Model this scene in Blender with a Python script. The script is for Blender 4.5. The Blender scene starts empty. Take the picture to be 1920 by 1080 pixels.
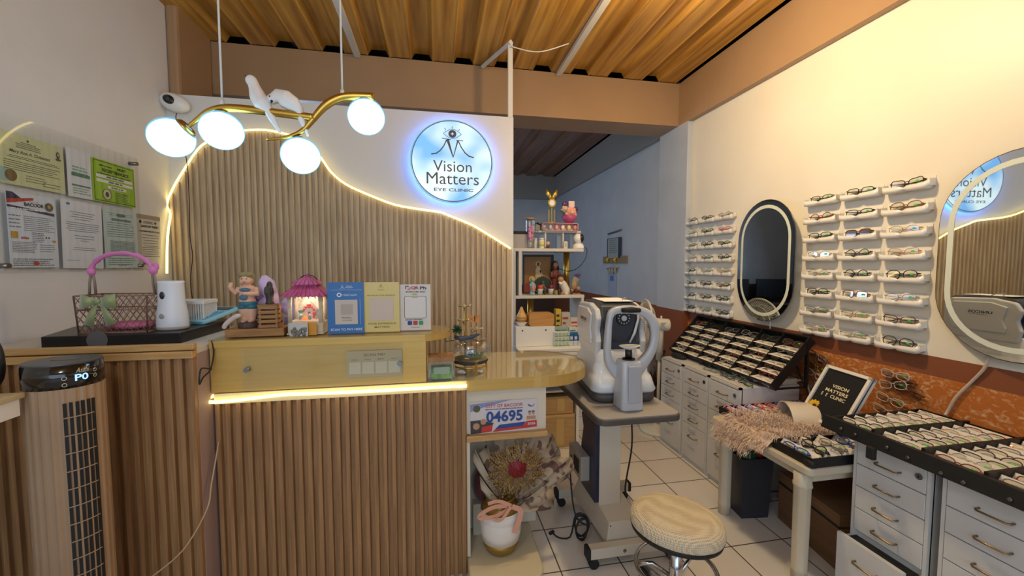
import bpy, bmesh, math, random
from mathutils import Vector, Matrix, Quaternion
random.seed(7)
SC = bpy.context.scene; COL = SC.collection
# ------------------------------------------------------------------ camera
F = 753.0; HC = 1.43
YAW = math.atan(141/753.0); PIT = math.atan(44/753.0)
FW = Vector((math.sin(YAW)*math.cos(PIT), math.cos(YAW)*math.cos(PIT), -math.sin(PIT)))
RT = Vector((math.cos(YAW), -math.sin(YAW), 0)); UP = RT.cross(FW)
CP = Vector((0, 0, HC))
cam = bpy.data.cameras.new('camera'); camo = bpy.data.objects.new('camera', cam); COL.objects.link(camo)
camo.location = CP; camo.rotation_mode = 'QUATERNION'; camo.rotation_quaternion = FW.to_track_quat('-Z', 'Y')
cam.sensor_width = 36; cam.lens = 36*F/1920; cam.clip_start = 0.02; SC.camera = camo
def _r(px, py): return FW+RT*((px-960)/F)+UP*((540-py)/F)
def onz(px, py, z): d = _r(px, py); return CP+d*((z-HC)/d.z)
def onx(px, py, x): d = _r(px, py); return CP+d*(x/d.x)
def ony(px, py, y): d = _r(px, py); return CP+d*(y/d.y)
# ------------------------------------------------------------------ world, lights, exposure
W = bpy.data.worlds.new('world'); SC.world = W; W.use_nodes = True
W.node_tree.nodes['Background'].inputs[0].default_value = (0.62, 0.78, 1.0, 1)
W.node_tree.nodes['Background'].inputs[1].default_value = 0.35
SC.view_settings.view_transform = 'Standard'; SC.view_settings.look = 'None'
SC.view_settings.gamma = 1; SC.view_settings.use_curve_mapping = False
SC.view_settings.exposure = 0.0
def area(name, loc, target, sx, sy, power, col, spread=None):
    l = bpy.data.lights.new(name, 'AREA'); l.shape = 'RECTANGLE'; l.size = sx; l.size_y = sy
    l.energy = power; l.color = col
    o = bpy.data.objects.new(name, l); COL.objects.link(o); o.location = loc
    o.rotation_mode = 'QUATERNION'
    o.rotation_quaternion = (Vector(target)-Vector(loc)).to_track_quat('-Z', 'Y')
    if spread: l.spread = spread
    return o
def pl(name, loc, power, col, r=0.05):
    l = bpy.data.lights.new(name, 'POINT'); l.energy = power; l.color = col; l.shadow_soft_size = r
    o = bpy.data.objects.new(name, l); COL.objects.link(o); o.location = loc
    return o
pl('bare_bulb_light', (1.10, 1.85, 2.76), 27, (1.0, 0.74, 0.38), .05)
area('added_wall_key_light', (1.05, 1.80, 2.80), (2.25, 1.95, 1.35), .14, .14, 17, (1.0, 0.78, 0.46))  # added share of the warm key, aimed right so the left wall stays cool
pl('added_front_fill_light', (-0.5, -0.3, 2.7), 26, (0.80, 0.90, 1.0), .15)  # added cool fill behind the camera, lifting the lower room
area('shopfront_daylight', (-0.2, -2.45, 1.6), (-0.2, 2, 1.5), 3.0, 2.2, 42, (0.66, 0.82, 1.0))
area('added_rear_fill_light', (-1.6, 5.2, 1.9), (1.5, 4.6, 1.0), 1.3, 1.3, 34, (0.58, 0.76, 1.0))  # added bluish fill for the rear room; the wall here has no opening
# ------------------------------------------------------------------ materials
def lin(c):
    if isinstance(c, str):
        c = c.lstrip('#'); c = [int(c[i:i+2], 16)/255 for i in (0, 2, 4)]
    return tuple((x/12.92 if x <= .04045 else ((x+.055)/1.055)**2.4) for x in c)+(1,)
MC = {}
def mat(name, col, rough=.5, metal=0., emit=0., ecol=None, coat=0., alpha=1., spec=.5, sheen=0., sss=0.):
    if name in MC: return MC[name]
    m = bpy.data.materials.new(name); m.use_nodes = True; b = m.node_tree.nodes['Principled BSDF']
    b.inputs['Base Color'].default_value = lin(col); b.inputs['Roughness'].default_value = rough
    b.inputs['Metallic'].default_value = metal; b.inputs['Coat Weight'].default_value = coat
    b.inputs['Specular IOR Level'].default_value = spec
    b.inputs['Alpha'].default_value = alpha; b.inputs['Sheen Weight'].default_value = sheen
    if emit:
        b.inputs['Emission Color'].default_value = lin(ecol or col); b.inputs['Emission Strength'].default_value = emit
    MC[name] = m; return m
def nodes(m): return m.node_tree.nodes, m.node_tree.links, m.node_tree.nodes['Principled BSDF']
def noisy(name, c1, c2, scale=(1, 1, 1), nscale=5, rough=.5, detail=4, bump=0., metal=0, lo=.3, hi=.7, coat=0., dist=0.):
    """base colour mixed between two tones by stretched noise in object space"""
    if name in MC: return MC[name]
    m = mat(name, c1, rough, metal, coat=coat); N, L, b = nodes(m)
    tc = N.new('ShaderNodeTexCoord'); mp = N.new('ShaderNodeMapping'); mp.inputs['Scale'].default_value = scale
    nz = N.new('ShaderNodeTexNoise'); nz.inputs['Scale'].default_value = nscale; nz.inputs['Detail'].default_value = detail
    nz.inputs['Distortion'].default_value = dist
    cr = N.new('ShaderNodeValToRGB'); cr.color_ramp.elements[0].position = lo; cr.color_ramp.elements[1].position = hi
    cr.color_ramp.elements[0].color = lin(c1); cr.color_ramp.elements[1].color = lin(c2)
    L.new(tc.outputs['Object'], mp.inputs[0]); L.new(mp.outputs[0], nz.inputs['Vector'])
    L.new(nz.outputs['Fac'], cr.inputs[0]); L.new(cr.outputs[0], b.inputs['Base Color'])
    if bump:
        bp = N.new('ShaderNodeBump'); bp.inputs['Strength'].default_value = bump; bp.inputs['Distance'].default_value = .01
        L.new(nz.outputs['Fac'], bp.inputs['Height']); L.new(bp.outputs[0], b.inputs['Normal'])
    return m
def glassy(name, tint=(1, 1, 1), fac=.12, rough=.03, refl=(1, 1, 1), edge=.6):
    if name in MC: return MC[name]
    m = bpy.data.materials.new(name); m.use_nodes = True; N = m.node_tree.nodes; L = m.node_tree.links; N.clear()
    o = N.new('ShaderNodeOutputMaterial'); t = N.new('ShaderNodeBsdfTransparent'); g = N.new('ShaderNodeBsdfGlossy')
    t.inputs[0].default_value = (*tint, 1); g.inputs['Color'].default_value = (*refl, 1); g.inputs['Roughness'].default_value = rough
    fr = N.new('ShaderNodeLayerWeight'); fr.inputs[0].default_value = .25
    ma = N.new('ShaderNodeMath'); ma.operation = 'MULTIPLY_ADD'; ma.inputs[1].default_value = edge; ma.inputs[2].default_value = fac
    ma.use_clamp = True
    L.new(fr.outputs['Facing'], ma.inputs[0])
    mx = N.new('ShaderNodeMixShader'); L.new(ma.outputs[0], mx.inputs[0]); L.new(t.outputs[0], mx.inputs[1]); L.new(g.outputs[0], mx.inputs[2])
    L.new(mx.outputs[0], o.inputs[0]); MC[name] = m; return m
# ------------------------------------------------------------------ mesh builder
class MB:
    def __init__(s, X=None): s.v = []; s.f = []; s.m = []; s.s = []; s.c = 0; s.sm = False; s.X = X
    def mat(s, i): s.c = i; return s
    def add(s, vs, fs, sm=None):
        o = len(s.v)
        for p in vs:
            p = Vector(p)
            if s.X: p = s.X @ p
            s.v.append(p[:])
        for f in fs: s.f.append([i+o for i in f]); s.m.append(s.c); s.s.append(s.sm if sm is None else sm)
        return s
    def bb(s, x0, x1, y0, y1, z0, z1):
        v = [(x0, y0, z0), (x1, y0, z0), (x1, y1, z0), (x0, y1, z0), (x0, y0, z1), (x1, y0, z1), (x1, y1, z1), (x0, y1, z1)]
        return s.add(v, [(3, 2, 1, 0), (4, 5, 6, 7), (0, 1, 5, 4), (1, 2, 6, 5), (2, 3, 7, 6), (3, 0, 4, 7)], False)
    def box(s, c, d, R=None):
        hx, hy, hz = d[0]/2, d[1]/2, d[2]/2; c = Vector(c)
        v = [Vector((x, y, z)) for z in (-hz, hz) for x, y in ((-hx, -hy), (hx, -hy), (hx, hy), (-hx, hy))]
        if R is not None: v = [R @ p for p in v]
        return s.add([p+c for p in v], [(3, 2, 1, 0), (4, 5, 6, 7), (0, 1, 5, 4), (1, 2, 6, 5), (2, 3, 7, 6), (3, 0, 4, 7)], False)
    def prism(s, poly, a, b, axis='z', sm=False):
        n = len(poly)
        def P(p, t): return {'z': (p[0], p[1], t), 'y': (p[0], t, p[1]), 'x': (t, p[0], p[1])}[axis]
        v = [P(p, a) for p in poly]+[P(p, b) for p in poly]
        s.add(v, [tuple(range(n))[::-1], tuple(range(n, 2*n))], False)
        o = len(s.v)-2*n
        for i in range(n):
            j = (i+1) % n; s.f.append([o+i, o+j, o+n+j, o+n+i]); s.m.append(s.c); s.s.append(sm)
        return s
    def tube(s, pts, r, n=8, closed=False, sm=True, flat=1.0):
        pts = [Vector(p) for p in pts]; k = len(pts)
        rs = r if isinstance(r, (list, tuple)) else [r]*k
        t = []
        for i in range(k):
            a = pts[(i-1) % k] if (closed or i > 0) else pts[i]; b = pts[(i+1) % k] if (closed or i < k-1) else pts[i]
            d = b-a; t.append(d.normalized() if d.length > 1e-9 else Vector((0, 0, 1)))
        u = t[0].orthogonal().normalized()
        if abs(t[0].z) < .9: u = (Vector((0, 0, 1))-t[0]*t[0].z).normalized()
        vs = []
        for i in range(k):
            if i: u = (t[i-1].rotation_difference(t[i]) @ u).normalized()
            w = t[i].cross(u)
            for j in range(n):
                a = 2*math.pi*j/n; vs.append(pts[i]+u*(math.cos(a)*rs[i])+w*(math.sin(a)*rs[i]*flat))
        fs = []
        for i in range(k if closed else k-1):
            i2 = (i+1) % k
            for j in range(n): j2 = (j+1) % n; fs.append((i*n+j, i*n+j2, i2*n+j2, i2*n+j))
        s.add(vs, fs, sm)
        if not closed:
            o = len(s.v)-k*n
            s.f.append([o+j for j in range(n)][::-1]); s.f.append([o+(k-1)*n+j for j in range(n)])
            s.m += [s.c]*2; s.s += [False]*2
        return s
    def cyl(s, p0, p1, r0, r1=None, n=20, sm=True): return s.tube([p0, p1], [r0, r0 if r1 is None else r1], n, sm=sm)
    def lathe(s, prof, n=32, c=(0, 0, 0), sy=1., sm=True, R=None):
        vs = []; k = len(prof); c = Vector(c)
        for r, z in prof:
            for j in range(n):
                a = 2*math.pi*j/n; p = Vector((r*math.cos(a), r*math.sin(a)*sy, z))
                if R is not None: p = R @ p
                vs.append(p+c)
        fs = [(i*n+j, i*n+(j+1) % n, (i+1)*n+(j+1) % n, (i+1)*n+j) for i in range(k-1) for j in range(n)]
        s.add(vs, fs, sm)
        o = len(s.v)-k*n
        if prof[0][0] > 1e-6: s.f.append([o+j for j in range(n)][::-1]); s.m.append(s.c); s.s.append(False)
        if prof[-1][0] > 1e-6: s.f.append([o+(k-1)*n+j for j in range(n)]); s.m.append(s.c); s.s.append(False)
        return s
    def ell(s, c, r, n=16, m=10, R=None):
        if not isinstance(r, (tuple, list)): r = (r, r, r)
        vs = []; c = Vector(c)
        for i in range(m+1):
            th = math.pi*i/m
            for j in range(n):
                a = 2*math.pi*j/n; p = Vector((r[0]*math.sin(th)*math.cos(a), r[1]*math.sin(th)*math.sin(a), -r[2]*math.cos(th)))
                if R is not None: p = R @ p
                vs.append(p+c)
        return s.add(vs, [(i*n+j, i*n+(j+1) % n, (i+1)*n+(j+1) % n, (i+1)*n+j) for i in range(m) for j in range(n)], True)
    def rect(s, x0, x1, z0, z1, y=0.): return s.add([(x0, y, z0), (x1, y, z0), (x1, y, z1), (x0, y, z1)], [(0, 1, 2, 3)], False)
    def disc(s, x, z, rx, rz=None, y=0., n=28, a0=0, a1=2*math.pi):
        rz = rz or rx
        full = abs(a1-a0-2*math.pi) < 1e-6; k = n if full else n+1
        return s.add([(x+rx*math.cos(a0+(a1-a0)*i/n), y, z+rz*math.sin(a0+(a1-a0)*i/n)) for i in range(k)], [tuple(range(k))], False)
    def ring(s, x, z, ro, ri, y=0., n=64):
        v = []
        for i in range(n):
            a = 2*math.pi*i/n; v += [(x+ro*math.cos(a), y, z+ro*math.sin(a)), (x+ri*math.cos(a), y, z+ri*math.sin(a))]
        return s.add(v, [(2*i, 2*((i+1) % n), 2*((i+1) % n)+1, 2*i+1) for i in range(n)], False)
    def stroke(s, pts, w, y=0.):
        """flat polyline of width w (number or list) in the xz plane"""
        k = len(pts); ws = w if isinstance(w, (list, tuple)) else [w]*k; v = []
        for i in range(k):
            a = Vector(pts[max(0, i-1)]); b = Vector(pts[min(k-1, i+1)]); d = (b-a).normalized(); nn = Vector((-d.y, d.x))*ws[i]/2
            v += [(pts[i][0]+nn.x, y, pts[i][1]+nn.y), (pts[i][0]-nn.x, y, pts[i][1]-nn.y)]
        return s.add(v, [(2*i, 2*i+1, 2*i+3, 2*i+2) for i in range(k-1)], False)
    def text(s, t, x0, x1, z0, z1, y=0., bold=0., shear=0.):
        cu = bpy.data.curves.new('t', 'FONT'); cu.body = t; cu.size = 1; cu.offset = bold; cu.shear = shear; cu.resolution_u = 3
        ob = bpy.data.objects.new('t', cu); COL.objects.link(ob)
        me = bpy.data.meshes.new_from_object(ob)
        vs = [v.co.copy() for v in me.vertices]; fs = [tuple(p.vertices) for p in me.polygons]
        bpy.data.objects.remove(ob); bpy.data.curves.remove(cu); bpy.data.meshes.remove(me)
        if not vs: return s
        ax, bx = min(v.x for v in vs), max(v.x for v in vs); ay, by = min(v.y for v in vs), max(v.y for v in vs)
        kx = (x1-x0)/(bx-ax); kz = (z1-z0)/(by-ay)
        return s.add([(x0+(v.x-ax)*kx, y, z0+(v.y-ay)*kz) for v in vs], fs, False)
    def lines(s, x0, x1, ztop, n, dz, h, y=0., seed=1, ragged=.2, center=False):
        """rows of word-like bars standing for print too small to read"""
        R = random.Random(seed)
        for i in range(n):
            a, b = x0, x1-(x1-x0)*ragged*R.random()
            if center: d = (x1-b)/2; a += d; b += 0; b = x1-d
            x = a; z = ztop-i*dz
            while x < b:
                w = min(h*(1.5+4*R.random()), b-x)
                if w > h*.4: s.rect(x, x+w, z-h, z, y)
                x += w+h*.7
        return s
    def build(s, name, mats, parent=None, loc=None, rot=None, bevel=0., seg=2, sub=0, remesh=0., smooth=0):
        me = bpy.data.meshes.new(name); me.from_pydata(s.v, [], s.f)
        if not isinstance(mats, (list, tuple)): mats = [mats]
        for m in mats: me.materials.append(m)
        me.polygons.foreach_set('material_index', s.m); me.polygons.foreach_set('use_smooth', s.s); me.update()
        o = bpy.data.objects.new(name, me); COL.objects.link(o)
        if parent: o.parent = parent
        if loc is not None: o.location = loc
        if rot is not None: o.rotation_euler = rot
        if remesh:
            q = o.modifiers.new('r', 'REMESH'); q.mode = 'VOXEL'; q.voxel_size = remesh; q.use_smooth_shade = True
            if smooth: q = o.modifiers.new('s', 'SMOOTH'); q.iterations = smooth; q.factor = .5
        if bevel:
            q = o.modifiers.new('b', 'BEVEL'); q.width = bevel; q.segments = seg; q.limit_method = 'ANGLE'; q.angle_limit = .6
            q.harden_normals = False
        if sub: q = o.modifiers.new('u', 'SUBSURF'); q.levels = sub; q.render_levels = sub
        return o
def tag(o, label, cat, group=None, kind=None):
    o['label'] = label; o['category'] = cat
    if group: o['group'] = group
    if kind: o['kind'] = kind
    return o
def thing(name, label, cat, loc=(0, 0, 0), rz=0, group=None, rot=None):
    o = bpy.data.objects.new(name, None); o.empty_display_size = .05; COL.objects.link(o)
    o.location = loc; o.rotation_euler = rot or (0, 0, rz)
    return tag(o, label, cat, group)
def one(name, mb, mats, label, cat, loc=(0, 0, 0), rz=0, group=None, rot=None, **k):
    return tag(mb.build(name, mats, None, loc, rot or (0, 0, rz), **k), label, cat, group)
def struct(name, mb, mats, **k):
    o = mb.build(name, mats, **k); o['kind'] = 'structure'; return o
def dup(o, loc=None, rz=None):
    c = o.copy(); COL.objects.link(c)
    if loc is not None: c.location = loc
    if rz is not None: c.rotation_euler = (0, 0, rz)
    for ch in list(o.children):
        d = ch.copy(); COL.objects.link(d); d.parent = c
        for g in list(ch.children): e = g.copy(); COL.objects.link(e); e.parent = d
    return c
RX = lambda a: Matrix.Rotation(a, 3, 'X'); RY = lambda a: Matrix.Rotation(a, 3, 'Y'); RZ = lambda a: Matrix.Rotation(a, 3, 'Z')
PI = math.pi
def arc(cx, cy, r, a0, a1, n=12, ry=None):
    ry = ry or r
    return [(cx+r*math.cos(a0+(a1-a0)*i/n), cy+ry*math.sin(a0+(a1-a0)*i/n)) for i in range(n+1)]
def rrect(x0, x1, z0, z1, r, n=4):
    return arc(x1-r, z1-r, r, 0, PI/2, n)+arc(x0+r, z1-r, r, PI/2, PI, n)+arc(x0+r, z0+r, r, PI, 1.5*PI, n)+arc(x1-r, z0+r, r, 1.5*PI, 2*PI, n)
def spline(pts, k=6):
    pts = [Vector(p) for p in pts]; out = []
    for i in range(len(pts)-1):
        p0 = pts[max(0, i-1)]; p1 = pts[i]; p2 = pts[i+1]; p3 = pts[min(len(pts)-1, i+2)]
        for j in range(k):
            t = j/k; out.append(.5*((2*p1)+(p2-p0)*t+(2*p0-5*p1+4*p2-p3)*t*t+(-p0+3*p1-3*p2+p3)*t**3))
    out.append(pts[-1]); return out
# common materials
M_white = mat('white_plastic', '#e9e8e4', .35)
M_black = mat('black_plastic', '#141416', .35)
M_blackm = mat('black_matte', '#18181a', .7)
M_chrome = mat('chrome', '#c8c8c8', .18, 1.)
M_brass = mat('brushed_brass', '#c9a24a', .3, 1.)
M_steel = mat('steel_pin', '#8a8a8a', .3, 1.)
M_ink = mat('black_ink', '#1c1c1e', .6)
M_greyink = mat('grey_ink', '#6a6d70', .7)
M_paper = mat('white_paper', '#f2f1ee', .7)
M_clear = glassy('clear_acrylic', (.97, .98, .98), .03, .02, edge=.15)
M_glass = glassy('clear_glass', (.93, .96, .95), .07, .02)
M_lens = glassy('spectacle_lens', (.9, .93, .92), .10, .03)
M_wood = noisy('fluted_wood', '#8c6642', '#a87f53', (28, 28, 1.2), 3.2, .5, bump=.0, lo=.35, hi=.65)
M_woodb = noisy('fluted_wood_pale', '#b49b7a', '#d2bb98', (28, 28, 1.2), 3.2, .5, lo=.35, hi=.65)
M_trimw = noisy('wood_trim', '#b0874f', '#caa36a', (2, 25, 25), 3, .45)
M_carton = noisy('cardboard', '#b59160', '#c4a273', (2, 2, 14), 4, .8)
M_gold = noisy('brushed_gold_laminate', '#c8a255', '#d0ac60', (1.5, 30, 30), 3, .38, metal=.35)
# ================================================================== SETTING
XR, XL, CZ, YP, YB = 2.25, -1.69, 3.08, 3.0, 3.43
# floor tiles 0.3 m
m = mat('floor_tiles', '#cfc8be', .16, coat=.2); N, L, b = nodes(m)
tc = N.new('ShaderNodeTexCoord'); mp = N.new('ShaderNodeMapping'); mp.inputs['Location'].default_value = (-(1.4545-1.2), -(1.722-1.5), 0)
br = N.new('ShaderNodeTexBrick'); br.offset = 0; br.squash = 1
for k, v in (('Scale', 1), ('Mortar Size', .0034), ('Mortar Smooth', .1), ('Brick Width', .3), ('Row Height', .3), ('Bias', 0)): br.inputs[k].default_value = v
br.inputs['Color1'].default_value = lin('#dcd8d2'); br.inputs['Color2'].default_value = lin('#d6d1ca'); br.inputs['Mortar'].default_value = lin('#4a3f36')
L.new(tc.outputs['Object'], mp.inputs[0]); L.new(mp.outputs[0], br.inputs['Vector']); L.new(br.outputs['Color'], b.inputs['Base Color'])
bp = N.new('ShaderNodeBump'); bp.inputs['Strength'].default_value = .3; bp.inputs['Distance'].default_value = .003; bp.invert = True
L.new(br.outputs['Fac'], bp.inputs['Height']); L.new(bp.outputs[0], b.inputs['Normal'])
ma = N.new('ShaderNodeMath'); ma.operation = 'MULTIPLY_ADD'; ma.inputs[1].default_value = .5; ma.inputs[2].default_value = .16
L.new(br.outputs['Fac'], ma.inputs[0]); L.new(ma.outputs[0], b.inputs['Roughness'])
struct('floor', MB().bb(XL-.3, XR+.3, -2.6, 7.8, -.1, 0), m)
M_wallL = noisy('left_wall_paint', '#dcdcdd', '#e3e2e2', (1, 1, 1), 3, .35, bump=.05)
M_wallR = noisy('right_wall_paint', '#e6dcc8', '#ebe2cf', (1, 1, 1), 2.5, .42, bump=.05)
M_tan = noisy('tan_paint', '#a5825f', '#ae8b67', (1, 1, 1), 2, .4, bump=.05)
M_bluewall = noisy('grey_blue_gloss_paint', '#b9bec6', '#c2c6cc', (1, 1, 1), 4, .2, bump=.15)
M_brown = mat('brown_paint', '#8a5034', .35)
m = noisy('orange_marble_board', '#bd6e34', '#eacb9c', (1, 2.0, 2.8), 15, .22, detail=12, lo=.50, hi=.84, dist=1.3)
M_marble = m
struct('wall_left', MB().bb(XL-.1, XL, -2.6, YP+.03, 0, 3.5), M_wallL)
struct('wall_left_rear', MB().bb(XL-.1, XL, YP+.03, 7.6, 0, 3.2), M_bluewall)
# painted right wall with brown band and marble board, in layers along the height
struct('wall_right', MB().mat(0).bb(XR, XR+.1, -2.6, YB-.13, 1.007, 3.2).mat(1).bb(XR, XR+.1, -2.6, YB-.13, .915, 1.007)
       .mat(2).bb(XR, XR+.1, -2.6, YB-.13, 0, .915), [M_wallR, M_brown, M_marble])
struct('wall_right_rear', MB().mat(0).bb(XR, XR+.1, YB-.13, 7.6, 1.007, 3.2).mat(1).bb(XR, XR+.1, YB-.13, 7.6, 0, 1.007), [M_bluewall, M_brown])
struct('wall_pillar', MB().mat(0).bb(2.2, XR, 3.285, 3.74, 1.007, 2.7).mat(1).bb(2.2, XR, 3.285, 3.74, 0, 1.007), [M_bluewall, M_brown])
struct('wall_back', MB().mat(0).bb(XL, XR, 7.5, 7.6, 1.05, 3.2).mat(1).bb(XL, XR, 7.5, 7.6, 0, 1.05), [M_bluewall, mat('brown_dark_band', '#4c382e', .4)])
M_beamgrey = mat('grey_beam_paint', '#9d978f', .5)
struct('trim_1', MB().bb(XL, 2.2, YB, YB+.32, 2.7, 3.079), M_tan)                       # beam across the room
struct('trim_2', MB().bb(2.2, XR, -2.6, YB+.32, 2.7, 3.2), M_tan)                     # beam along the right wall
struct('trim_3', MB().bb(2.2, XR, YB+.32, 7.5, 2.69, 3.2), M_beamgrey)
struct('trim_4', MB().bb(XL, 2.2, 7.42, 7.5, 2.66, 3.2), M_beamgrey)
struct('trim_5', MB().bb(XL, XL+.07, YP+.02, YB, 0, 3.2), M_tan, bevel=.02)           # left pier behind the partition
# corrugated ceiling, wood-print metal sheet
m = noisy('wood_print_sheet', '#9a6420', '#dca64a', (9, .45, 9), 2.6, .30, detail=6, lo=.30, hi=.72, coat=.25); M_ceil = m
def ceiling(name, y0, y1, m, x0=XL, x1=2.2):
    pts = []; x = x0; per = .335
    while x < x1+per:
        pts += [(x, CZ), (x+.012, CZ+.004), (x+.155, CZ+.004), (x+.165, CZ), (x+.172, CZ+.006), (x+.195, CZ+.048), (x+.305, CZ+.048), (x+.328, CZ+.006)]
        x += per
    v = [(min(a, x1), y0, b) for a, b in pts]+[(min(a, x1), y1, b) for a, b in pts]; n = len(pts)
    return struct(name, MB().add(v, [(i, i+1, n+i+1, n+i) for i in range(n-1)], False), m)
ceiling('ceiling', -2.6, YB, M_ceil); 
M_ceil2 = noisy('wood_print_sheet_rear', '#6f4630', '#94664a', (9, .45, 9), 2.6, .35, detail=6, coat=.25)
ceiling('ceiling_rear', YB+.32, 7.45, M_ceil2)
struct('ceiling_slab', MB().bb(XL, XR, -2.6, 7.6, 3.21, 3.26), M_blackm)
def batten(x, y0, y1): struct('trim_6', MB().bb(x-.022, x+.022, y0, y1, CZ-.03, CZ), mat('white_batten', '#dedad0', .4))
for px, py in ((670, 105), (1048, 140)):
    p = ony(px, py, YB-.02); batten(p.x, -1, YB-.01)
# partition
struct('wall_partition', MB().bb(XL, .572, YP, YP+.03, 0, 2.522), mat('partition_board', '#dcdad8', .45))
pp = ony(957, 120, YP)
struct('trim_7', MB().bb(pp.x-.017, pp.x+.017, YP-.005, YP+.03, 2.522, 3.06), mat('white_batten', '#dedad0', .4))
q0 = ony(905, 125, YB-.02); q1 = Vector((pp.x, YP-.02, 3.05))
struct('trim_8', MB().tube([q0, q1], .02, 4, sm=False), mat('white_batten', '#dedad0', .4))
one('ceiling_wire', MB().tube(spline([(pp.x, YP-.02, 3.02), (pp.x+.2, YP-.05, 2.985), (pp.x+.42, YP-.08, 3.05)]), .004, 6), M_white,
    'thin white wire strung from top of the white post to a ceiling batten', 'wire')
# white light panel seen in the rear ceiling
q = ony(1000, 235, 4.3)
struct('trim_9', MB().bb(.62, .7, 3.85, 7.0, CZ-.02, CZ), mat('rear_roof_light', '#cfe0ea', .4, emit=.9, ecol='#b5d4ea'))
# ================================================================== SLAT PANEL, LED, SIGN, PENDANT
CURVE = [(314, 430), (314, 387), (324, 359), (343, 326), (371, 284), (393, 267), (427, 252), (454, 248), (482, 246), (510, 248), (552, 259),
         (579, 275), (602, 298), (621, 325), (649, 348), (690, 367), (740, 386), (783, 394), (825, 400), (846, 408), (885, 424), (922, 446), (957, 468)]
cv = [ony(px, py, 2.965) for px, py in CURVE]
def zcurve(x):
    for a, b in zip(cv[1:], cv[2:]):
        if a.x <= x <= b.x: return a.z+(b.z-a.z)*(x-a.x)/(b.x-a.x)
    return cv[1].z if x < cv[1].x else cv[-1].z
def flutes(x0, x1, yf, zb, ztop, per=.0379, rib=.019, dep=.011, base=.006, phase=0.):
    """fluted board facing -y; ztop is a function of x"""
    mb = MB(); x = x0+phase; prof = [(x0, yf+dep)]
    while x < x1:
        for dx, dy in ((0, dep), (.0015, 0), (rib-.0015, 0), (rib, dep)):
            if x0 <= x+dx <= x1: prof.append((x+dx, yf+dy))
        x += per
    prof.append((x1, yf+dep)); n = len(prof)
    v = [(a, c, zb) for a, c in prof]+[(a, c, ztop(a)) for a, c in prof]+[(a, yf+dep+base, ztop(a)) for a, c in prof]+[(a, yf+dep+base, zb) for a, c in prof]
    f = []
    for i in range(n-1): f += [(i, i+1, n+i+1, n+i), (n+i, n+i+1, 2*n+i+1, 2*n+i), (2*n+i, 2*n+i+1, 3*n+i+1, 3*n+i), (3*n+i, 3*n+i+1, i+1, i)]
    f += [(0, n, 2*n, 3*n), (n-1, 4*n-1, 3*n-1, 2*n-1)]
    return mb.add(v, f, False)
fl = flutes(cv[1].x+.012, .556, 2.968, .02, lambda x: zcurve(x), dep=.017)
one('slat_panel', fl, M_woodb, 'tall pale wood fluted panel with a wavy top edge on the partition', 'wall panel')
M_led = mat('warm_led_strip', '#fff0a0', .4, emit=3.2, ecol='#ffe488')
a = [Vector((-1.655, 2.86, 1.375)), Vector((-1.665, 2.9, 1.6)), Vector((-1.668, 2.945, 1.75))]
led = spline(a+[c+Vector((0, -.006, .008)) for c in cv[1:]], 3)
t = thing('led_strip', 'glowing yellow light strip along the wavy top of the slat panel', 'light strip', led[len(led)//2])
o = MB().tube([p-led[len(led)//2] for p in led], .0062, 8).build('glowing_tube', M_led, t)
# round backlit sign
SX, SZ, SR = .118, 2.165, .296
t = thing('clinic_sign', 'round glowing blue-white sign reading Vision Matters Eye Clinic on the partition', 'sign', (SX, 2.955, SZ))
m = mat('sign_face', '#e4f4ff', .3); N, L, b = nodes(m)
tc = N.new('ShaderNodeTexCoord'); nz = N.new('ShaderNodeTexNoise'); nz.inputs['Scale'].default_value = 4.2; nz.inputs['Detail'].default_value = 1
cr = N.new('ShaderNodeValToRGB'); cr.color_ramp.elements[0].position = .38; cr.color_ramp.elements[1].position = .62
cr.color_ramp.elements[0].color = lin('#6cb6f4'); cr.color_ramp.elements[1].color = lin('#e6fbff')
L.new(tc.outputs['Object'], nz.inputs['Vector']); L.new(nz.outputs['Fac'], cr.inputs[0]); L.new(cr.outputs[0], b.inputs['Emission Color'])
b.inputs['Emission Strength'].default_value = 1.1; b.inputs['Base Color'].default_value = (.1, .1, .1, 1)
circ = lambda r, n=72: [(r*math.cos(2*PI*i/n), r*math.sin(2*PI*i/n)) for i in range(n)]
MB().prism(circ(SR*.955), -.012, -.002, 'y').build('light_face', m, t)
MB().prism(circ(SR), -.002, .002, 'y').build('clear_backplate', mat('sign_back', '#a8d4f4', .1, emit=.35, ecol='#7fb8f0'), t)
mb = MB(); U = SR/350.
def S(px, py): return ((px-505)*U, (545-py)*U)
yy = -.0135
mb.ring(0, 0, SR*.965, SR*.945, yy)
ec = S(507, 318); rx, rz = 75*U, 38*U
mb.stroke([(ec[0]-rx+2*rx*i/16, ec[1]+rz*math.sin(PI*i/16)) for i in range(17)], 4*U, yy)
mb.stroke([(ec[0]-rx+2*rx*i/16, ec[1]-rz*math.sin(PI*i/16)) for i in range(17)], 4*U, yy)
mb.ring(ec[0], ec[1], 33*U, 16*U, yy, 32)
st = [(ec[0]+(18 if k % 2 == 0 else 6)*U*math.cos(k*PI/4), ec[1]+(18 if k % 2 == 0 else 6)*U*math.sin(k*PI/4)) for k in range(8)]
for k in range(0, 8, 2):       # dark corners round the white star
    a0 = k*PI/4; p = [st[k], st[(k+1) % 8], st[(k+2) % 8]]
    ar = [(ec[0]+18*U*math.cos(a0+PI/2*i/4), ec[1]+18*U*math.sin(a0+PI/2*i/4)) for i in range(4, -1, -1)]
    mb.add([(q[0], yy, q[1]) for q in [p[0], p[1], p[2]]+ar[1:-1]], [(0, 1, 2, 3, 4, 5)], False)
for q0, q1 in (((452, 290), (443, 272)), ((506, 274), (506, 256)), ((558, 293), (567, 277))): mb.stroke([S(*q0), S(*q1)], 5*U, yy)
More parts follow.
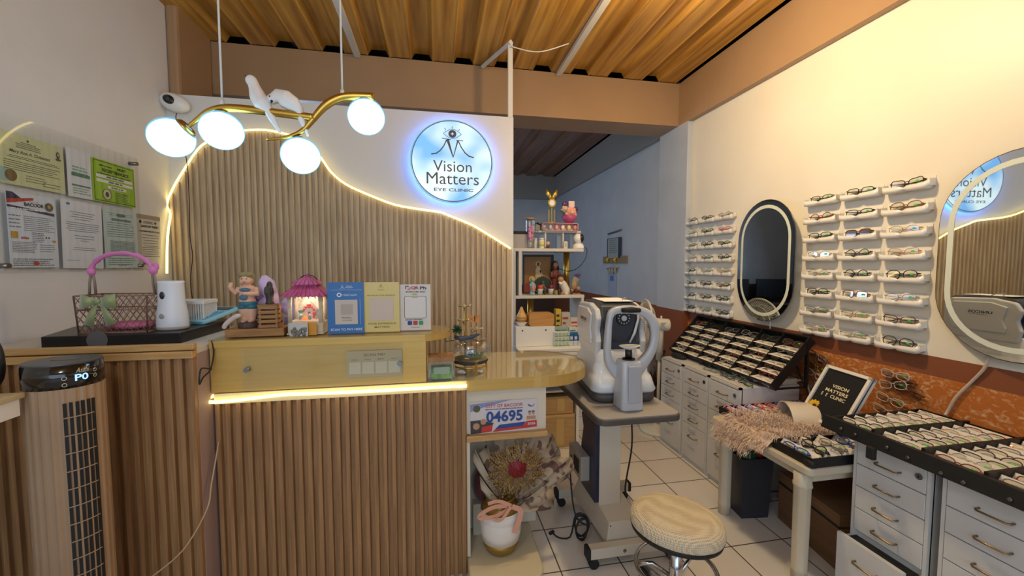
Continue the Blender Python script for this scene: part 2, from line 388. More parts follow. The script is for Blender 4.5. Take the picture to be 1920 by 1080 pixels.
mb.stroke([S(330, 492), S(370, 486), S(405, 460), S(435, 420), S(458, 370)], [11*U, 11*U, 10*U, 9*U, 9*U], yy)
mb.stroke([S(686, 506), S(645, 496), S(612, 470), S(580, 425), S(556, 375)], [11*U, 11*U, 10*U, 9*U, 9*U], yy)
mb.stroke([S(466, 365), S(512, 512)], [24*U, 7*U], yy); mb.stroke([S(552, 372), S(512, 512)], [12*U, 5*U], yy)
mb.stroke([S(420, 358), S(492, 366)], 6*U, yy); mb.stroke([S(538, 370), S(597, 370)], 6*U, yy)
a, b2 = S(345, 632), S(668, 540); mb.text('Vision', a[0], b2[0], a[1], b2[1], yy)
a, b2 = S(290, 738), S(728, 640); mb.text('Matters', a[0], b2[0], a[1], b2[1], yy)
a, b2 = S(350, 796), S(680, 770); mb.text('EYE CLINIC', a[0], b2[0], a[1], b2[1], yy, bold=.02)
mb.build('lettering', mat('sign_ink', '#5d5a60', .4), t)
MB().tube([(SR*.9*math.cos(2*PI*i/48), .018, SR*.9*math.sin(2*PI*i/48)) for i in range(48)], .005, 6, closed=True).build('blue_backlight', mat('blue_led', '#6a9cff', .4, emit=22, ecol='#5f92ff'), t)
# pendant lamp
PY = 1.8
A = spline([ony(px, py, PY) for px, py in ((350, 240), (371, 223), (391, 209), (416, 203), (441, 203), (482, 207), (538, 214), (590, 221))], 5)
B = spline([ony(px, py, PY) for px, py in ((500, 262), (538, 257), (566, 246), (585, 226), (607, 201), (629, 187), (654, 181), (702, 182))], 5)
O = ony(540, 214, PY)
t = thing('pendant_lamp', 'brass branch pendant lamp with four glowing globes and two white doves', 'pendant lamp', O)
nA, nB = len(A), len(B)
MB().tube([p-O for p in A], [.006+.010*min(1, i/(nA*.5)) for i in range(nA)], 10).tube([p-O for p in B], [.004+.013*min(1, i/(nB*.6)) for i in range(nB)], 10).build('brass_branch', M_brass, t)
M_globe = mat('glowing_globe', '#e8f8ff', .3, emit=7, ecol='#a9e2ff')
M_shade = bpy.data.materials.new('cyan_rim_glow'); M_shade.use_nodes = True; N = M_shade.node_tree.nodes; L = M_shade.node_tree.links; N.clear()  # globe's cyan fringe glow painted as emission rising towards the outline
o_ = N.new('ShaderNodeOutputMaterial'); t1 = N.new('ShaderNodeBsdfTransparent'); e1 = N.new('ShaderNodeEmission'); lw = N.new('ShaderNodeLayerWeight'); mx = N.new('ShaderNodeMixShader')
e1.inputs[0].default_value = lin('#7fd0f4'); e1.inputs[1].default_value = 1.0; lw.inputs[0].default_value = .5
L.new(lw.outputs['Facing'], mx.inputs[0]); L.new(t1.outputs[0], mx.inputs[1]); L.new(e1.outputs[0], mx.inputs[2]); L.new(mx.outputs[0], o_.inputs[0])
for (px, py, sx, sy, hx, hy) in ((322, 258, 1, 1, 350, 240), (416, 245, 1, 1, 414, 212), (564, 292, .98, 1, 558, 256), (687, 219, .98, 1, 683, 188)):
    c = ony(px, py, PY)-O; h = ony(hx, hy, PY)-O
    g = MB().ell(c, (.077*sx, .077*sx, .073), 28, 18).build('globe_shade', M_shade, t); MB().ell(c+Vector((0, 0, -.002)), (.0745*sx, .0745*sx, .069), 28, 18).build('glowing_bulb', M_globe, g)
    d = (h-c).normalized()
    MB().cyl(c+d*.066, h, .02, .012, 14).cyl(c+d*.062, c+d*.074, .042 if px < 350 else .025, .03 if px < 350 else .02, 20).build('socket_cap', M_brass, g)
for px, py, tx, ty in ((417, 200, 413, 0), (642, 182, 640, 0)):
    a = ony(px, py, PY)-O; b_ = Vector((a.x, a.y, CZ+.03-O.z))
    MB().cyl(a, b_, .004, n=8).cyl(a, a+Vector((0, 0, .03)), .009, .007, 10).build('suspension_cord', mat('cord_white', '#d8d6d2', .5), t)
def P(px, py, dy=0): return ony(px, py, PY)+Vector((0, dy, 0))-O
M_dove = mat('dove_resin', '#e6e3e0', .4)
d = MB().tube([P(463, 146), P(467, 147), P(472, 151), P(477, 163), P(483, 180), P(492, 195), P(505, 208)], [.004, .012, .02, .021, .03, .034, .018], 14).ell(P(471, 151), .021).tube([P(500, 202), P(512, 225), P(526, 250)], [.02, .014, .006], 10).build('dove_figure', M_dove, t, remesh=.004, smooth=4)
d['label'] = 'white dove with raised head and black beak'
MB().cyl(P(466, 147), P(459, 142), .0095, .002, 10).build('beak', M_black, d)
d = MB().ell(P(511, 186), (.022, .02, .02)).tube([P(511, 186), P(520, 180), P(535, 186), P(550, 196), P(566, 210)], [.019, .027, .036, .032, .014], 14).tube([P(560, 206), P(568, 230), P(578, 256)], [.018, .013, .005], 10).build('dove_figure', M_dove, t, remesh=.004, smooth=4)
d['label'] = 'white dove bending its head down'
MB().cyl(P(512, 191, -.012), P(511, 196, -.015), .006, .0015, 8).ell(P(509, 184, -.019), .003).build('beak', M_black, d)
# small wall camera
c = ony(333, 196, 2.985)
t = thing('security_camera', 'small white security camera high in the corner beside the pendant', 'security camera', c)
MB().ell((0, -.03, 0), (.088, .045, .055), R=RY(.35)).build('housing', M_white, t)
MB().ell((-.01, -.066, .005), (.038, .014, .027), R=RY(.5)).build('lens_face', M_black, t)
MB().ell((-.012, -.079, .006), (.012, .004, .012)).build('lens', mat('cam_lens', '#3a3d44', .1), t)
pts = [ony(x, y, 2.94) for x, y in ((331, 212), (331, 230), (348, 290), (354, 350), (356, 440), (361, 480), (357, 530), (363, 570))]
one('camera_cable', MB().tube(spline(pts, 4), .0025, 6), M_ink, 'thin black cable hanging down from the corner security camera', 'cable')
# ================================================================== PERMIT BOARD ON THE LEFT WALL
XW = XL+.012
def wl(y, z, x=XW+.014): return (x, y, z)
t = thing('permit_board', 'clear acrylic board on steel pins holding permits on the left wall', 'board', (XL+.03, 2.15, 1.71), PI/2)
MB().bb(-.55, .515, -.002, .0, -.315, .316).build('clear_board', M_clear, t)
for x, z in ((.495, .285), (.495, -.285), (-.235, -.285), (-.53, .285)): MB().cyl((x, -.012, z), (x, .028, z), .010, n=18).build('standoff_pin', M_steel, t)
def paper(nm, label, y0, y1, z0, z1, bg, mats, draw, x=XL+.020, tilt=0., cat='certificate'):
    t = thing(nm, label, cat, (x, (y0+y1)/2, z0), PI/2); w, h = y1-y0, z1-z0
    MB().bb(-w/2, w/2, 0, .0012, 0, h).build('sheet', mat('sheet_'+bg[1:], bg, .6), t, rot=(0, tilt, 0))
    mb = MB(); draw(mb, w, h); mb.build('printing', mats, t, loc=(0, -.0006, 0), rot=(0, tilt, 0)); return t
def dA(mb, w, h):
    mb.mat(0).disc(-w*.08, h*.90, w*.018, y=-.001).lines(-w*.3, w*.15, h*.85, 4, h*.035, h*.012, -.001, 2, center=True, ragged=.5)
    mb.text('Mary Ann A. Orlandez', -w*.36, w*.26, h*.60, h*.68, -.001, shear=.2, bold=.01)
    mb.lines(-w*.4, w*.42, h*.56, 2, h*.03, h*.01, -.001, 3, center=True, ragged=.4).lines(-w*.45, w*.46, h*.46, 5, h*.04, h*.011, -.001, 4).lines(-w*.15, w*.2, h*.22, 3, h*.05, h*.011, -.001, 6).lines(w*.12, w*.42, h*.14, 2, h*.06, h*.012, -.001, 8)
    mb.mat(1).disc(-w*.36, h*.17, w*.085, w*.085, -.0015); mb.mat(2).rect(-w*.5, -w*.40, h*.05, h*.30, -.001); mb.mat(3).rect(w*.34, w*.45, h*.68, h*.88, -.001)
    mb.mat(4).disc(w*.395, h*.79, w*.032, h*.075, -.0014); mb.mat(5).disc(w*.395, h*.80, w*.017, h*.04, -.0018); mb.mat(0).rect(w*.35, w*.44, h*.68, h*.72, -.0016)
paper('certificate', 'pale yellow certificate with a small portrait and brown seal, top left of board', 1.93, 2.21, 1.752, 1.962, '#d3d6a8', [mat('cert_ink', '#56604e', .7), mat('seal_brown', '#7a6238', .5), mat('pale_teal', '#9ac0c0', .6), mat('photo_bg', '#cfd0b4', .6), mat('photo_hair', '#3a2a26', .6), mat('photo_skin', '#c99f80', .6)], dA)
def dB(mb, w, h):
    mb.mat(0).rect(-w*.35, w*.42, h*.44, h*.51, -.001).rect(-w*.35, w*.42, h*.235, h*.27, -.001); mb.mat(1).lines(-w*.3, w*.42, h*.65, 3, h*.06, h*.03, -.001, 2).lines(-w*.3, w*.42, h*.20, 3, h*.05, h*.02, -.001, 5)
paper('health_certificate', 'narrow white paper with green bars between yellow and lime certificates', 2.225, 2.358, 1.748, 1.972, '#e3e6ee', [mat('bar_green', '#4f8a72', .6), mat('text_green', '#86aea0', .6)], dB)
def dC(mb, w, h):
    mb.mat(0)
    for a in ((-w*.47, w*.47, h*.03, h*.045), (-w*.47, w*.47, h*.955, h*.97), (-w*.47, -w*.462, h*.03, h*.97), (w*.462, w*.47, h*.03, h*.97)): mb.rect(*a, -.001)
    mb.lines(-w*.35, w*.04, h*.88, 1, .01, h*.025, -.001, 2).text('MUST', w*.07, w*.28, h*.845, h*.91, -.001, bold=.04).text('RECEIPT/INVOICE', -w*.28, w*.34, h*.73, h*.81, -.001, bold=.04).lines(-w*.4, w*.42, h*.69, 1, .01, h*.02, -.001, 3)
    mb.mat(1).rect(-w*.42, w*.43, h*.58, h*.65, -.001).rect(-w*.42, w*.43, h*.47, h*.54, -.001).rect(-w*.18, w*.26, h*.35, h*.42, -.001)
    mb.mat(2).lines(-w*.2, w*.3, h*.635, 1, .01, h*.035, -.0015, 5).lines(-w*.15, w*.25, h*.525, 1, .01, h*.035, -.0015, 6).lines(-w*.1, w*.2, h*.40, 1, .01, h*.03, -.0015, 7).lines(-w*.02, w*.35, h*.29, 6, h*.04, h*.015, -.001, 9)
    mb.mat(3).disc(-w*.2, h*.20, w*.10, w*.10, -.001); mb.mat(0).ring(-w*.2, h*.20, w*.10, w*.09, -.0013, 32).ell((-w*.2, -.0012, h*.2), (w*.04, .0002, w*.05), 10, 6)
paper('receipt_notice', 'lime green notice reading RECEIPT/INVOICE at the board top right', 2.362, 2.648, 1.748, 1.962, '#9ecb22', [mat('notice_ink', '#22320c', .6), mat('white_paper', '#f2f1ee', .7), mat('notice_grey', '#5d6a52', .6), mat('notice_seal', '#d8d2b0', .6)], dC)
def dD(mb, w, h):
    P_ = lambda pts, y=-.001: mb.add([(a*w, y, b*h) for a, b in pts], [tuple(range(len(pts)))], False)
    mb.mat(0); P_([(-.5, 1), (-.38, 1), (-.22, .93), (-.5, .88)]); mb.mat(1); P_([(-.5, .90), (.02, .96), (.02, .925), (-.5, .845)], -.0013)
    mb.mat(2).text('BACOOR', -w*.17, w*.23, h*.835, h*.885, -.001, bold=.03); mb.mat(1).text('CITY OF', -w*.06, w*.12, h*.893, h*.908, -.001)
    mb.mat(3).disc(w*.34, h*.86, w*.10, y=-.001); mb.mat(4).disc(w*.34, h*.86, w*.085, y=-.0014); mb.mat(5).disc(w*.34, h*.865, w*.035, y=-.0018)
    mb.mat(0); P_([(-.5, .80), (.45, .735), (.45, .775), (-.5, .83)]); mb.mat(6).lines(-w*.45, w*.4, h*.797, 1, .01, h*.015, -.0016, 2)
    mb.mat(7).lines(-w*.48, -w*.25, h*.70, 4, h*.05, h*.014, -.001, 4).lines(-w*.2, w*.45, h*.70, 8, h*.027, h*.008, -.001, 5).lines(-w*.45, w*.05, h*.345, 7, h*.022, h*.008, -.001, 7).lines(-w*.05, w*.22, h*.48, 6, h*.024, h*.009, -.001, 8).lines(w*.1, w*.45, h*.32, 4, h*.03, h*.009, -.001, 9).lines(-w*.45, w*.46, h*.12, 4, h*.028, h*.012, -.001, 10)
    mb.mat(5).rect(-w*.46, -w*.33, h*.39, h*.48, -.001); mb.mat(1).text('2026', -w*.28, -w*.12, h*.385, h*.415, -.001, bold=.03).disc(w*.0, h*.055, w*.06, h*.03, -.0014); mb.mat(2).disc(w*.24, h*.42, w*.018, y=-.001).disc(w*.30, h*.42, w*.018, y=-.001); mb.mat(5).disc(w*.41, h*.385, w*.045, w*.05, -.001, a0=PI, a1=2*PI)
paper('business_permit', 'white City of Bacoor business permit with navy and red corner', 1.945, 2.155, 1.418, 1.722, '#dde4f2', [mat('permit_navy', '#2a2c5c', .5), mat('permit_red', '#c0392f', .5), mat('permit_black', '#2c2c36', .5), mat('seal_ring', '#b9bcc0', .5), mat('seal_dark', '#5a5648', .5), mat('seal_yellow', '#c59a3a', .5), mat('white_paper', '#f2f1ee', .7), mat('permit_grey', '#7d8594', .6)], dD)
def dE(mb, w, h):
    mb.mat(0).disc(-w*.34, h*.945, w*.045, h*.018, -.001).rect(-w*.38, -w*.31, h*.93, h*.945, -.0012); mb.mat(1).lines(-w*.35, w*.35, h*.84, 4, h*.035, h*.009, -.001, 3, center=True, ragged=.5).lines(-w*.42, w*.42, h*.68, 5, h*.03, h*.008, -.001, 4, center=True, ragged=.2).lines(-w*.25, w*.3, h*.49, 2, h*.04, h*.009, -.001, 5, center=True).lines(-w*.3, w*.34, h*.31, 2, h*.03, h*.008, -.001, 6, center=True).lines(-w*.42, -w*.1, h*.12, 1, .01, h*.007, -.001, 7)
    mb.stroke([(w*(-.08+.02*i), h*(.41+.012*math.sin(i*2.3))) for i in range(12)], w*.008, -.001)
paper('registration_paper', 'plain white letter with tiny blue logo in the board bottom middle', 2.175, 2.400, 1.412, 1.728, '#e6e9f3', [mat('logo_blue', '#4a86c4', .5), mat('permit_grey', '#7d8594', .6)], dE, tilt=.02)
def dF(mb, w, h):
    mb.mat(0).disc(0, h*.90, w*.13, h*.03, -.001).lines(-w*.38, w*.38, h*.93, 2, h*.03, h*.008, -.001, 3, center=True).rect(-w*.28, w*.30, h*.80, h*.84, -.0012).lines(-w*.42, w*.42, h*.77, 7, h*.038, h*.010, -.001, 5).lines(-w*.35, w*.42, h*.46, 12, h*.022, h*.010, -.001, 6, ragged=.05).lines(-w*.42, w*.4, h*.17, 4, h*.035, h*.012, -.001, 8).lines(-w*.15, w*.12, h*.05, 1, .01, h*.01, -.001, 9)
paper('tax_certificate', 'pale teal certificate densely printed, bottom row beside the sanitary permit', 2.412, 2.645, 1.412, 1.722, '#c6d9da', [mat('teal_ink', '#70888a', .6)], dF, x=XL+.022)
def dG(mb, w, h):
    mb.mat(1).rect(-w*.5, w*.5, h*.92, h, -.001); mb.mat(2).rect(-w*.5, -w*.34, 0, h*.92, -.001)
    mb.mat(0).text('SANITARY PERMIT', -w*.32, w*.42, h*.765, h*.81, -.001, bold=.03).text('VISIONMATTERS EYE CLINIC', -w*.40, w*.46, h*.68, h*.71, -.001, bold=.03).disc(-w*.34, h*.865, w*.05, y=-.001).disc(w*.28, h*.865, w*.04, y=-.001).lines(-w*.25, w*.2, h*.885, 3, h*.018, h*.008, -.001, 2, center=True).lines(-w*.30, w*.42, h*.63, 5, h*.05, h*.008, -.001, 3, center=True).lines(-w*.30, w*.44, h*.40, 5, h*.04, h*.008, -.001, 4)
    mb.mat(3).rect(-w*.30, -w*.17, h*.08, h*.17, -.0012)
paper('sanitary_permit', 'off-white sanitary permit hanging right of the acrylic board', 2.665, 2.868, 1.405, 1.722, '#cfccc4', [mat('permit_black', '#2c2c36', .5), mat('tan_strip', '#9c917c', .6), mat('sleeve', '#bfb9ae', .5), mat('tiny_brown', '#7a5f52', .6)], dG, x=XL+.006, cat='permit')
# ================================================================== COUNTERS
YC, YL = 1.776, 1.668
# left counter
t = thing('side_counter', 'wood fluted counter at left with a black box on top', 'counter', (-1.28, 1.9, 0))
X_ = Matrix.Translation((1.28, -1.9, 0))
MBX = lambda: MB(Matrix.Translation((1.28, -1.9, 0)))
fl = flutes(-1.675, -.893, YL, 0, lambda x: 1.085, per=.0379, rib=.019, dep=.017, phase=.006)
fl.v = [tuple(X_ @ Vector(p)) for p in fl.v]; fl.build('fluted_front', M_wood, t)
MBX().bb(-1.68, -.891, YL+.018, YL+.6, 0, 1.094).build('carcass', mat('pinkish_board', '#a08a88', .6), t)
MBX().bb(-1.68, -.889, YL-.012, YL+.016, 1.084, 1.111).bb(-1.68, -.889, YL-.006, YL+.02, 1.114, 1.137).build('top_trim', M_trimw, t, bevel=.003)
MBX().bb(-1.68, -.891, YL+.02, YL+.6, 1.095, 1.115).build('counter_top', mat('pale_board', '#cfc6bb', .5), t)
one('cable_loop', MB().tube(spline([(-.876, 1.762, 1.13), (-.868, 1.755, 1.08), (-.874, 1.74, 1.02), (-.88, 1.70, 1.0), (-.872, 1.66, .985), (-.868, 1.655, 1.02), (-.872, 1.68, 1.04), (-.87, 1.74, 1.02)], 5), .0028, 6), M_ink,
    'short black cable looped between the two counters', 'cable')
one('hanging_wire', MB().tube(spline([(-.868, 1.765, .72), (-.868, 1.70, .58), (-.868, 1.66, .5), (-.93, 1.62, .38), (-1.03, 1.60, .30)], 6), .003, 6), mat('tan_wire', '#b9a183', .5),
    'pale wire drooping low in the gap between the counters', 'wire')
# main counter
t = thing('reception_counter', 'two-level gold and wood fluted reception counter with rounded end', 'counter', (-.1, 2.05, 0))
TR = Matrix.Translation((.1, -2.05, 0)); MBX = lambda: MB(TR)
fl = flutes(-.887, .126, YC, 0, lambda x: .868, per=.0379, rib=.019, dep=.017, phase=.003)
fl.v = [tuple(TR @ Vector(p)) for p in fl.v]; fl.build('fluted_front', M_wood, t)
M_cream = mat('cream_board', '#d8cdb8', .5)
MBX().bb(-.885, .124, YC+.018, 2.30, 0, .868).build('carcass', M_cream, t)
top = [(-.885, 1.775), (.126, 1.775)]+arc(.49, 2.05, .274, -PI/2-.2, PI/2, 22)+[(-.885, 2.325)]
MBX().prism(top, .868, .912, 'z').build('lower_worktop', mat('ivory_laminate', '#ddd3b4', .22, coat=.3), t, bevel=.002)
o = [(x*1.0, y) for x, y in arc(.49, 2.05, .279, -PI/2-.25, PI/2-.1, 26)]
eo = [(.127, 1.766)]+arc(.49, 2.05, .281, -PI/2-.2, PI/2-.1, 26); ei = [(.127, 1.771)]+arc(.49, 2.05, .2755, -PI/2-.2, PI/2-.1, 26); mb_e = MBX(); ne = len(eo)
mb_e.add([(x, y, z) for z in (.862, .9135) for x, y in eo+ei], [f for k_ in range(ne-1) for f in ((k_, k_+1, 2*ne+k_+1, 2*ne+k_), (ne+k_+1, ne+k_, 3*ne+k_, 3*ne+k_+1), (2*ne+k_, 2*ne+k_+1, 3*ne+k_+1, 3*ne+k_), (k_+1, k_, ne+k_, ne+k_+1))], False)
mb_e.build('gold_edge_band', M_gold, t)
MBX().prism([(-.885, 1.768), (.126, 1.768)]+arc(.49, 2.05, .280, -PI/2-.2, PI/2, 22)+[(-.885, 2.33)], .914, .918, 'z').build('glass_cover', glassy('worktop_glass', (.95, .95, .92), .06, .04, edge=.38), t)
ub = [(-.887, 1.765), (-.05, 1.765), (-.05, 2.0), (-.887, 2.0)]
MBX().prism(ub, .919, 1.098, 'z').build('gold_upstand', M_gold, t)
ut = [(-.887, 1.760), (-.08, 1.760)]+arc(-.08, 1.90, .14, -PI/2, PI/2, 16)+[(-.887, 2.04)]
MBX().prism(ut, 1.098, 1.128, 'z').build('gold_upper_ledge', M_gold, t, bevel=.001)
MBX().prism([(-.887, 1.755), (-.08, 1.755)]+arc(-.08, 1.90, .145, -PI/2, PI/2, 16)+[(-.887, 2.045)], 1.1285, 1.1335, 'z').build('upper_glass', glassy('ledge_glass', (.95, .97, .95), .05, .04, edge=.22), t)
# rounded end niche: back board, licence board, shelf, plinth
MBX().bb(.126, .50, 1.99, 2.005, .08, .868).build('niche_back', M_cream, t)
MBX().bb(.126, .50, 1.80, 1.815, .655, .868).build('apron_panel', M_cream, t)
MBX().bb(.124, .503, 1.772, 1.815, .628, .655).build('niche_shelf', M_trimw, t, bevel=.003)
MBX().bb(.126, .14, 1.79, 1.99, .08, .655).build('niche_side', M_cream, t)
pl_ = [(-.88, 1.83), (.126, 1.80), (.33, 1.70)]+arc(.37, 1.80, .085, -PI/2, .3, 8)+[(.46, 2.0), (-.88, 2.0)]
pl_ = [(.126, 1.60), (.36, 1.60)]+arc(.36, 1.70, .10, -PI/2, 0, 8)+[(.465, 2.05), (.126, 2.05)]
MBX().prism(pl_, 0, .075, 'z').build('plinth', mat('plinth_laminate', '#cfc3a5', .4), t, bevel=.012, seg=3)
# led under the upper ledge front
a = [(-.873, 1.80, .905), (-.90, 1.765, .898), (-.885, 1.758, .885), (-.78, 1.755, .889), (-.62, 1.755, .90), (-.45, 1.755, .897), (-.25, 1.755, .895), (0, 1.755, .896), (.125, 1.758, .893)]
t = thing('led_strip', 'bright yellow light strip along the front edge of the reception counter', 'light strip', (-.4, 1.755, .89))
MB(Matrix.Translation((.4, -1.755, -.89))).tube(spline(a, 6), .0075, 8).build('glowing_tube', M_led, t)
# clear acrylic holder with insert
t = thing('acrylic_sign_holder', 'clear acrylic panel on steel pins on the gold counter front', 'sign holder', (-.46, 1.755, 1.01))
MB().prism(rrect(-.31, .315, -.085, .085, .006), -.004, -.001, 'y').build('clear_panel', M_clear, t)
for x in (-.29, .30): MB().cyl((x, -.014, -.0), (x, .01, -.0), .010, n=18).build('standoff_pin', M_steel, t)
mb = MB().rect(0, .225, 0, .112)
mb.mat(1).text('SCAN ME!', .07, .155, .089, .099, -.001)
for i in range(4):
    x = .011+.053*i
    mb.mat(1).text(('GCash', 'Maya', 'BPI', 'QR Ph')[i], x+.010, x+.034, .072, .077, -.001)
    mb.mat(2).rect(x, x+.046, .014, .064, -.001)
one('scan_card', mb, [mat('gold_grey_card', '#bfae83', .5), mat('brown_ink', '#75603c', .6), mat('card_square', '#d2c7a8', .6)],
    'beige card reading SCAN ME behind the clear acrylic panel', 'card', (-.376, 1.7565, .956))
# licence plate
mb = MB().mat(0).rect(0, .315, 0, .148)
k = lambda px, py: ((px-100)/1455*.315, (905-py)/690*.148)
def R_(i, x0, y0, x1, y1, y=-.001): a, b = k(x0, y1), k(x1, y0); mb.mat(i).rect(a[0], b[0], a[1], b[1], y)
def T_(i, s_, x0, y0, x1, y1, y=-.002, bold=0): a, b = k(x0, y1), k(x1, y0); mb.mat(i).text(s_, a[0], b[0], a[1], b[1], y, bold)
def Pg(i, pts, y=-.0012): mb.mat(i).add([(k(*p)[0], y, k(*p)[1]) for p in pts], [tuple(range(len(pts)))], False)
Pg(3, [(105, 260), (1000, 200), (420, 330), (105, 420)]); T_(2, 'CITY OF BACOOR', 435, 285, 1235, 355, bold=.01)
mb.mat(1).lines(k(420, 0)[0], k(1250, 0)[0], k(0, 385)[1], 1, .01, .0035, -.002)
T_(1, '04695', 440, 430, 1230, 680, bold=.03)
Pg(1, [(730, 740), (1300, 710), (1230, 800), (630, 830)]); Pg(2, [(1320, 700), (1545, 690), (1545, 840), (570, 890), (640, 832), (1230, 802)])
T_(0, '2026', 1335, 730, 1510, 785, bold=.03)
Pg(4, [(105, 620), (300, 610), (600, 690), (520, 880), (110, 905)]); Pg(2, [(350, 760), (580, 730), (560, 870), (330, 890)], -.0016)
for q, (cx, cy, r_) in enumerate(((240, 360, 75), (380, 650, 60), (230, 740, 70))):
    c = k(cx, cy); mb.mat(5 if q == 0 else 6).disc(c[0], c[1], r_/1455*.315, y=-.0018)
for cx, col in ((1420, 1),): c = k(cx, 320); mb.mat(1).disc(c[0], c[1], .016, .014, -.0018, a0=PI, a1=1.62*PI); mb.mat(2).disc(c[0]+.002, c[1], .014, .014, -.0019, a0=1.5*PI, a1=2*PI)
for cx in (1385, 1465): c = k(cx, 510); mb.mat(6).disc(c[0], c[1]-.004, .006, .008, -.0018); mb.mat(4).disc(c[0], c[1]+.002, .007, .006, -.0017)
R_(6, 1320, 590, 1520, 670)
t = thing('license_plate', 'white and blue number plate 04695 standing on the counter end shelf', 'number plate', (.142, 1.797, .6555))
MB().bb(0, .315, -.0004, .0016, 0, .148).build('plate', mat('plate_metal', '#c9c4c4', .4), t, rot=(0, 0, 0))
mb.build('printing', [mat('plate_white', '#d2cccd', .4), mat('plate_blue', '#27488f', .4), mat('plate_red', '#c23a35', .4), mat('plate_paleblue', '#8a90b8', .4),
                      mat('plate_dark', '#3d3a38', .4), mat('plate_olive', '#5a5a3a', .4), mat('plate_skin', '#b98c6c', .5)], t, loc=(0, -.0006, 0))
# black cash box on the left counter
t = thing('black_box', 'wide flat black box lying on the left counter', 'box', (-1.2, 1.85, 1.116))
bxp = [(-.26, -.10), (.315, -.155), (.345, .13), (.10, .24), (-.32, .20)]
pts = []
for px, py in ((76, 632), (338, 624), (430, 600), (400, 590), (140, 612)):
    q = onz(px, py, 1.1575); pts.append((q.x+1.2, q.y-1.85))
MB().prism(pts, 0, .042, 'z').build('body', mat('satin_black', '#0f1012', .3), t, bevel=.003)
MB().cyl((pts[0][0]*.35+pts[1][0]*.65-.12, pts[0][1]*.5+pts[1][1]*.5-.002, .022), (pts[0][0]*.35+pts[1][0]*.65-.12, pts[0][1]*.5+pts[1][1]*.5+.003, .022), .035, n=24).build('round_seal', mat('seal_grey', '#55565a', .4), t)
BZ = 1.1585
# gift basket
c = onz(222, 622, BZ)
bw = (ony(290, 600, c.y).x-ony(152, 600, c.y).x)
t = thing('gift_basket', 'open wire gift basket with pink ribbon handle and green bow', 'basket', (c.x, c.y+.04, BZ))
hw, hd, hh = bw/2*.92, .065, .148
mb = MB(); rr = random.Random(3)
def side(p0, p1, flare=1.06):
    n = 5 if abs(p1[0]-p0[0]) > .1 else 2
    def pt(u, v):
        k_ = 1+(flare-1)*v; return Vector(((p0[0]+(p1[0]-p0[0])*u)*k_, (p0[1]+(p1[1]-p0[1])*u)*k_, v*hh))
    for i in range(n):
        for j in range(2):
            u0, u1, v0, v1 = i/n, (i+1)/n, j/2, (j+1)/2
            mb.tube([pt(u0, v0), pt(u1, v1)], .0016, 5); mb.tube([pt(u1, v0), pt(u0, v1)], .0016, 5)
            mb.tube([pt((u0+u1)/2, v0), pt(u1, (v0+v1)/2), pt((u0+u1)/2, v1), pt(u0, (v0+v1)/2)], .0014, 5, closed=True)
    for v in (0, .62, 1): mb.tube([pt(0, v), pt(1, v)], .0028, 6)
    for u in (0, 1): mb.tube([pt(u, 0), pt(u, 1)], .003, 6)
cs = [(-hw, -hd), (hw, -hd), (hw, hd), (-hw, hd)]
for i in range(4): side(cs[i], cs[(i+1) % 4])
mb.build('wire_mesh', mat('rattan_pink_brown', '#8d6a5c', .55), t)
MB().bb(-hw, hw, -hd, hd, .001, .004).build('base', mat('basket_base', '#7f6a5a', .7), t)
for s in (-1, 1):
    MB().tube([(hw*s*1.03, y, hh) for y in (0,)]+[(hw*s*1.0, 0, hh+.05), (hw*s*.93, 0, hh+.10)], .0045, 8).tube([(hw*s*.9, .01, hh), (hw*s*.88, .005, hh+.05), (hw*s*.9, 0, hh+.10)], .0045, 8).build('handle_post', mat('rattan_twist', '#8f7f72', .6), t)
MB().tube([(hw*.93*math.cos(a), 0, hh+.095+.075*math.sin(a)) for a in [PI*i/20 for i in range(21)]], [.009+.002*math.sin(i*2.1) for i in range(21)], 10).ell((hw*.93, 0, hh+.1), (.016, .016, .02)).ell((hw*1.02, 0, hh+.115), (.012, .008, .018)).ell((-hw*.93, 0, hh+.095), (.014, .014, .018)).build('handle_wrap', mat('pink_satin', '#cf72b0', .3, sheen=.5), t)
M_gs = mat('green_satin', '#8f9d6c', .35, sheen=.5)
bx = -.035; bz = hh*.86; by = -hd*1.06-.008
mb = MB()
for s in (-1, 1):
    mb.add([(bx, by, bz-.006), (bx+s*.03, by-.014, bz-.022), (bx+s*.062, by-.006, bz-.03), (bx+s*.058, by-.004, bz+.03), (bx+s*.03, by-.014, bz+.022), (bx, by, bz+.006)], [(0, 1, 4, 5), (1, 2, 3, 4)], True)
    mb.add([(bx+s*.055, by+.004, bz+.028), (bx, by+.004, bz), (bx+s*.057, by+.004, bz-.02)], [(0, 1, 2)])
    mb.add([(bx, by, bz), (bx+s*.012, by-.003, bz-.05), (bx+s*.02, by-.002, bz-.1), (bx+s*.055, by-.002, bz-.09), (bx+s*.035, by-.004, bz-.045), (bx+s*.008, by, bz)], [(0, 1, 4, 5), (1, 2, 3, 4)], True)
mb.ell((bx, by-.004, bz), (.010, .008, .010)); o = mb.build('bow', M_gs, t)
q = o.modifiers.new('s', 'SOLIDIFY'); q.thickness = .001
MB().ell((.02, 0, .022), (hw*.8, hd*.8, .018)).build('pink_filling', noisy('pink_tissue', '#b5476e', '#e07aa4', (1, 1, 1), 25, .5), t, bevel=0)
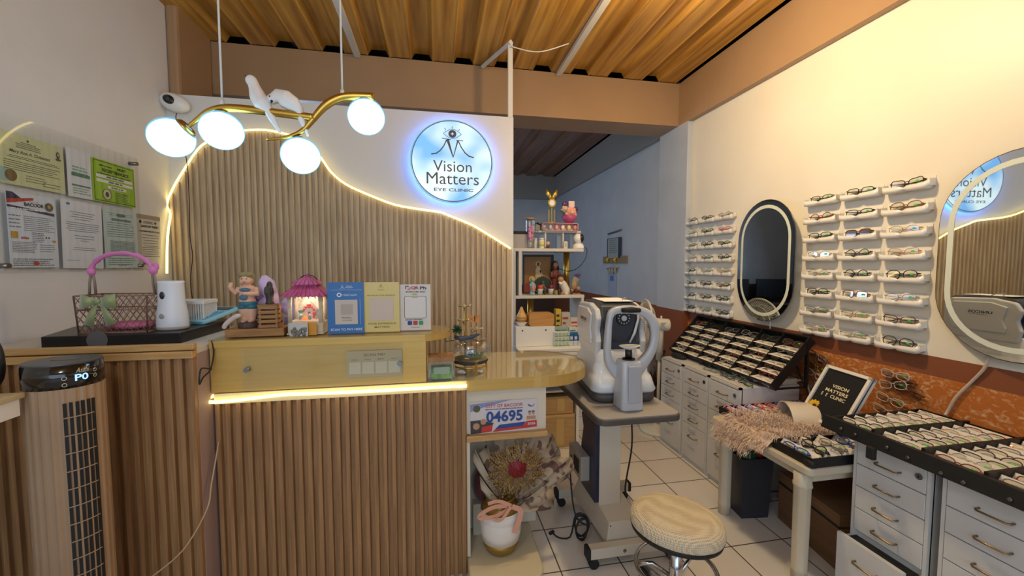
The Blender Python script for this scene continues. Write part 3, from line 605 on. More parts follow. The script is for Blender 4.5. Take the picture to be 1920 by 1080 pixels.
# air freshener
c = onz(316, 619, BZ)
t = thing('air_freshener', 'white cylindrical air freshener dispenser on the black box', 'air freshener', (c.x, c.y+.03, BZ)); t.scale = (1.13,)*3
MB().lathe([(.047, 0), (.049, .006), (.05, .02), (.048, .06), (.042, .10), (.040, .17), (.042, .178), (.038, .180), (.036, .172), (0, .172)], 32, sy=.85).build('housing', mat('freshener_white', '#dfe3ea', .35), t)
MB().lathe([(.0475, 0), (.050, .004), (.0505, .012)], 32, sy=.85).build('base_band', mat('taupe_band', '#a79c92', .5), t)
Mx = Matrix.Rotation(-.32, 4, 'Z')
MB(Mx).ell((0, -.036, .128), (.010, .004, .014)).build('sensor_window', mat('sensor', '#2d3036', .2), t)
MB(Mx).ell((0, -.041, .052), (.011, .003, .010)).build('nozzle_hole', mat('nozzle', '#9a9c96', .4), t)
# white perforated basket
c = onz(352, 608, BZ)
t = thing('plastic_basket', 'small white slotted plastic basket behind the air freshener', 'basket', (c.x, c.y+.05, BZ)); t.scale = (1.13,)*3
mb = MB(); w, d_, h = .06, .05, .095
for x in [-w+i*.0086 for i in range(15)]: mb.bb(x-.0022, x+.0022, -d_, -d_+.002, .01, h-.015); mb.bb(x-.0022, x+.0022, d_-.002, d_, .01, h-.015)
for y in [-d_+i*.0083 for i in range(13)]: mb.bb(w-.002, w, y-.002, y+.002, .01, h-.015); mb.bb(-w, -w+.002, y-.002, y+.002, .01, h-.015)
mb.bb(-w, w, -d_, d_, 0, .012); mb.build('slotted_body', M_white, t)
MB().bb(-w-.005, w+.005, -d_-.005, -d_+.003, h-.015, h).bb(-w-.005, w+.005, d_-.003, d_+.005, h-.015, h).bb(w-.003, w+.005, -d_, d_, h-.015, h).bb(-w-.005, -w+.003, -d_, d_, h-.015, h).build('rim', M_white, t, bevel=.002)
# calculator
c = onz(380, 602, BZ)
t = thing('calculator', 'pale blue desk calculator on the corner of the black box', 'calculator', (c.x+.035, c.y-.01, BZ+.022), -.5, rot=(.22, 0, -.34)); t.scale = (1.4,)*3
M_cb = mat('calc_blue', '#8fcbe6', .35)
MB().prism(rrect(-.055, .055, -.075, .075, .012), 0, .012, 'z').build('body', M_cb, t, bevel=.003)
MB().bb(-.042, .042, .035, .060, .0122, .0145).build('display', mat('calc_display', '#3e5260', .2), t)
mb = MB()
for i in range(5):
    for j in range(5): mb.bb(-.044+i*.0186, -.031+i*.0186, -.062+j*.0175, -.051+j*.0175, .012, .0155)
mb.build('keys', mat('calc_keys', '#6aa9c9', .4), t, bevel=.001)
# tower fan
c = Vector((-1.150, 1.475, 0))
t = thing('tower_fan', 'beige tower fan with ribbed body and black top showing P0', 'fan', c)
RT_ = .090; H_ = 1.13
prof = []
for i in range(96):
    a = 2*PI*i/96; r = RT_*(1+(.035 if i % 4 in (0, 1) and not (PI*.85 < a < 1.35*PI) else 0)); prof.append((r*math.cos(a), r*.92*math.sin(a)))
MB().prism(prof, .03, H_-.072, 'z').build('ribbed_body', noisy('fan_beige', '#9c8064', '#a98d70', (1, 1, 1), 3, .45), t)
MB().lathe([(.125, 0), (.125, .02), (.11, .035)], 48).build('base_plate', M_blackm, t)
cyl_ = [(RT_*1.02*math.cos(2*PI*i/64), RT_*.94*math.sin(2*PI*i/64)) for i in range(64)]
MB().prism(cyl_, H_-.072, H_-.002, 'z', sm=True).build('control_head', mat('piano_black', '#0b0b0d', .12, coat=.6), t)
MB().prism([(x*.98, y*.98) for x, y in cyl_], H_-.003, H_+.003, 'z', sm=True).bb(-.03, .04, -.006, .006, H_+.003, H_+.004).build('top_plate', mat('fan_top_grey', '#4b4d52', .3), t, bevel=.001)
ag = -.62   # grille direction (towards the right of the camera)
mb = MB()
for i in range(6):
    a = ag-.36+i*.145
    x, y = RT_*1.012*math.cos(a), RT_*.93*math.sin(a); mb.box((x, y, .715), (.006, .0075, .60), RZ(a))
mb.mat(1)
for j in range(11):
    z = .42+j*.055; mb.tube([(RT_*1.035*math.cos(a), RT_*.955*math.sin(a), z) for a in [ag-.40+.085*i for i in range(10)]], .0022, 5)
mb.build('grille', [M_blackm, mat('fan_bars', '#a58b70', .45)], t)
def curved(mb, rad, zz, ang0):     # wrap flat drawing (x,.,z) round the head
    mb.v = [(rad*math.cos(ang0+p[0]/rad)*1.0, rad*.925*math.sin(ang0+p[0]/rad), zz+p[2]) for p in mb.v]; return mb
mb = MB(); mb.text('P0', -.012, .02, -.012, .008, 0, bold=.02); curved(mb, RT_*1.03, H_-.040, ag+.05).build('display_digits', mat('blue_digits', '#8fb8ff', .4, emit=2.0, ecol='#7fa8ff'), t)
mb = MB(); mb.text('Asahi', -.01, .024, .012, .027, 0, shear=.4); curved(mb, RT_*1.03, H_-.040, ag+.05)
mb2 = MB()
for x, z in ((-.035, 0), (-.035, -.02), (.04, .012), (.04, -.005)): mb2.ring(x, z, .006, .0045, 0, 14)
curved(mb2, RT_*1.03, H_-.040, ag+.05); mb.add(mb2.v, mb2.f, False).build('markings', mat('cream_mark', '#c9c3b0', .5), t)
# wooden side table at the left edge and black ring
t = thing('side_table', 'pale wooden table top with white edge, cut off by the left picture edge', 'table', (-1.4, .95, 0))
e = onz(48, 735, 1.06)
TR = Matrix.Translation((1.4, -.95, 0))
MB(TR).bb(-1.67, e.x, .25, e.y, 1.045, 1.06).build('table_top', noisy('pale_table_wood', '#b3a078', '#cdbb92', (25, 1.5, 1), 4, .5), t, bevel=.003)
MB(TR).bb(-1.66, e.x-.008, .26, e.y-.01, .995, 1.045).build('white_apron', M_white, t)
for x in (-1.64, -1.45):
    for y in (.3, e.y-.15): MB(TR).bb(x-.02, x+.02, y-.02, y+.02, 0, .995).build('leg', M_white, t)
mb = MB(); R_o = .062
mb.tube([(R_o*.92*math.cos(a), 0, R_o*math.sin(a)) for a in [2*PI*i/36 for i in range(36)]], .016, 14, closed=True)
q = onz(4, 722, 1.06)
one('padded_ring', mb, mat('black_leather', '#17171a', .45), 'thick black padded ring on the table at the left picture edge', 'ring', (q.x, q.y-.03, 1.06+R_o+.016), -.6)
# ================================================================== SMALL THINGS ON THE COUNTER
CT = 1.134
def at(px, py, y, z=None):
    p = ony(px, py, y)
    if z is not None: p.z = z
    return p
def wid(pa, pb, y): return ony(pb, 560, y).x-ony(pa, 560, y).x
M_raw = noisy('raw_wood', '#8a6236', '#a87c48', (3, 3, 22), 3, .6)
c = at(485, 620, 1.845, CT); w = wid(431, 540, 1.80)
one('wood_block', MB().bb(-w/2, w/2, -.045, .06, 0, .032), M_raw, 'low brown wooden block base under the cherub figurine and slatted crate', 'base', c, .06, bevel=.003)
BZ2 = CT+.032
M_skin = mat('figurine_skin', '#dcae92', .5); M_clothb = mat('figurine_teal', '#2f6d80', .5)
c = at(466, 600, 1.85, BZ2+.024)
t = thing('cherub_figurine', 'painted cherub figurine with blond hair and teal shorts', 'figurine', c)
hgt = .205; u = hgt/100
body = MB()
body.tube([(-.012, 0, .0), (-.013, 0, .03), (-.014, 0, .062)], [.011, .017, .021], 12).tube([(.012, .004, .0), (.013, .003, .03), (.014, 0, .062)], [.011, .018, .021], 12)
body.ell((-.013, -.008, .004), (.011, .02, .007)).ell((.013, -.005, .004), (.011, .02, .007))
body.ell((0, 0, .085), (.032, .026, .026)).ell((0, -.003, .115), (.029, .025, .032)).ell((0, 0, .142), (.032, .02, .014)).cyl((0, 0, .14), (0, 0, .16), .011)
body.tube([(-.030, 0, .142), (-.043, -.01, .122), (-.052, -.02, .142)], [.012, .011, .009], 10).ell((-.053, -.022, .150), (.009, .008, .012))
body.tube([(.030, 0, .142), (.040, -.01, .118), (.012, -.03, .120)], [.012, .012, .009], 10).ell((.004, -.032, .121), (.011, .008, .008))
body.ell((0, -.002, .178), (.026, .025, .026)).ell((-.011, -.017, .170), .010).ell((.011, -.017, .170), .010).ell((0, -.027, .174), (.004, .004, .004))
for i in range(3): body.tube([(-.054+i*.005, -.024, .156), (-.056+i*.006, -.026, .168)], .0028, 6)
body.build('body', M_skin, t, remesh=.0026, smooth=3)
MB().ell((0, .004, .188), (.030, .028, .022)).ell((-.012, -.014, .198), (.016, .012, .010)).ell((.012, -.013, .197), (.016, .012, .010)).ell((0, .014, .170), (.026, .014, .022)).build('hair', mat('figurine_hair', '#8f8258', .6), t)
MB().ell((0, 0, .078), (.036, .030, .018)).ell((-.015, 0, .064), (.024, .025, .014)).ell((.015, 0, .064), (.024, .025, .014)).build('shorts', M_clothb, t, remesh=.003, smooth=2)
MB().ell((0, -.022, .136), (.022, .010, .008)).ell((-.004, -.029, .105), (.016, .006, .012)).build('blue_drapery', mat('figurine_blue', '#4d6f88', .5), t)
mb = MB()
for s in (-1, 1): mb.ell((s*.009, -.0265, .181), (.0028, .0015, .0018), 8, 6)
mb.ell((0, -.0285, .165), (.005, .0015, .0013), 8, 6).build('face_paint', mat('figurine_paint', '#5b3830', .5), t)
one('log_stump', MB().lathe([(.036, 0), (.038, .003), (.036, .021), (.033, .024)], 24), noisy('stump_brown', '#3a2a26', '#5c463f', (30, 30, 2), 3, .6),
    'round dark brown stump the cherub figurine stands on', 'stump', at(466, 600, 1.85, BZ2))
c = at(511, 600, 1.84, BZ2); w = wid(488, 535, 1.82); h = .098
mb = MB()
for i in range(5):
    z = .003+i*.0195
    mb.bb(-w/2, w/2*.6, -.03, -.026, z, z+.012); mb.bb(-w/2, w/2*.6, .026, .03, z, z+.012); mb.bb(-w/2, -w/2+.004, -.03, .03, z, z+.012); mb.bb(w/2*.6-.004, w/2*.6, -.03, .03, z, z+.012)
for x in (-w/2+.004, w/2*.6-.012):
    for y in (-.026, .018): mb.bb(x, x+.008, y, y+.008, 0, h)
mb.bb(-w/2, w/2*.6, -.03, .03, h-.004, h)
one('slatted_crate', mb, M_raw, 'small upright slatted wooden crate beside the cherub figurine', 'crate', c, .12)
c = at(506, 570, 1.845, BZ2+h)
fig = MB().lathe([(.017, 0), (.018, .006), (.014, .01), (.015, .03), (.018, .05), (.012, .07), (.007, .077), (0, .078)], 16, sy=.8).ell((0, 0, .083), (.009, .009, .011)).ell((-.012, -.006, .055), (.006, .01, .02)).ell((.012, -.006, .055), (.006, .01, .02)).ell((0, .003, .076), (.012, .011, .02))
one('hooded_statuette', fig, mat('dark_bronze', '#3b332b', .45), 'tiny dark hooded statuette standing on the slatted crate', 'statuette', c, remesh=.0025, smooth=2)
# lilac bow, purple ribbon flower behind
def ribbon(mb, pts, w, wdir=(0, 0, 1)):
    wd = Vector(wdir).normalized()*w/2; v = []
    for p in pts: p = Vector(p); v += [p-wd, p+wd]
    return mb.add(v, [(2*i, 2*i+2, 2*i+3, 2*i+1) for i in range(len(pts)-1)], True)
c = at(523, 556, 1.94, CT+.055)
M_lil = mat('lilac_satin', '#c7acd6', .45, sheen=.6)
mb = MB(); 
for a, l in ((1.95, .11), (.35, .10), (-.25, .09), (2.7, .06), (3.3, .07)):
    d = Vector((math.cos(a), 0, math.sin(a))); n_ = Vector((-d.z, 0, d.x))
    mb.tube([Vector((0, 0, .04))+d*l*k_+Vector((0, -.018*math.sin(k_*3.1), 0)) for k_ in (0, .25, .5, .8, 1)], [.006, .018, .024, .026, .008], 10, flat=.45)
mb.ell((0, -.01, .04), (.014, .012, .014))
one('lilac_bow', mb, M_lil, 'large lilac ribbon bow behind the slatted crate', 'bow', c); bpy.data.objects['lilac_bow'].scale = (1.35,)*3
c = at(482, 548, 1.93, CT+.045)
mb = MB(); rr = random.Random(5)
mb.mat(0)
for i in range(16): mb.ell((rr.uniform(-.02, .02), rr.uniform(-.015, .015), .05+rr.uniform(-.025, .025)), (.016, .014, .013), 10, 7)
mb.mat(1)
for i in range(14): mb.ell((rr.uniform(-.015, .02), rr.uniform(-.012, .012), .10+rr.uniform(-.018, .022)), (.013, .012, .011), 10, 7)
one('ribbon_flower', mb, [mat('deep_purple', '#5d4a86', .5), mat('mauve', '#a88bb4', .5)], 'purple and mauve ribbon flower behind the cherub figurine', 'flower', c)
one('dark_gift_box', MB().bb(-.055, .05, -.03, .035, 0, .045).bb(-.058, .053, -.033, .038, .034, .045), mat('navy_box', '#20242c', .5), 'low dark box behind the wooden base holding the ribbons', 'box', at(500, 600, 1.94, CT), .05, bevel=.002)
one('small_lilac_box', MB().bb(-.03, .03, -.02, .02, 0, .06), mat('lilac_box', '#bba8c4', .5), 'small lilac box just left of the glowing lantern', 'box', at(548, 600, 1.995, CT), 0, bevel=.002)
one('white_heron_ornament', MB().tube(spline([(-.045, 0, .0), (-.035, 0, .02), (-.005, 0, .045), (.02, 0, .055)], 4), [.004, .008]+[.010]*9+[.008, .005], 8), mat('pale_ornament', '#cdbcb6', .4),
    'pale curved ornament lying left of the cherub stump', 'ornament', at(442, 600, 1.80, BZ2+.004))
# snow globe lantern
c = at(579, 620, 1.865, CT); w = wid(546, 612, 1.83)/2
t = thing('snow_lantern', 'glowing snow lantern with pink tiled roof and tiny red house inside', 'lantern', c)
M_st = noisy('lantern_stone', '#b5aa92', '#d4c9b0', (1, 1, 1), 40, .7, bump=.4)
MB().bb(-w*1.05, w*1.05, -.05, .05, 0, .008).bb(-w, w, -.045, .045, .008, .052).build('stone_base', M_st, t, bevel=.003)
for x in (-w+.009, w-.009):
    for y in (-.038, .038): MB().tube([(x, y, .05), (x*1.02, y, .10), (x, y, .165)], [.0095, .008, .0105], 8).build('post', M_st, t)
mb = MB()
for i in range(9):
    x = -w+.018+i*(2*w-.036)/8; mb.tube([(x, -.043, .168), (x+.004, -.044, .158-.006*(i % 2))], [.007, .002], 6)
mb.build('frosted_fringe', M_st, t)
mb = MB(); rows = 3; M_roof = noisy('pink_roof_tile', '#9c3060', '#c55a8a', (1, 1, 1), 30, .4)
def tiles(x0, x1, z0, z1, d0, d1, nr, nt):
    for s in (-1, 1):
        pass
    for r in range(nr):
        for i in range(nt):
            ta, tb = r/nr, (r+1)/nr; xa = x0+(x1-x0)*ta; xb = x0+(x1-x0)*tb; za = z0+(z1-z0)*ta; zb = z0+(z1-z0)*tb; ya = d0+(d1-d0)*ta; yb = d0+(d1-d0)*tb
            for sgn in (-1, 1):
                a0 = -xa+2*xa*i/nt; a1 = -xa+2*xa*(i+1)/nt; b0 = -xb+2*xb*i/nt; b1 = -xb+2*xb*(i+1)/nt; g = (a1-a0)*.06
                mb.add([(a0+g, sgn*(ya+.003), za-.001), ((a0+a1)/2, sgn*(ya+.004), za-.004), (a1-g, sgn*(ya+.003), za-.001), (b1-g, sgn*yb, zb+.004), (b0+g, sgn*yb, zb+.004)], [(0, 1, 2, 3, 4)], False)
                a0 = -ya+2*ya*i/nt; a1 = -ya+2*ya*(i+1)/nt; b0 = -yb+2*yb*i/nt; b1 = -yb+2*yb*(i+1)/nt
                mb.add([(sgn*(xa+.003), a0, za-.001), (sgn*(xa+.003), a1, za-.001), (sgn*xb, b1, zb+.004), (sgn*xb, b0, zb+.004)], [(0, 1, 2, 3)], False)
W2 = w*1.28
mb.add([(-W2, -.062, .162), (W2, -.062, .162), (W2, .062, .162), (-W2, .062, .162), (-w*.62, -.03, .202), (w*.62, -.03, .202), (w*.62, .03, .202), (-w*.62, .03, .202)], [(3, 2, 1, 0), (0, 1, 5, 4), (1, 2, 6, 5), (2, 3, 7, 6), (3, 0, 4, 7), (4, 5, 6, 7)], False)
tiles(W2, w*.62, .164, .203, .063, .031, 3, 9)
mb.bb(-w*.62, w*.62, -.03, .03, .200, .212)
W3 = w*.80
mb.add([(-W3, -.040, .212), (W3, -.040, .212), (W3, .040, .212), (-W3, .040, .212), (0, 0, .246)], [(3, 2, 1, 0), (0, 1, 4), (1, 2, 4), (2, 3, 4), (3, 0, 4)], False)
tiles(W3, .006, .214, .246, .041, .004, 3, 6)
mb.bb(-.004, .004, -.004, .004, .244, .256)
mb.build('tiled_roof', M_roof, t)
MB().tube([(w*.55*math.cos(a), .012, .222+.028*math.sin(a)) for a in [PI*i/14 for i in range(15)]], .0022, 6).build('carry_handle', M_ink, t)
MB().rect(-w*.86, w*.86, .05, .165, .036).build('snowy_backdrop', noisy('snowy_backdrop', '#7f8f80', '#e9e4cc', (1, 1, 1), 60, .6), t)
MB().bb(-w*.86, w*.86, -.04, .036, .052, .058).build('snow_floor', mat('snow_floor', '#efe2c0', .8), t)
h_ = MB().mat(0).bb(-.018, .026, .0, .028, .058, .100).prism([(-.022, .098), (.030, .098), (.004, .135)], -.002, .03, 'y').mat(1)
for x, z in ((-.016, .102), (-.008, .112), (.0, .122), (.008, .122), (.015, .112), (.023, .102), (.004, .113)): h_.ell((x, -.004, z), .0055, 8, 6)
h_.mat(2).bb(.0, .009, -.003, 0, .075, .092).mat(3)
for x in (-.028, -.024): h_.ell((x, -.006, .095), (.010, .008, .006), 8, 6)
h_.build('tiny_house', [mat('house_cream', '#e8c9a8', .6), mat('house_red', '#d4302a', .5), mat('house_door', '#5a6a7a', .5), mat('house_green', '#3f7a45', .6)], t)
h_ = MB().mat(0)
for i in range(7): h_.tube([((i-3)*.0045-.006, -.026, .058), ((i-3)*.002-.006, -.026, .072+.004*(i % 2))], [.004, .001], 6)
h_.mat(1).ell((-.024, -.022, .068), (.007, .006, .010), 8, 6).ell((.012, -.022, .068), (.007, .006, .010), 8, 6).mat(2).ell((-.024, -.022, .081), .005, 8, 6).ell((.012, -.022, .081), .005, 8, 6).mat(3).ell((.030, -.018, .085), (.008, .006, .010), 8, 6).ell((.027, -.018, .072), (.005, .005, .008), 8, 6)
h_.build('fire_and_gnomes', [mat('tiny_fire', '#ff7a10', .5, emit=.6, ecol='#ff8a20'), mat('gnome_blue', '#6d93a8', .5), mat('gnome_white', '#e6dccb', .5), mat('tiny_mushroom', '#c42a26', .5)], t)
MB().bb(-w*.86, w*.86, -.043, -.042, .052, .166).build('front_pane', M_clear, t)
pl('lantern_light', c+Vector((0, -.012, .150)), .28, (1, .80, .50), .012)
# three payment signs
def stand(name, label, px0, px1, py0, py1, y, mcol, draw, mats, tilt=-.08):
    a = ony(px0, py1, y); b_ = ony(px1, py0, y); w = b_.x-a.x; h = b_.z-CT
    t = thing(name, label, 'sign', ((a.x+b_.x)/2, y, CT), 0)
    MB().prism([(-w/2, 0), (w/2, 0), (w/2, h), (-w/2, h)], 0, .003, 'y').bb(-w/2, w/2, .003, .05, 0, .003).build('board', mcol, t, rot=(tilt*0, 0, 0))
    mb = MB(); draw(mb, w, h); mb.build('printing', mats, t, loc=(0, -.0006, 0)); return t
def logo(mb, cx, cz, s):
    mb.stroke([(cx-s, cz-s*.5), (cx-s*.5, cz-.35*s), (cx-s*.25, cz+.4*s)], s*.10, -.001).stroke([(cx+s, cz-s*.5), (cx+s*.5, cz-.35*s), (cx+s*.25, cz+.4*s)], s*.10, -.001)
    mb.stroke([(cx-s*.22, cz+.35*s), (cx, cz-.6*s), (cx+s*.22, cz+.35*s)], s*.14, -.001).ring(cx, cz+.72*s, s*.22, s*.12, -.001, 16)
def d1(mb, w, h):
    mb.mat(0); logo(mb, -w*.08, h*.90, w*.07); mb.text('Vision', .03*w, .19*w, h*.915, h*.94, -.001); mb.text('Matters', 0, .22*w, h*.885, h*.91, -.001)
    mb.rect(-w*.40, w*.46, h*.848, h*.851, -.001); mb.rect(w*.40, w*.405, h*.17, h*.68, -.001)
    mb.text('GCash', -w*.05, w*.32, h*.735, h*.775, -.001); mb.ring(-w*.17, h*.755, w*.065, w*.035, -.001, 24); mb.disc(-w*.10, h*.755, w*.02, y=-.001)
    mb.mat(1).rect(-w*.29, w*.33, h*.18, h*.66, -.001); mb.mat(2).lines(-w*.12, w*.15, h*.32, 1, .01, h*.012, -.002, 3).lines(-w*.1, w*.18, h*.29, 2, h*.03, h*.006, -.002, 4)
    mb.mat(3).rect(-w*.13, w*.20, h*.37, h*.57, -.002)
    mb.mat(0).text('SCAN TO PAY HERE', -w*.42, w*.45, h*.055, h*.10, -.001, bold=.01)
stand('blue_payment_sign', 'blue upright sign reading GCash SCAN TO PAY HERE on the counter', 615, 681, 529, 624, 1.82, mat('sign_blue', '#1f66ab', .3), d1,
      [mat('sign_white_ink', '#dfe6ee', .5), mat('sign_inset', '#c9bfb4', .6), mat('tiny_grey', '#6c6660', .6), mat('blank_square', '#b3a99e', .6)])
def d2(mb, w, h):
    mb.mat(0); logo(mb, 0, h*.92, w*.07); mb.text('Vision Matters', -.09*w, .09*w, h*.84, h*.86, -.001)
    mb.text('WE VALUE YOUR FEEDBACK', -w*.39, w*.40, h*.725, h*.75, -.001, bold=.01); mb.text('YOUR EXPERIENCE', -w*.38, w*.40, h*.15, h*.19, -.001, bold=.008); mb.text('MATTERS!', -w*.20, w*.22, h*.08, h*.12, -.001, bold=.008)
    mb.mat(1).rect(-w*.33, w*.33, h*.235, h*.69, -.001)
stand('yellow_feedback_sign', 'pale yellow upright sign reading YOUR EXPERIENCE MATTERS', 682, 748, 529, 622, 1.83, mat('sign_yellow', '#d8c478', .35), d2,
      [mat('gold_ink', '#8f7a24', .5), mat('sign_inset2', '#cfbfae', .6)])
def d3(mb, w, h):
    mb.mat(0).text('Ph', w*.16, w*.36, h*.89, h*.955, -.001, bold=.03).text('SCAN NA ALL!', -w*.30, w*.33, h*.825, h*.855, -.001, bold=.03)
    mb.stroke([(-w*.30, h*.905), (-w*.30, h*.96), (-w*.20, h*.96)], w*.03, -.001)
    mb.mat(1).text('QR', -w*.13, w*.12, h*.885, h*.96, -.001, bold=.04).stroke([(-w*.24, h*.895), (-w*.16, h*.895), (-w*.16, h*.94)], w*.03, -.0011)
    mb.mat(2).disc(-w*.02, h*.785, w*.10, h*.018, -.001); mb.mat(0).text('PAY HERE', -w*.08, w*.05, h*.778, h*.79, -.0016)
    mb.mat(3).prism(rrect(-w*.35, w*.36, h*.26, h*.745, w*.06), -.001, -.0006, 'y'); mb.mat(4).prism(rrect(-w*.335, w*.345, h*.268, h*.737, w*.05), -.0016, -.0011, 'y')
    mb.mat(0).lines(-w*.1, w*.1, h*.72, 1, .01, h*.008, -.002, 5).lines(-w*.32, w*.34, h*.235, 1, .01, h*.012, -.001, 6).lines(-w*.14, w*.16, h*.065, 1, .01, h*.008, -.001, 9)
    for i, cx in enumerate((-.18, 0, .18)): mb.mat((5, 1, 6)[i]).prism(rrect(w*cx-w*.07, w*cx+w*.07, h*.115, h*.205, w*.02), -.001, -.0006, 'y')
stand('white_payment_sign', 'white upright sign reading QR Ph SCAN NA ALL on the counter', 750, 807, 533, 621, 1.85, mat('sign_offwhite', '#d9d2c8', .4), d3,
      [mat('sign_navy', '#232450', .5), mat('sign_red', '#c02f35', .5), mat('sign_lime', '#c8c832', .5), mat('thin_outline', '#4a4a50', .6), mat('sign_offwhite2', '#dedad4', .5), mat('icon_blue', '#27408f', .5), mat('icon_green', '#2f9a58', .5)])
c = at(560, 616, 1.785, CT); 
t = thing('silver_card', 'small silver relief card standing before the glowing lantern', 'card', c)
MB().bb(-.035, .035, 0, .002, 0, .055).build('card_plate', mat('silver_plate', '#b9b5ad', .35, .4), t)
mb = MB(); rr = random.Random(4)
for i in range(26): mb.ell((rr.uniform(-.028, .030), -.002, rr.uniform(.004, .034)), (.006, .003, .006), 8, 6)
mb.build('relief', mat('relief_grey', '#77756c', .4, .5), t)
one('orange_card', MB().bb(-.022, .022, 0, .002, 0, .054), mat('orange_card', '#d0902a', .5), 'small orange card tucked behind the silver card', 'card', at(583, 614, 1.80, CT))
# glass jar with wooden lid
LZ = .9185
c = at(828, 710, 1.81, LZ); w = wid(803, 853, 1.79)/2
t = thing('glass_box', 'square glass box with wooden lid and green filling on the lower counter', 'glass box', c)
MB().prism(rrect(-w, w, 0, .085, .012), -.045, .045, 'y').build('glass_body', glassy('jar_glass', (.85, .9, .86), .10, .03), t)
MB().bb(-w*.80, w*.80, -.036, .036, .006, .055).build('green_filling', noisy('green_filling', '#35601f', '#8bb54a', (1, 1, 1), 30, .5), t, bevel=.004)
MB().rect(-w*.6, w*.62, .030, .060, -.037).build('paper_slip', mat('slip', '#a9b7a4', .6), t)
MB().prism(rrect(-w*1.0, w*1.0, .086, .106, .005), -.047, .047, 'y').ell((0, -.035, .108), (.008, .006, .006)).build('wooden_lid', noisy('lid_wood', '#8a6138', '#a67a4a', (20, 2, 2), 3, .4), t)
# glass bowl with metal flowers
c = at(882, 690, 1.925, LZ)
t = thing('glass_bowl', 'round glass bowl on a brass stand with metal lotus flowers', 'bowl', c)
rb = wid(843, 922, 1.92)/2
prof = [(rb*math.sin(a), .10-rb*.78*math.cos(a)) for a in [.35+i*(2.35-.35)/16 for i in range(17)]]
MB().lathe([(0, prof[0][1])]+prof, 40).build('bowl_glass', glassy('bowl_glass', (.88, .9, .9), .10, .02), t)
MB().lathe([(0, .045), (rb*.82, .045), (rb*.86, .052), (rb*.80, .060), (0, .060)], 32).build('dark_sand', mat('dark_sand', '#33302c', .7), t)
mb = MB(); rr = random.Random(9)
for i in range(60):
    a = rr.uniform(0, 6.28); mb.tube([(.035, -.01, .06), (.035+.03*math.cos(a), -.01+.03*math.sin(a), .06+rr.uniform(.012, .03))], [.003, .0006], 4)
mb.ell((.035, -.01, .066), (.026, .022, .012)).build('green_moss', mat('moss', '#2f6a33', .7), t)
MB().ell((-.02, -.03, .070), (.020, .014, .008)).ell((.0, .01, .075), (.012, .012, .015)).build('pebble', M_blackm, t)
mb = MB().tube([(rb*.78*math.cos(a), rb*.78*math.sin(a), .028) for a in [2*PI*i/32 for i in range(32)]], .0035, 8, closed=True)
for k_ in range(4):
    a = -PI/2+.25+k_*PI/2; x, y = math.cos(a), math.sin(a)
    mb.box((x*rb*.83, y*rb*.83, .0275), (.012, .004, .055), RZ(a+PI/2))
mb.build('brass_stand', M_brass, t)
for (x, y) in ((-.05, -.055), (.03, -.05)): MB().ell((x, y, .011), (.022, .014, .011), 12, 8).ell((x+.015, y-.006, .008), (.010, .012, .008), 10, 6).build('white_shell', mat('shell', '#c9c2b8', .5), t)
M_goldp = mat('pale_gold_petal', '#c8bd95', .3, .7)
def pet(c, r, droop, nm='metal_flower'):
    mb = MB(); c = Vector(c)
    for k_ in range(5):
        a = k_*2*PI/5+.3; d = Vector((math.cos(a), math.sin(a), 0)); e = Vector((-d.y, d.x, 0))
        mb.add([c, c+d*r*.55+e*r*.38+Vector((0, 0, droop*.2)), c+d*r+Vector((0, 0, droop)), c+d*r*.55-e*r*.38+Vector((0, 0, droop*.2))], [(0, 1, 2, 3)], True)
    mb.ell(c+Vector((0, 0, .004)), (.006, .006, .007), 10, 6)
    o = mb.build(nm, M_goldp, t); q = o.modifiers.new('s', 'SOLIDIFY'); q.thickness = .0015
stem = at(872, 650, 1.925)-c
for (px, py, r, dr) in ((870, 576, .042, .014), (868, 602, .040, .014), (894, 618, .042, .012)):
    q = at(px, py, 1.925)-c; MB().tube([(stem.x, 0, .07), (stem.x, 0, q.z*.8), (q.x, 0, q.z)], .003, 8).build('stem', M_brass, t); pet(q, r, dr)
q = at(857, 618, 1.925)-c; mb = MB(); rr = random.Random(2)
for i in range(70):
    a = rr.uniform(0, 6.28); b_ = rr.uniform(-1.2, 1.2); mb.tube([q, q+Vector((math.cos(a)*math.cos(b_), math.sin(a)*math.cos(b_), math.sin(b_)))*.026], [.003, .0007], 4)
mb.build('green_tuft', mat('tuft', '#20502c', .7), t)
q = at(890, 597, 1.92)-c
mb = MB().mat(0)
for s in (-1, 1): mb.add([q, q+Vector((s*.026, -.004, .024)), q+Vector((s*.030, -.004, .004)), q+Vector((s*.008, 0, -.002))], [(0, 1, 2, 3)]); mb.add([q, q+Vector((s*.022, -.004, -.008)), q+Vector((s*.014, -.004, -.024)), q+Vector((0, 0, -.008))], [(0, 1, 2, 3)])
mb.mat(1).tube([q+Vector((0, -.003, -.014)), q+Vector((0, -.003, .012))], [.0015, .0025], 6)
o = mb.build('butterfly', [mat('orange_wing', '#d8821e', .5), M_ink], t, rot=None)
MB().tube([(stem.x-.05, .01, .165), (stem.x-.02, 0, .155), (stem.x+.04, 0, .165), (stem.x+.07, 0, .175)], [.008, .012, .010, .004], 8, flat=.35).tube([(stem.x-.045, .0, .15), (stem.x-.09, .02, .14), (stem.x-.10, .02, .17)], .0022, 6).build('dark_leaf', mat('dark_leaf', '#4a505c', .5), t)
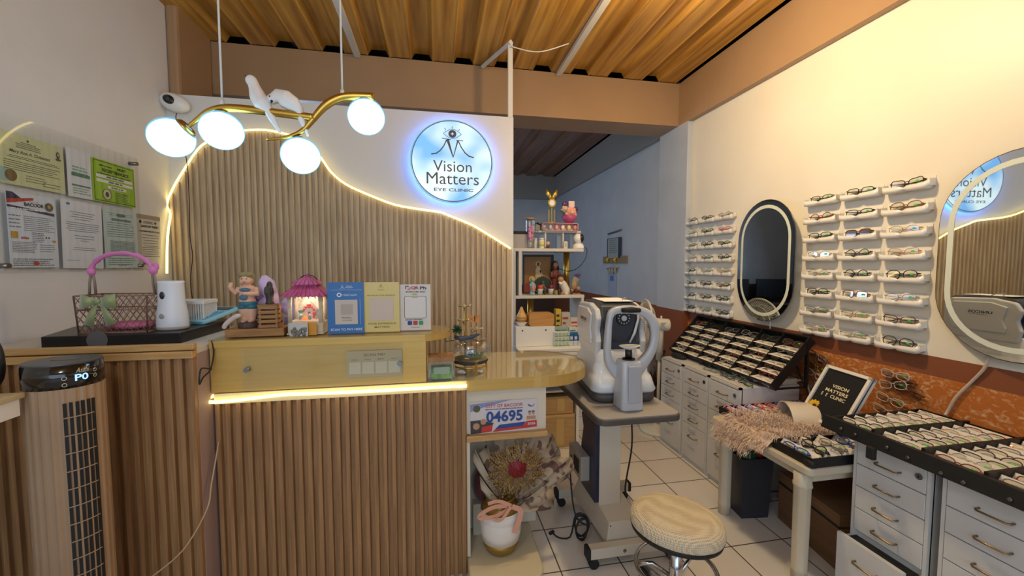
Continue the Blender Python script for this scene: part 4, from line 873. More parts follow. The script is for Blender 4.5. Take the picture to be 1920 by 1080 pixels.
# vase and bouquet on the plinth
c = onz(943, 1046, .0755)
t = thing('vase', 'white ribbed ceramic vase with gold rim and gold foot', 'vase', (c.x, c.y+.065, .0755)); t.scale = (1.12, 1.12, 1.06)
VX, VY = c.x, c.y+.065
MB().mat(1).lathe([(.050, 0), (.062, .010), (.074, .035), (.081, .06)], 40).mat(0).lathe([(.081, .06), (.087, .10), (.088, .15), (.086, .155), (.088, .16), (.086, .185), (.083, .19), (.085, .20)], 40).mat(1).lathe([(.085, .20), (.075, .212), (.062, .222), (.060, .24), (.066, .252), (.058, .252)], 40).build('body', [mat('vase_white', '#e2ddd6', .25), mat('vase_gold', '#9b7b35', .35, .5)], t)
t = thing('bouquet', 'dried flower bouquet in patterned wrap with a dark red rose', 'bouquet', (VX, VY, .30))
M_wrap = noisy('patterned_wrap', '#a8957c', '#5e4239', (1, 1, 1), 22, .6, detail=1, lo=.52, hi=.60)
M_wrap2 = mat('cream_wrap', '#b5a48c', .6)
def B_(px, py, dy=0): return ony(px, py, VY+dy)-Vector((VX, VY, .30))
def sheet(pts, m, nm='wrap_sheet'):
    """fan shaped paper with a curled outer edge; pts are outline corners, first is the base"""
    mb = MB(); b0 = Vector(pts[0]); rim = [Vector(p) for p in pts[1:]]; rim = spline(rim, 4); n = len(rim); v = []
    for j in range(5):
        t_ = j/4
        for i, r in enumerate(rim): v.append(b0.lerp(r, t_)+Vector((0, (-.03*math.sin(PI*t_)+.012*math.sin(i*1.7)*t_), 0)))
    mb.add(v, [(j*n+i, j*n+i+1, (j+1)*n+i+1, (j+1)*n+i) for j in range(4) for i in range(n-1)], True)
    o = mb.build(nm, m, t); q = o.modifiers.new('s', 'SOLIDIFY'); q.thickness = .0012
base = (950, 950)
S_ = lambda lst, m, d=0: sheet([B_(*base, d*.3)]+[B_(x, y, d) for x, y in lst], m)
S_([(925, 812), (945, 800), (975, 800), (1000, 815)], M_wrap, .03)
S_([(985, 810), (1015, 800), (1040, 820), (1045, 850)], M_wrap, .02)
S_([(1010, 860), (1040, 858), (1072, 858), (1072, 888), (1050, 897)], M_wrap, .0)
S_([(1030, 900), (1040, 935), (1030, 955), (1000, 945)], M_wrap, -.03)
S_([(890, 840), (888, 870), (905, 890)], M_wrap2, .02)
S_([(905, 810), (912, 835), (895, 850)], M_wrap, .03)
S_([(900, 893), (903, 920), (920, 935)], M_wrap2, -.02)
S_([(1000, 830), (1045, 835), (1050, 860)], M_wrap2, .05)
S_([(985, 940), (1000, 958), (1010, 950)], M_wrap2, -.05)
S_([(935, 935), (955, 955), (975, 950)], M_wrap2, -.05)
mb = MB(); rr = random.Random(11); cen = B_(968, 880, -.05)
for i in range(420):
    a = rr.uniform(0, 2*PI); r0 = rr.uniform(.015, .035); r1 = rr.uniform(.08, .150)
    d = Vector((math.cos(a), 0, math.sin(a))); d2_ = Vector((math.cos(a+rr.uniform(-.3, .3)), 0, math.sin(a+rr.uniform(-.3, .3))))
    p = [cen+d*r0, cen+d*(r0+r1)*.5+Vector((0, -.02, 0)), cen+d2_*r1+Vector((0, rr.uniform(-.03, .03), 0))]
    mb.mat(rr.choice([0, 0, 1, 2])).tube(p, [.0009, .0012, .0008], 4)
    if rr.random() < .6:
        for k_ in range(5): q = p[1].lerp(p[2], k_/5); mb.ell(q+Vector((rr.uniform(-.004, .004), rr.uniform(-.004, .004), rr.uniform(-.004, .004))), (.003, .003, .0045), 5, 4)
o = mb.build('dried_grass', [mat('grass_brown', '#8d6b45', .7), mat('grass_ochre', '#a8853a', .7), mat('grass_pale', '#a08c74', .7)], t)
mb = MB(); cr_ = B_(972, 879, -.075)
for ring_ in range(5):
    for k_ in range(5+ring_):
        a = k_*2*PI/(5+ring_)+ring_*.6; r = .010+.0085*ring_
        mb.ell(cr_+Vector((r*math.cos(a), .004*ring_, r*math.sin(a))), (.014, .005, .016), 10, 7, R=RY(-a+PI/2) @ RX(-.5))
mb.ell(cr_, (.012, .010, .012)).build('red_rose', mat('rose_red', '#780b1c', .5), t)
M_pr = mat('peach_ribbon', '#d79a80', .4, sheen=.5)
mb = MB()
for yy_, (lst, w_) in enumerate((([(960, 950), (930, 950), (905, 962), (900, 972), (930, 968), (958, 952)], .018), ([(960, 950), (976, 958), (972, 980), (964, 1000)], .024), ([(958, 948), (935, 940), (915, 945)], .016), ([(958, 950), (940, 975), (925, 975)], .014))):
    pp_ = [B_(x, y, -.10-.004*yy_) for x, y in lst]; mb.stroke([(p.x, p.z) for p in spline(pp_, 4)], w_, -.10-.004*yy_)
o = mb.build('ribbon_bow', M_pr, t); q = o.modifiers.new('s', 'SOLIDIFY'); q.thickness = .001
MB().tube([B_(958, 945), B_(950, 960), Vector((0, 0, -.02))], [.03, .022, .015], 12).build('stems', mat('stem_brown', '#6b5238', .7), t)
one('burgundy_cushion', MB().ell((0, 0, .10), (.055, .05, .095)).ell((.02, 0, .06), (.045, .045, .06)), mat('burgundy', '#4e1220', .5, sheen=.5), 'dark burgundy cloth bundle tucked behind the bouquet', 'bundle', at(893, 935, 1.935, .0755+.16)+Vector((.035, 0, 0)), remesh=.006, smooth=4)
one('niche_box', MB().bb(-.045, .055, -.015, .025, 0, .158), M_cream, 'cream box inside the counter niche under the burgundy bundle', 'box', at(900, 1000, 1.955, .0755)+Vector((.01, 0, 0)))
# ================================================================== BACK SHELVES
M_mel = mat('white_melamine', '#cfcbc4', .45)
t = thing('display_shelf', 'white open shelf unit crowded with figurines behind the partition', 'shelf', (.9, 3.3, .80))
TR = Matrix.Translation((-.9, -3.3, -.80)); MBX = lambda: MB(TR)
MBX().bb(.45, 1.19, 3.15, 3.45, 1.535, 1.56).build('top_board', M_mel, t, bevel=.002)
MBX().bb(.62, 1.20, 3.15, 3.45, 1.155, 1.18).build('middle_board', M_mel, t, bevel=.002)
MBX().bb(.645, .67, 3.15, 3.45, 1.18, 1.535).build('side_panel', M_mel, t)
MBX().bb(1.175, 1.195, 3.15, 3.45, .80, 1.155).build('side_panel', M_mel, t)
MBX().bb(.60, .62, 3.15, 3.45, .80, 1.535).build('side_panel', M_mel, t)
for px in (1062,): p = ony(px, 500, 3.38); MBX().cyl((p.x, 3.38, 1.18), (p.x, 3.38, 1.535), .027, n=20).build('brass_tube', M_brass, t)
p = ony(994, 600, 3.38); MBX().cyl((p.x, 3.38, .80), (p.x, 3.38, 1.155), .027, n=20).build('brass_tube', M_brass, t)
# riser
t = thing('shelf_riser', 'small white riser with dividers on top of the display shelf', 'shelf riser', (.9, 3.3, 1.561))
def px2x(px, y=3.25): return ony(px, 450, y).x-.9
mb = lambda: MB()
mb().bb(px2x(1003), px2x(1088), -.06, .10, .135, .150).build('board', M_mel, t)
for px in (1021, 1054, 1080): mb().bb(px2x(px), px2x(px)+.012, -.06, .10, 0, .135).build('divider', M_mel, t)
def pos(px, y, z): return Vector((ony(px, 450, y).x, y, z))
Z1 = 1.5605; Z2 = Z1+.150
def jar(nm, label, cat, px, w, z, h, m1, m2=None, y=3.2, lidh=.2):
    c = pos(px, y, z); t = thing(nm, label, cat, c); r = w/2
    MB().lathe([(r*.96, 0), (r, h*.04), (r, h*(1-lidh)), (r*.85, h*(1-lidh*.7)), (r*.85, h*(1-lidh*.6)), (0, h*(1-lidh*.6))], 20).build('body', m1, t)
    MB().lathe([(r*.95, h*(1-lidh*.85)), (r*.95, h), (0, h)], 20).build('lid', m2 or m1, t); return t
c = pos(994, 3.19, Z1); t = thing('glass_cylinder', 'tall glass cylinder with pink flowers and cork lid on the shelf', 'jar', c)
MB().lathe([(.036, 0), (.037, .01), (.037, .225), (.036, .23)], 28).build('glass', M_glass, t)
MB().lathe([(.037, .23), (.037, .245), (0, .245)], 28).build('cork_lid', mat('cork', '#a7835c', .7), t)
mb_ = MB(); rr = random.Random(8)
for i in range(30): mb_.ell((rr.uniform(-.018, .018), rr.uniform(-.018, .018), rr.uniform(.06, .18)), (.014, .014, .012), 8, 6)
mb_.build('pink_flower', mat('pink_petals', '#d9779a', .6), t)
mb_ = MB()
for i in range(10): mb_.tube([(rr.uniform(-.015, .015), rr.uniform(-.015, .015), .005), (rr.uniform(-.02, .02), 0, .07)], .003, 5)
mb_.build('stem', mat('pale_stem', '#c8b58e', .6), t)
c = pos(1007, 3.24, Z2-.0); t = thing('birdhouse_lantern', 'small lantern shaped like a birdhouse with dark roof', 'lantern', (c.x, c.y, Z2))
MB().bb(-.018, .018, -.018, .018, 0, .045).build('body', mat('lantern_metal', '#8b806b', .4, .5), t)
MB().prism([(-.034, .042), (0, .066), (.034, .042), (.030, .040), (0, .060), (-.030, .040)], -.022, .022, 'y').build('roof', M_blackm, t)
# pink egg box on the riser
xa, xb = px2x(1015)+.9, px2x(1081)+.9; w = xb-xa
t = thing('figurine_box', 'pink box with a row of small egg-shaped toys on the riser', 'box', ((xa+xb)/2, 3.24, Z2))
M_pk = mat('pink_box', '#d9a9a4', .5)
MB().bb(-w/2, w/2, .02, .045, 0, .062).bb(-w/2, w/2, -.03, .045, 0, .004).bb(-w/2, -w/2+.004, -.03, .045, 0, .062).bb(w/2-.004, w/2, -.03, .045, 0, .062).bb(-w/2, w/2, -.03, .045, .058, .062).build('box_body', M_pk, t)
for i, cc in enumerate(('#9aa3a6', '#a7c4be', '#e2a8a4', '#ecdcd6', '#e0d58e', '#d88f8c')):
    MB().ell((-w/2+.02+i*(w-.04)/5, -.005, .027), (.016, .016, .023), 14, 10).build('egg_toy', mat('egg_%d' % i, cc, .4), t)
c = pos(1034, 3.245, Z2+.063); t = thing('gold_clock', 'small gold clock with leafy wings on a pillar', 'clock', c)
M_g2 = mat('antique_gold', '#b89a4a', .35, .8)
MB().lathe([(.035, 0), (.035, .006)], 20).bb(-.028, -.020, -.004, .004, 0, .11).bb(-.004, .004, -.004, .004, 0, .13).bb(.020, .028, -.004, .004, 0, .11).build('pillars', M_g2, t)
pts = [((.034+.004*math.cos(i*PI))*math.cos(2*PI*i/24), .165+(.036+.004*math.cos(i*PI))*math.sin(2*PI*i/24)) for i in range(24)]
MB().prism(pts, -.01, .01, 'y').build('dial_rim', M_g2, t); MB().disc(0, .165, .023, y=-.0115).build('dial', M_paper, t)
for s in (-1, 1): MB().tube([(s*.008, 0, .195), (s*.028, 0, .235), (s*.045, 0, .275)], [.012, .020, .007], 10, flat=.5).ell((s*.014, 0, .215), (.014, .01, .02)).build('wing', M_g2, t)
c = pos(1067, 3.24, Z2+.063); t = thing('rose_bouquet', 'pink rose bouquet with purple petals and magenta wrap on the top shelf', 'bouquet', c)
MB().tube([(0, 0, 0), (0, 0, .02), (0, 0, .06)], [.030, .045, .07], 9).build('wrap', mat('magenta_wrap', '#b5487c', .5), t)
def rose(mb, c, r):
    c = Vector(c)
    for ring_ in range(4):
        for k_ in range(5):
            a = k_*2*PI/5+ring_*.7; q = r*(.15+.22*ring_); mb.ell(c+Vector((q*math.cos(a), -.35*r+.2*r*ring_, q*math.sin(a))), (r*.36, r*.13, r*.40), 8, 6, R=RY(-a+PI/2) @ RX(-.4))
    mb.ell(c, r*.3, 8, 6)
mb_ = MB(); rose(mb_, (.008, -.04, .085), .045); mb_.build('pink_rose', mat('rose_peach', '#e8a894', .5), t)
mb_ = MB(); rose(mb_, (-.045, -.025, .115), .027); mb_.build('cream_rose', mat('rose_cream', '#d9bd98', .5), t)
MB().ell((-.04, -.01, .155), (.028, .012, .025)).ell((.05, -.01, .115), (.025, .012, .022)).build('purple_petals', mat('satin_purple', '#4c2466', .4), t)
MB().bb(-.005, .045, 0, .002, .12, .185).build('message_card', mat('card_pink', '#e8c9c0', .5), t)
for p in ((-.075, .10), (.06, .10), (-.06, .07)): MB().tube([(p[0]*.3, -.02, .06), (p[0], -.02, p[1])], [.004, .010], 6, flat=.3).build('green_leaf', mat('leaf_dark', '#37503a', .6), t)
jar('white_jar', 'small plain white jar beside the glass cylinder', 'jar', 1003.5, .034, Z1, .085, mat('jar_white', '#dcd8cf', .35), y=3.25)
t = jar('pill_bottle', 'white bottle with yellow label on the shelf under the riser', 'bottle', 1015.5, .042, Z1, .085, mat('jar_white', '#dcd8cf', .35), y=3.19)
MB().lathe([(.0215, .018), (.0215, .055)], 20).build('label', mat('yellow_label', '#d8d070', .5), t)
c = pos(1027.5, 3.19, Z1); t = thing('tiny_doll', 'tiny doll with brown outfit under the riser', 'doll', c)
MB().ell((0, 0, .016), (.016, .013, .016)).build('body', mat('doll_brown', '#6d3a2c', .5), t); MB().ell((0, 0, .042), (.017, .015, .016)).build('head', mat('doll_skin', '#d9b189', .5), t)
one('small_white_box', MB().bb(-.016, .016, -.01, .01, 0, .06).mat(1).rect(-.008, .008, .015, .045, -.0105), [M_mel, mat('beige_print', '#bfa98a', .6)], 'small white box under the right of the riser', 'box', pos(1060, 3.19, Z1))
c = pos(1084.5, 3.2, Z1); t = thing('pan_camera', 'white round-headed indoor camera on the right end of the shelf', 'camera', c)
MB().lathe([(.047, 0), (.049, .006), (.044, .03), (.030, .045), (0, .048)], 28).build('base', M_white, t)
MB().ell((-.002, 0, .085), (.040, .040, .042)).build('head', M_white, t); MB().ell((.022, -.012, .088), (.022, .034, .034), R=RZ(-.5)).build('black_face', M_black, t)
one('camera_cable_loop', MB().tube(spline([pos(1096, 3.21, 1.575), pos(1101, 3.19, 1.55), pos(1097, 3.16, 1.47), pos(1083, 3.14, 1.40), pos(1065, 3.2, 1.375), pos(1047, 3.3, 1.40)], 5), .003, 6), M_ink, 'black cable sagging below the round-headed camera', 'cable')
one('grey_printer_box', MB().bb(-.07, .07, -.05, .10, 0, .115).mat(1).bb(-.06, .07, -.05, .10, .115, .14), [mat('putty', '#a79f98', .5), M_blackm], 'grey box with black top half hidden behind the partition edge', 'box', pos(973, 3.25, Z1), bevel=.004)
one('wall_black_device', MB().bb(-.04, .03, -.03, .03, 0, .34), mat('dark_grey_device', '#3c3c40', .4), 'tall dark device standing just behind the partition edge', 'device', (.665-.11, 3.12, 1.16), bevel=.01)
# items inside the box
Z3 = 1.1805
c = pos(1008, 3.36, Z3); w = ony(1033, 520, 3.36).x-ony(984, 520, 3.36).x
t = thing('framed_picture', 'framed religious print of a robed figure at the back of the shelf', 'picture', c)
MB().bb(-w/2-.01, w/2+.03, 0, .012, 0, .335).build('backing', mat('dark_frame', '#2e2420', .5), t)
mb_ = MB().mat(0).rect(-w/2, w/2, .01, .315, -.001); mb_.mat(1).add([(-w/2, -.002, .01), (w*.22, -.002, .01), (w*.12, -.002, .14), (-w/2, -.002, .08)], [(0, 1, 2, 3)])
mb_.mat(2).prism([(-.02, .02), (.035, .02), (.03, .20), (.015, .235), (-.005, .235), (-.018, .20)], -.003, -.0021, 'y').stroke([(.022, .2), (.045, .15)], .012, -.003).disc(.005, .255, .022, y=-.002).mat(3).disc(.005, .253, .012, .018, y=-.0035)
mb_.build('print', [mat('print_gold', '#8a6230', .5), mat('print_red', '#8a3a26', .5), mat('print_cream', '#c4ac84', .5), mat('print_brown', '#4a2c1e', .5)], t)
def robed(nm, label, px, y, z, h, mr, ms, mh, halo=None):
    c = pos(px, y, z); t = thing(nm, label, 'statue', c); k_ = h/.2
    MB().lathe([(.030*k_, 0), (.033*k_, .01*k_), (.024*k_, .05*k_), (.027*k_, .10*k_), (.023*k_, .135*k_), (.010*k_, .150*k_), (0, .152*k_)], 20, sy=.8).tube([(-.024*k_, 0, .13*k_), (-.026*k_, -.012*k_, .10*k_), (-.005*k_, -.024*k_, .105*k_)], .010*k_, 8).tube([(.024*k_, 0, .13*k_), (.026*k_, -.012*k_, .10*k_), (.005*k_, -.024*k_, .105*k_)], .010*k_, 8).build('robe', mr, t, remesh=.003, smooth=2)
    MB().ell((0, -.004*k_, .172*k_), (.015*k_, .015*k_, .019*k_)).build('head', ms, t)
    MB().ell((0, .004*k_, .176*k_), (.019*k_, .015*k_, .022*k_)).tube([(-.016*k_, .004, .17*k_), (-.02*k_, .006, .14*k_)], .007*k_, 6).tube([(.016*k_, .004, .17*k_), (.02*k_, .006, .14*k_)], .007*k_, 6).build('hair', mh, t)
    if halo: MB().disc(0, .178*k_, .034*k_, y=.022*k_).prism([(q[0], .178*k_+q[1]) for q in circ(.034*k_, 24)], .020*k_, .023*k_, 'y').build('halo', halo, t)
    return t
robed('robed_statue', 'tall statue in a dark red robe standing behind the figurines', 1041.5, 3.33, Z3, .285, mat('robe_maroon', '#6d2f26', .5), mat('statue_skin', '#a87858', .5), mat('statue_hair', '#3a221a', .6))
t = robed('virgin_statue', 'small statue in blue and pink robes with a gold halo', 998.5, 3.19, Z3, .145, mat('robe_blue', '#7fb1bf', .5), mat('statue_skin2', '#c99a80', .5), mat('veil_blue', '#6aa3b8', .6), mat('halo_gold', '#cba850', .35, .4))
MB().ell((.004, -.016, .055), (.016, .012, .032)).ell((.016, -.022, .065), (.009, .009, .015)).build('pink_gown', mat('gown_pink', '#cf8f84', .5), t)
c = pos(1018, 3.30, Z3)
t = thing('round_ornament', 'dark round diorama with a small seated figure and gold hoop', 'ornament', c)
MB().prism([(q[0], .075+q[1]) for q in circ(.070, 32)], 0, .02, 'y').build('dark_disc', mat('diorama_dark', '#23302a', .5), t)
MB().tube([(.078*math.cos(a), -.003, .078+.078*math.sin(a)) for a in [2*PI*i/36 for i in range(36)]], .0025, 6, closed=True).build('gold_hoop', M_g2, t)
MB().ell((0, -.010, .065), (.020, .012, .026)).ell((0, -.014, .100), (.012, .010, .013)).tube([(-.035, -.01, .045), (0, -.016, .038), (.035, -.01, .045)], .008, 8).build('seated_figure', mat('seated_green', '#5c6248', .6), t)
for px, lb in ((1013.5, 'red candle in a white pot left of the tray centre'), (1033.5, 'dark red candle in a white pot beside the sleeping figure')):
    c = pos(px, 3.19, Z3+.006); t = thing('potted_candle', lb, 'candle', c)
    MB().lathe([(.018, 0), (.024, .042), (.025, .045)], 20).build('pot', M_white, t)
    MB().lathe([(.022, .045), (.024, .055), (.022, .075), (0, .078)], 20).build('wax', mat('wax_red' if px < 1020 else 'wax_maroon', '#c2483c' if px < 1020 else '#702030', .4), t)
one('small_tray', MB().prism(rrect(-.075, .075, -.02, .025, .01), 0, .005, 'z'), M_g2, 'thin tray under the two potted candles', 'tray', pos(1024, 3.19, Z3))
robed('small_saint', 'tiny dark statue between the two potted candles', 1022.5, 3.165, Z3+.006, .062, mat('saint_dark', '#4a3a30', .5), mat('statue_skin2', '#c99a80', .5), mat('statue_hair', '#3a221a', .6))
jar('amber_jar', 'tiny square amber jar left of the sleeping figure', 'jar', 1043, .030, Z3, .040, mat('amber_jar', '#8d8a4a', .3), M_g2, y=3.165)
robed('brown_saint', 'tiny brown hooded statue before the sleeping figure', 1049.5, 3.165, Z3, .068, mat('saint_brown', '#46291f', .5), mat('saint_brown', '#46291f', .5), mat('saint_brown', '#46291f', .5))
c = pos(1056, 3.24, Z3); t = thing('sleeping_angel', 'white-robed sleeping angel figurine with dark hair', 'figurine', c)
MB().tube([(.028, 0, .0), (.025, 0, .04), (.0, 0, .09), (-.012, 0, .115)], [.034, .036, .030, .018], 14).tube([(-.01, -.02, .10), (-.03, -.03, .085), (-.04, -.02, .105)], .011, 8).build('robe', mat('angel_white', '#dcd6ca', .5), t, remesh=.004, smooth=3)
MB().ell((-.022, -.01, .125), (.026, .024, .026)).build('head', mat('angel_skin', '#b98d66', .5), t); MB().ell((-.014, .004, .143), (.034, .028, .024)).build('hair', mat('angel_hair', '#3a2a22', .6), t)
MB().ell((.038, -.02, .015), (.022, .014, .013)).ell((-.005, -.022, .01), (.02, .014, .01)).build('feet', mat('angel_skin', '#b98d66', .5), t)
c = pos(1079, 3.24, Z3); t = thing('dried_posy', 'dried posy with purple blooms in grey paper at the shelf end', 'bouquet', c)
MB().tube([(-.035, 0, .02), (-.01, 0, .08), (.01, .0, .14)], [.018, .04, .05], 10, flat=.6).build('grey_wrap', mat('grey_wrap', '#8d8a80', .6), t)
mb_ = MB(); 
for i in range(24): mb_.ell((.012+rr.uniform(-.028, .028), -.03, .155+rr.uniform(-.014, .014)), .007, 6, 5)
mb_.build('purple_bloom', mat('bloom_purple', '#5f4a80', .6), t)
MB().ell((-.02, -.035, .075), (.026, .014, .034)).ell((.015, -.035, .05), (.018, .012, .018)).ell((-.035, -.03, .035), (.014, .012, .014)).build('tan_leaf', mat('tan_leaf', '#a3865a', .6), t)
MB().ell((.005, -.03, .03), (.024, .016, .018)).build('maroon_bloom', mat('bloom_maroon', '#5c2030', .6), t)
MB().bb(-.03, .035, -.03, .02, 0, .012).build('wooden_foot', M_raw, t)
# lower compartment: desk
t = thing('white_desk', 'white drawer desk with a framed front below the display shelf', 'desk', (.85, 3.1, 0))
TR = Matrix.Translation((-.85, -3.1, 0)); MBX = lambda: MB(TR)
MBX().bb(.59, 1.10, 2.9, 3.45, .765, .795).build('desk_top', M_white, t, bevel=.006)
MBX().bb(.62, 1.085, 2.92, 2.94, .50, .765).build('framed_front', M_white, t)
MBX().bb(.62, 1.085, 2.905, 2.92, .735, .765).bb(.62, 1.085, 2.905, 2.92, .50, .53).bb(1.055, 1.085, 2.905, 2.92, .53, .735).bb(.62, .65, 2.905, 2.92, .53, .735).build('moulding', M_white, t, bevel=.003)
for x in (1.06,): MBX().bb(x, x+.022, 2.93, 3.45, 0, .765).build('side_panel', M_white, t)
MBX().bb(.59, .61, 2.93, 3.45, 0, .765).build('side_panel', M_white, t)
MBX().bb(.60, 1.07, 2.93, 3.40, .445, .46).build('shelf_board', M_mel, t)
Zd = .796
for nm, lb, xa, xb, za, zb, yy_ in (('carton_box', 'taped brown carton on top of the larger carton under the desk', .66, 1.045, .262, .40, 2.95), ('carton_box', 'larger brown carton on the floor under the desk', .63, 1.055, .002, .258, 2.93)):
    w = xb-xa; t = thing(nm, lb, 'carton', ((xa+xb)/2, yy_+.13, za))
    MB().bb(-w/2, w/2, -.12, .14, 0, zb-za).build('carton', M_carton, t, bevel=.002)
    MB().bb(-w/2+.02, w/2-.02, -.1215, -.1205, (zb-za)*.93, (zb-za)*.99).bb(.06, .12, -.1215, -.1205, .02, (zb-za)*.9).build('tape', mat('tape', '#cfae72', .25), t)
c = Vector((.735, 3.07, Zd)); w = ony(1040, 630, 3.0).x-ony(967, 630, 3.0).x
t = thing('white_drawer_box', 'white box with two small round holes under the oil diffuser', 'box', (ony(1004, 630, 3.0).x, 3.10, Zd))
MB().bb(-w/2, w/2, -.1, .045, 0, .155).build('box', M_white, t, bevel=.002)
for s in (-1, 1): MB().cyl((s*w*.3-.01, -.099, .125), (s*w*.3-.01, -.1015, .125), .006, n=14).build('hole', M_blackm, t)
Z4 = Zd+.156
c = pos(978, 3.06, Z4); t = thing('oil_diffuser', 'pear-shaped wooden oil diffuser on a white dish', 'diffuser', c)
MB().lathe([(.03, 0), (.035, .012), (.046, .024), (.046, .028), (0, .028)], 28).build('dish', M_white, t)
MB().lathe([(.036, .028), (.042, .05), (.043, .06), (0, .06)], 28).build('lower_body', noisy('diffuser_wood', '#b98348', '#cc9a5e', (3, 3, 20), 3, .45), t)
MB().lathe([(.043, .0605), (.041, .075), (.030, .095), (.015, .125), (.009, .145), (0, .150)], 28).build('upper_body', noisy('diffuser_pale', '#c99a52', '#d8ac68', (3, 3, 20), 3, .4), t)
c = pos(1013, 3.06, Z4); w = ony(1037, 600, 3.06).x-ony(991, 600, 3.06).x
one('wooden_bread_box', MB().prism(rrect(-w/2, w/2, 0, .100, .022), -.055, .055, 'y', sm=False).mat(1).bb(-w/2+.01, w/2-.01, -.052, .052, 0, .003), [noisy('tissue_wood', '#b8813f', '#cc9856', (2, 20, 20), 3, .45), M_blackm], 'rounded orange wooden tissue box on the white box', 'tissue box', c, bevel=.006)
# medicine boxes
meds = [('yellow_carton', 'thin yellow and black carton at the back of the box pile', 1042, 1052, 580, 655, 3.12, '#cfae3a', '#3a3a30'), ('grey_carton', 'tall grey-white carton with red mark behind the small boxes', 1053, 1069, 586, 655, 3.10, '#b9b2aa', '#a04038'),
        ('pale_carton', 'squat pale carton with a red stripe below the shelf', 1069, 1086, 596, 655, 3.10, '#c9c4bd', '#b83a34'), ('blue_pale_carton', 'pale blue-green carton in the middle of the medicine pile', 1040, 1066, 613, 655, 3.05, '#9fb3b8', '#4f8f72'),
        ('eye_drop_carton', 'white and green carton with red corner in the medicine pile', 1067, 1083, 614, 655, 3.04, '#d5dcd8', '#3f9a6a')]
def carton(nm, lb, x0, x1, y0, y1, y, c1, c2, zb=Zd, d=.06, pr=True):
    a = ony(x0, y1, y); b_ = ony(x1, y0, y); w = b_.x-a.x; h = b_.z-zb
    t = thing(nm, lb, 'medicine box', ((a.x+b_.x)/2, y, zb)); MB().bb(-w/2, w/2, 0, d, 0, h).build('carton', mat('carton_'+c1[1:], c1, .5), t)
    mb_ = MB().rect(-w*.44, w*.44, h*.10, h*.22, -.001).lines(-w*.4, w*.3, h*.85, 3, h*.16, h*.07, -.001, len(lb)); mb_.build('printing', mat('cprint_'+c2[1:], c2, .5), t)
for m_ in meds: carton(*m_)
i = 0
for r in range(3):
    for q in range(4):
        x0 = 1038+q*7.0; y0 = 628+r*9.2
        zt = ony(x0, y0, 2.99).z; zb_ = ony(x0, y0+9.0, 2.99).z
        if r == 2: zb_ = Zd
        a = ony(x0, 640, 2.99).x; b_ = ony(x0+6.6, 640, 2.99).x
        t = thing('medicine_box', 'green and white medicine box, %s row, %s from left in the desk pile' % (('top', 'middle', 'bottom')[r], ('first', 'second', 'third', 'fourth')[q]), 'medicine box', ((a+b_)/2, 2.96, 0), 0, 'small medicine boxes on the desk')
        w = b_-a; zt = Zd+.037*(3-r)-.001; zb_ = Zd+.037*(2-r)
        MB().bb(-w/2, w/2, 0, .055, zb_, zt).build('carton', mat('med_white', '#dfe4de', .5), t)
        MB().rect(-w*.45, w*.45, zb_+.004, zb_+.012, -.001).lines(-w*.4, w*.4, zt-.006, 2, .009, .004, -.001, r*4+q).build('printing', mat('med_green' if (r+q) % 3 else 'med_teal', '#6f9f55' if (r+q) % 3 else '#3f8f8a', .5), t)
for q in range(3):
    a = ony(1066.5+q*8, 640, 2.98).x; b_ = ony(1074+q*8, 640, 2.98).x; w = b_-a
    t = thing('blue_medicine_box', 'blue contact lens solution box, %s of the three' % ('leftmost', 'middle', 'rightmost')[q], 'medicine box', ((a+b_)/2, 2.965, Zd), 0, 'blue boxes on the desk')
    MB().bb(-w/2, w/2, 0, .055, 0, .10).build('carton', mat('med_blue', '#2b5fa8', .4), t); MB().rect(-w*.3, w*.3, .05, .075, -.001).rect(-w*.5, w*.5, 0, .04, -.0011).build('printing', mat('med_label', '#ccd6e2', .5), t)
# wall hook rack on the rear right wall
c = onx(1154, 487, XR); 
t = thing('hook_rack', 'tan board with two yellow hooks on the far wall', 'hook rack', (XR, c.y, c.z), -PI/2)
ww = (onx(1132, 487, XR).y-onx(1176, 487, XR).y)/2
MB().bb(-ww, ww, -.02, 0, -.045, .045).build('board', mat('rack_tan', '#8f7a5c', .6), t)
for s in (-.45, .2): MB().tube([(ww*s, -.02, .03), (ww*s, -.05, 0), (ww*s, -.03, -.03)], .018, 8).build('hook', mat('hook_yellow', '#c9a51e', .4), t)
c = onx(1154, 465, XR); ww = (onx(1142, 465, XR).y-onx(1166, 465, XR).y)/2
t = thing('wall_notice', 'framed paper notice hanging above the tan hook board', 'notice', (XR, c.y, c.z), -PI/2)
hh = onx(1142, 448, XR).z-c.z
MB().bb(-ww, ww, -.03, -.01, -hh, hh).build('dark_holder', mat('notice_navy', '#2b3550', .5), t)
mb_ = MB().mat(0).rect(-ww*.85, ww*.75, -hh, hh*.95, -.031); mb_.mat(1).lines(-ww*.6, ww*.6, hh*.8, 7, hh*.2, hh*.06, -.032, 3); mb_.build('paper', [mat('notice_paper', '#9aa3a0', .6), M_greyink], t)
MB().tube([(-ww, -.02, hh*1.5), (ww, -.02, hh*1.7)], .01, 6).build('hanger_wire', M_greyink, t)
c = onx(1149, 536, XR); ww = (onx(1141, 536, XR).y-onx(1156, 536, XR).y)/2; hh = onx(1149, 515, XR).z-c.z
t = thing('wall_leaflet', 'pale blue leaflet hanging below the hook board', 'leaflet', (XR, c.y, c.z), -PI/2)
MB().bb(-ww, ww, -.012, -.004, -hh, hh).build('sheet', mat('leaflet', '#a3acc0', .6), t); MB().rect(-ww*.5, ww*.4, hh*.45, hh*.9, -.013).build('blue_print', mat('leaflet_blue', '#5a78b0', .5), t)
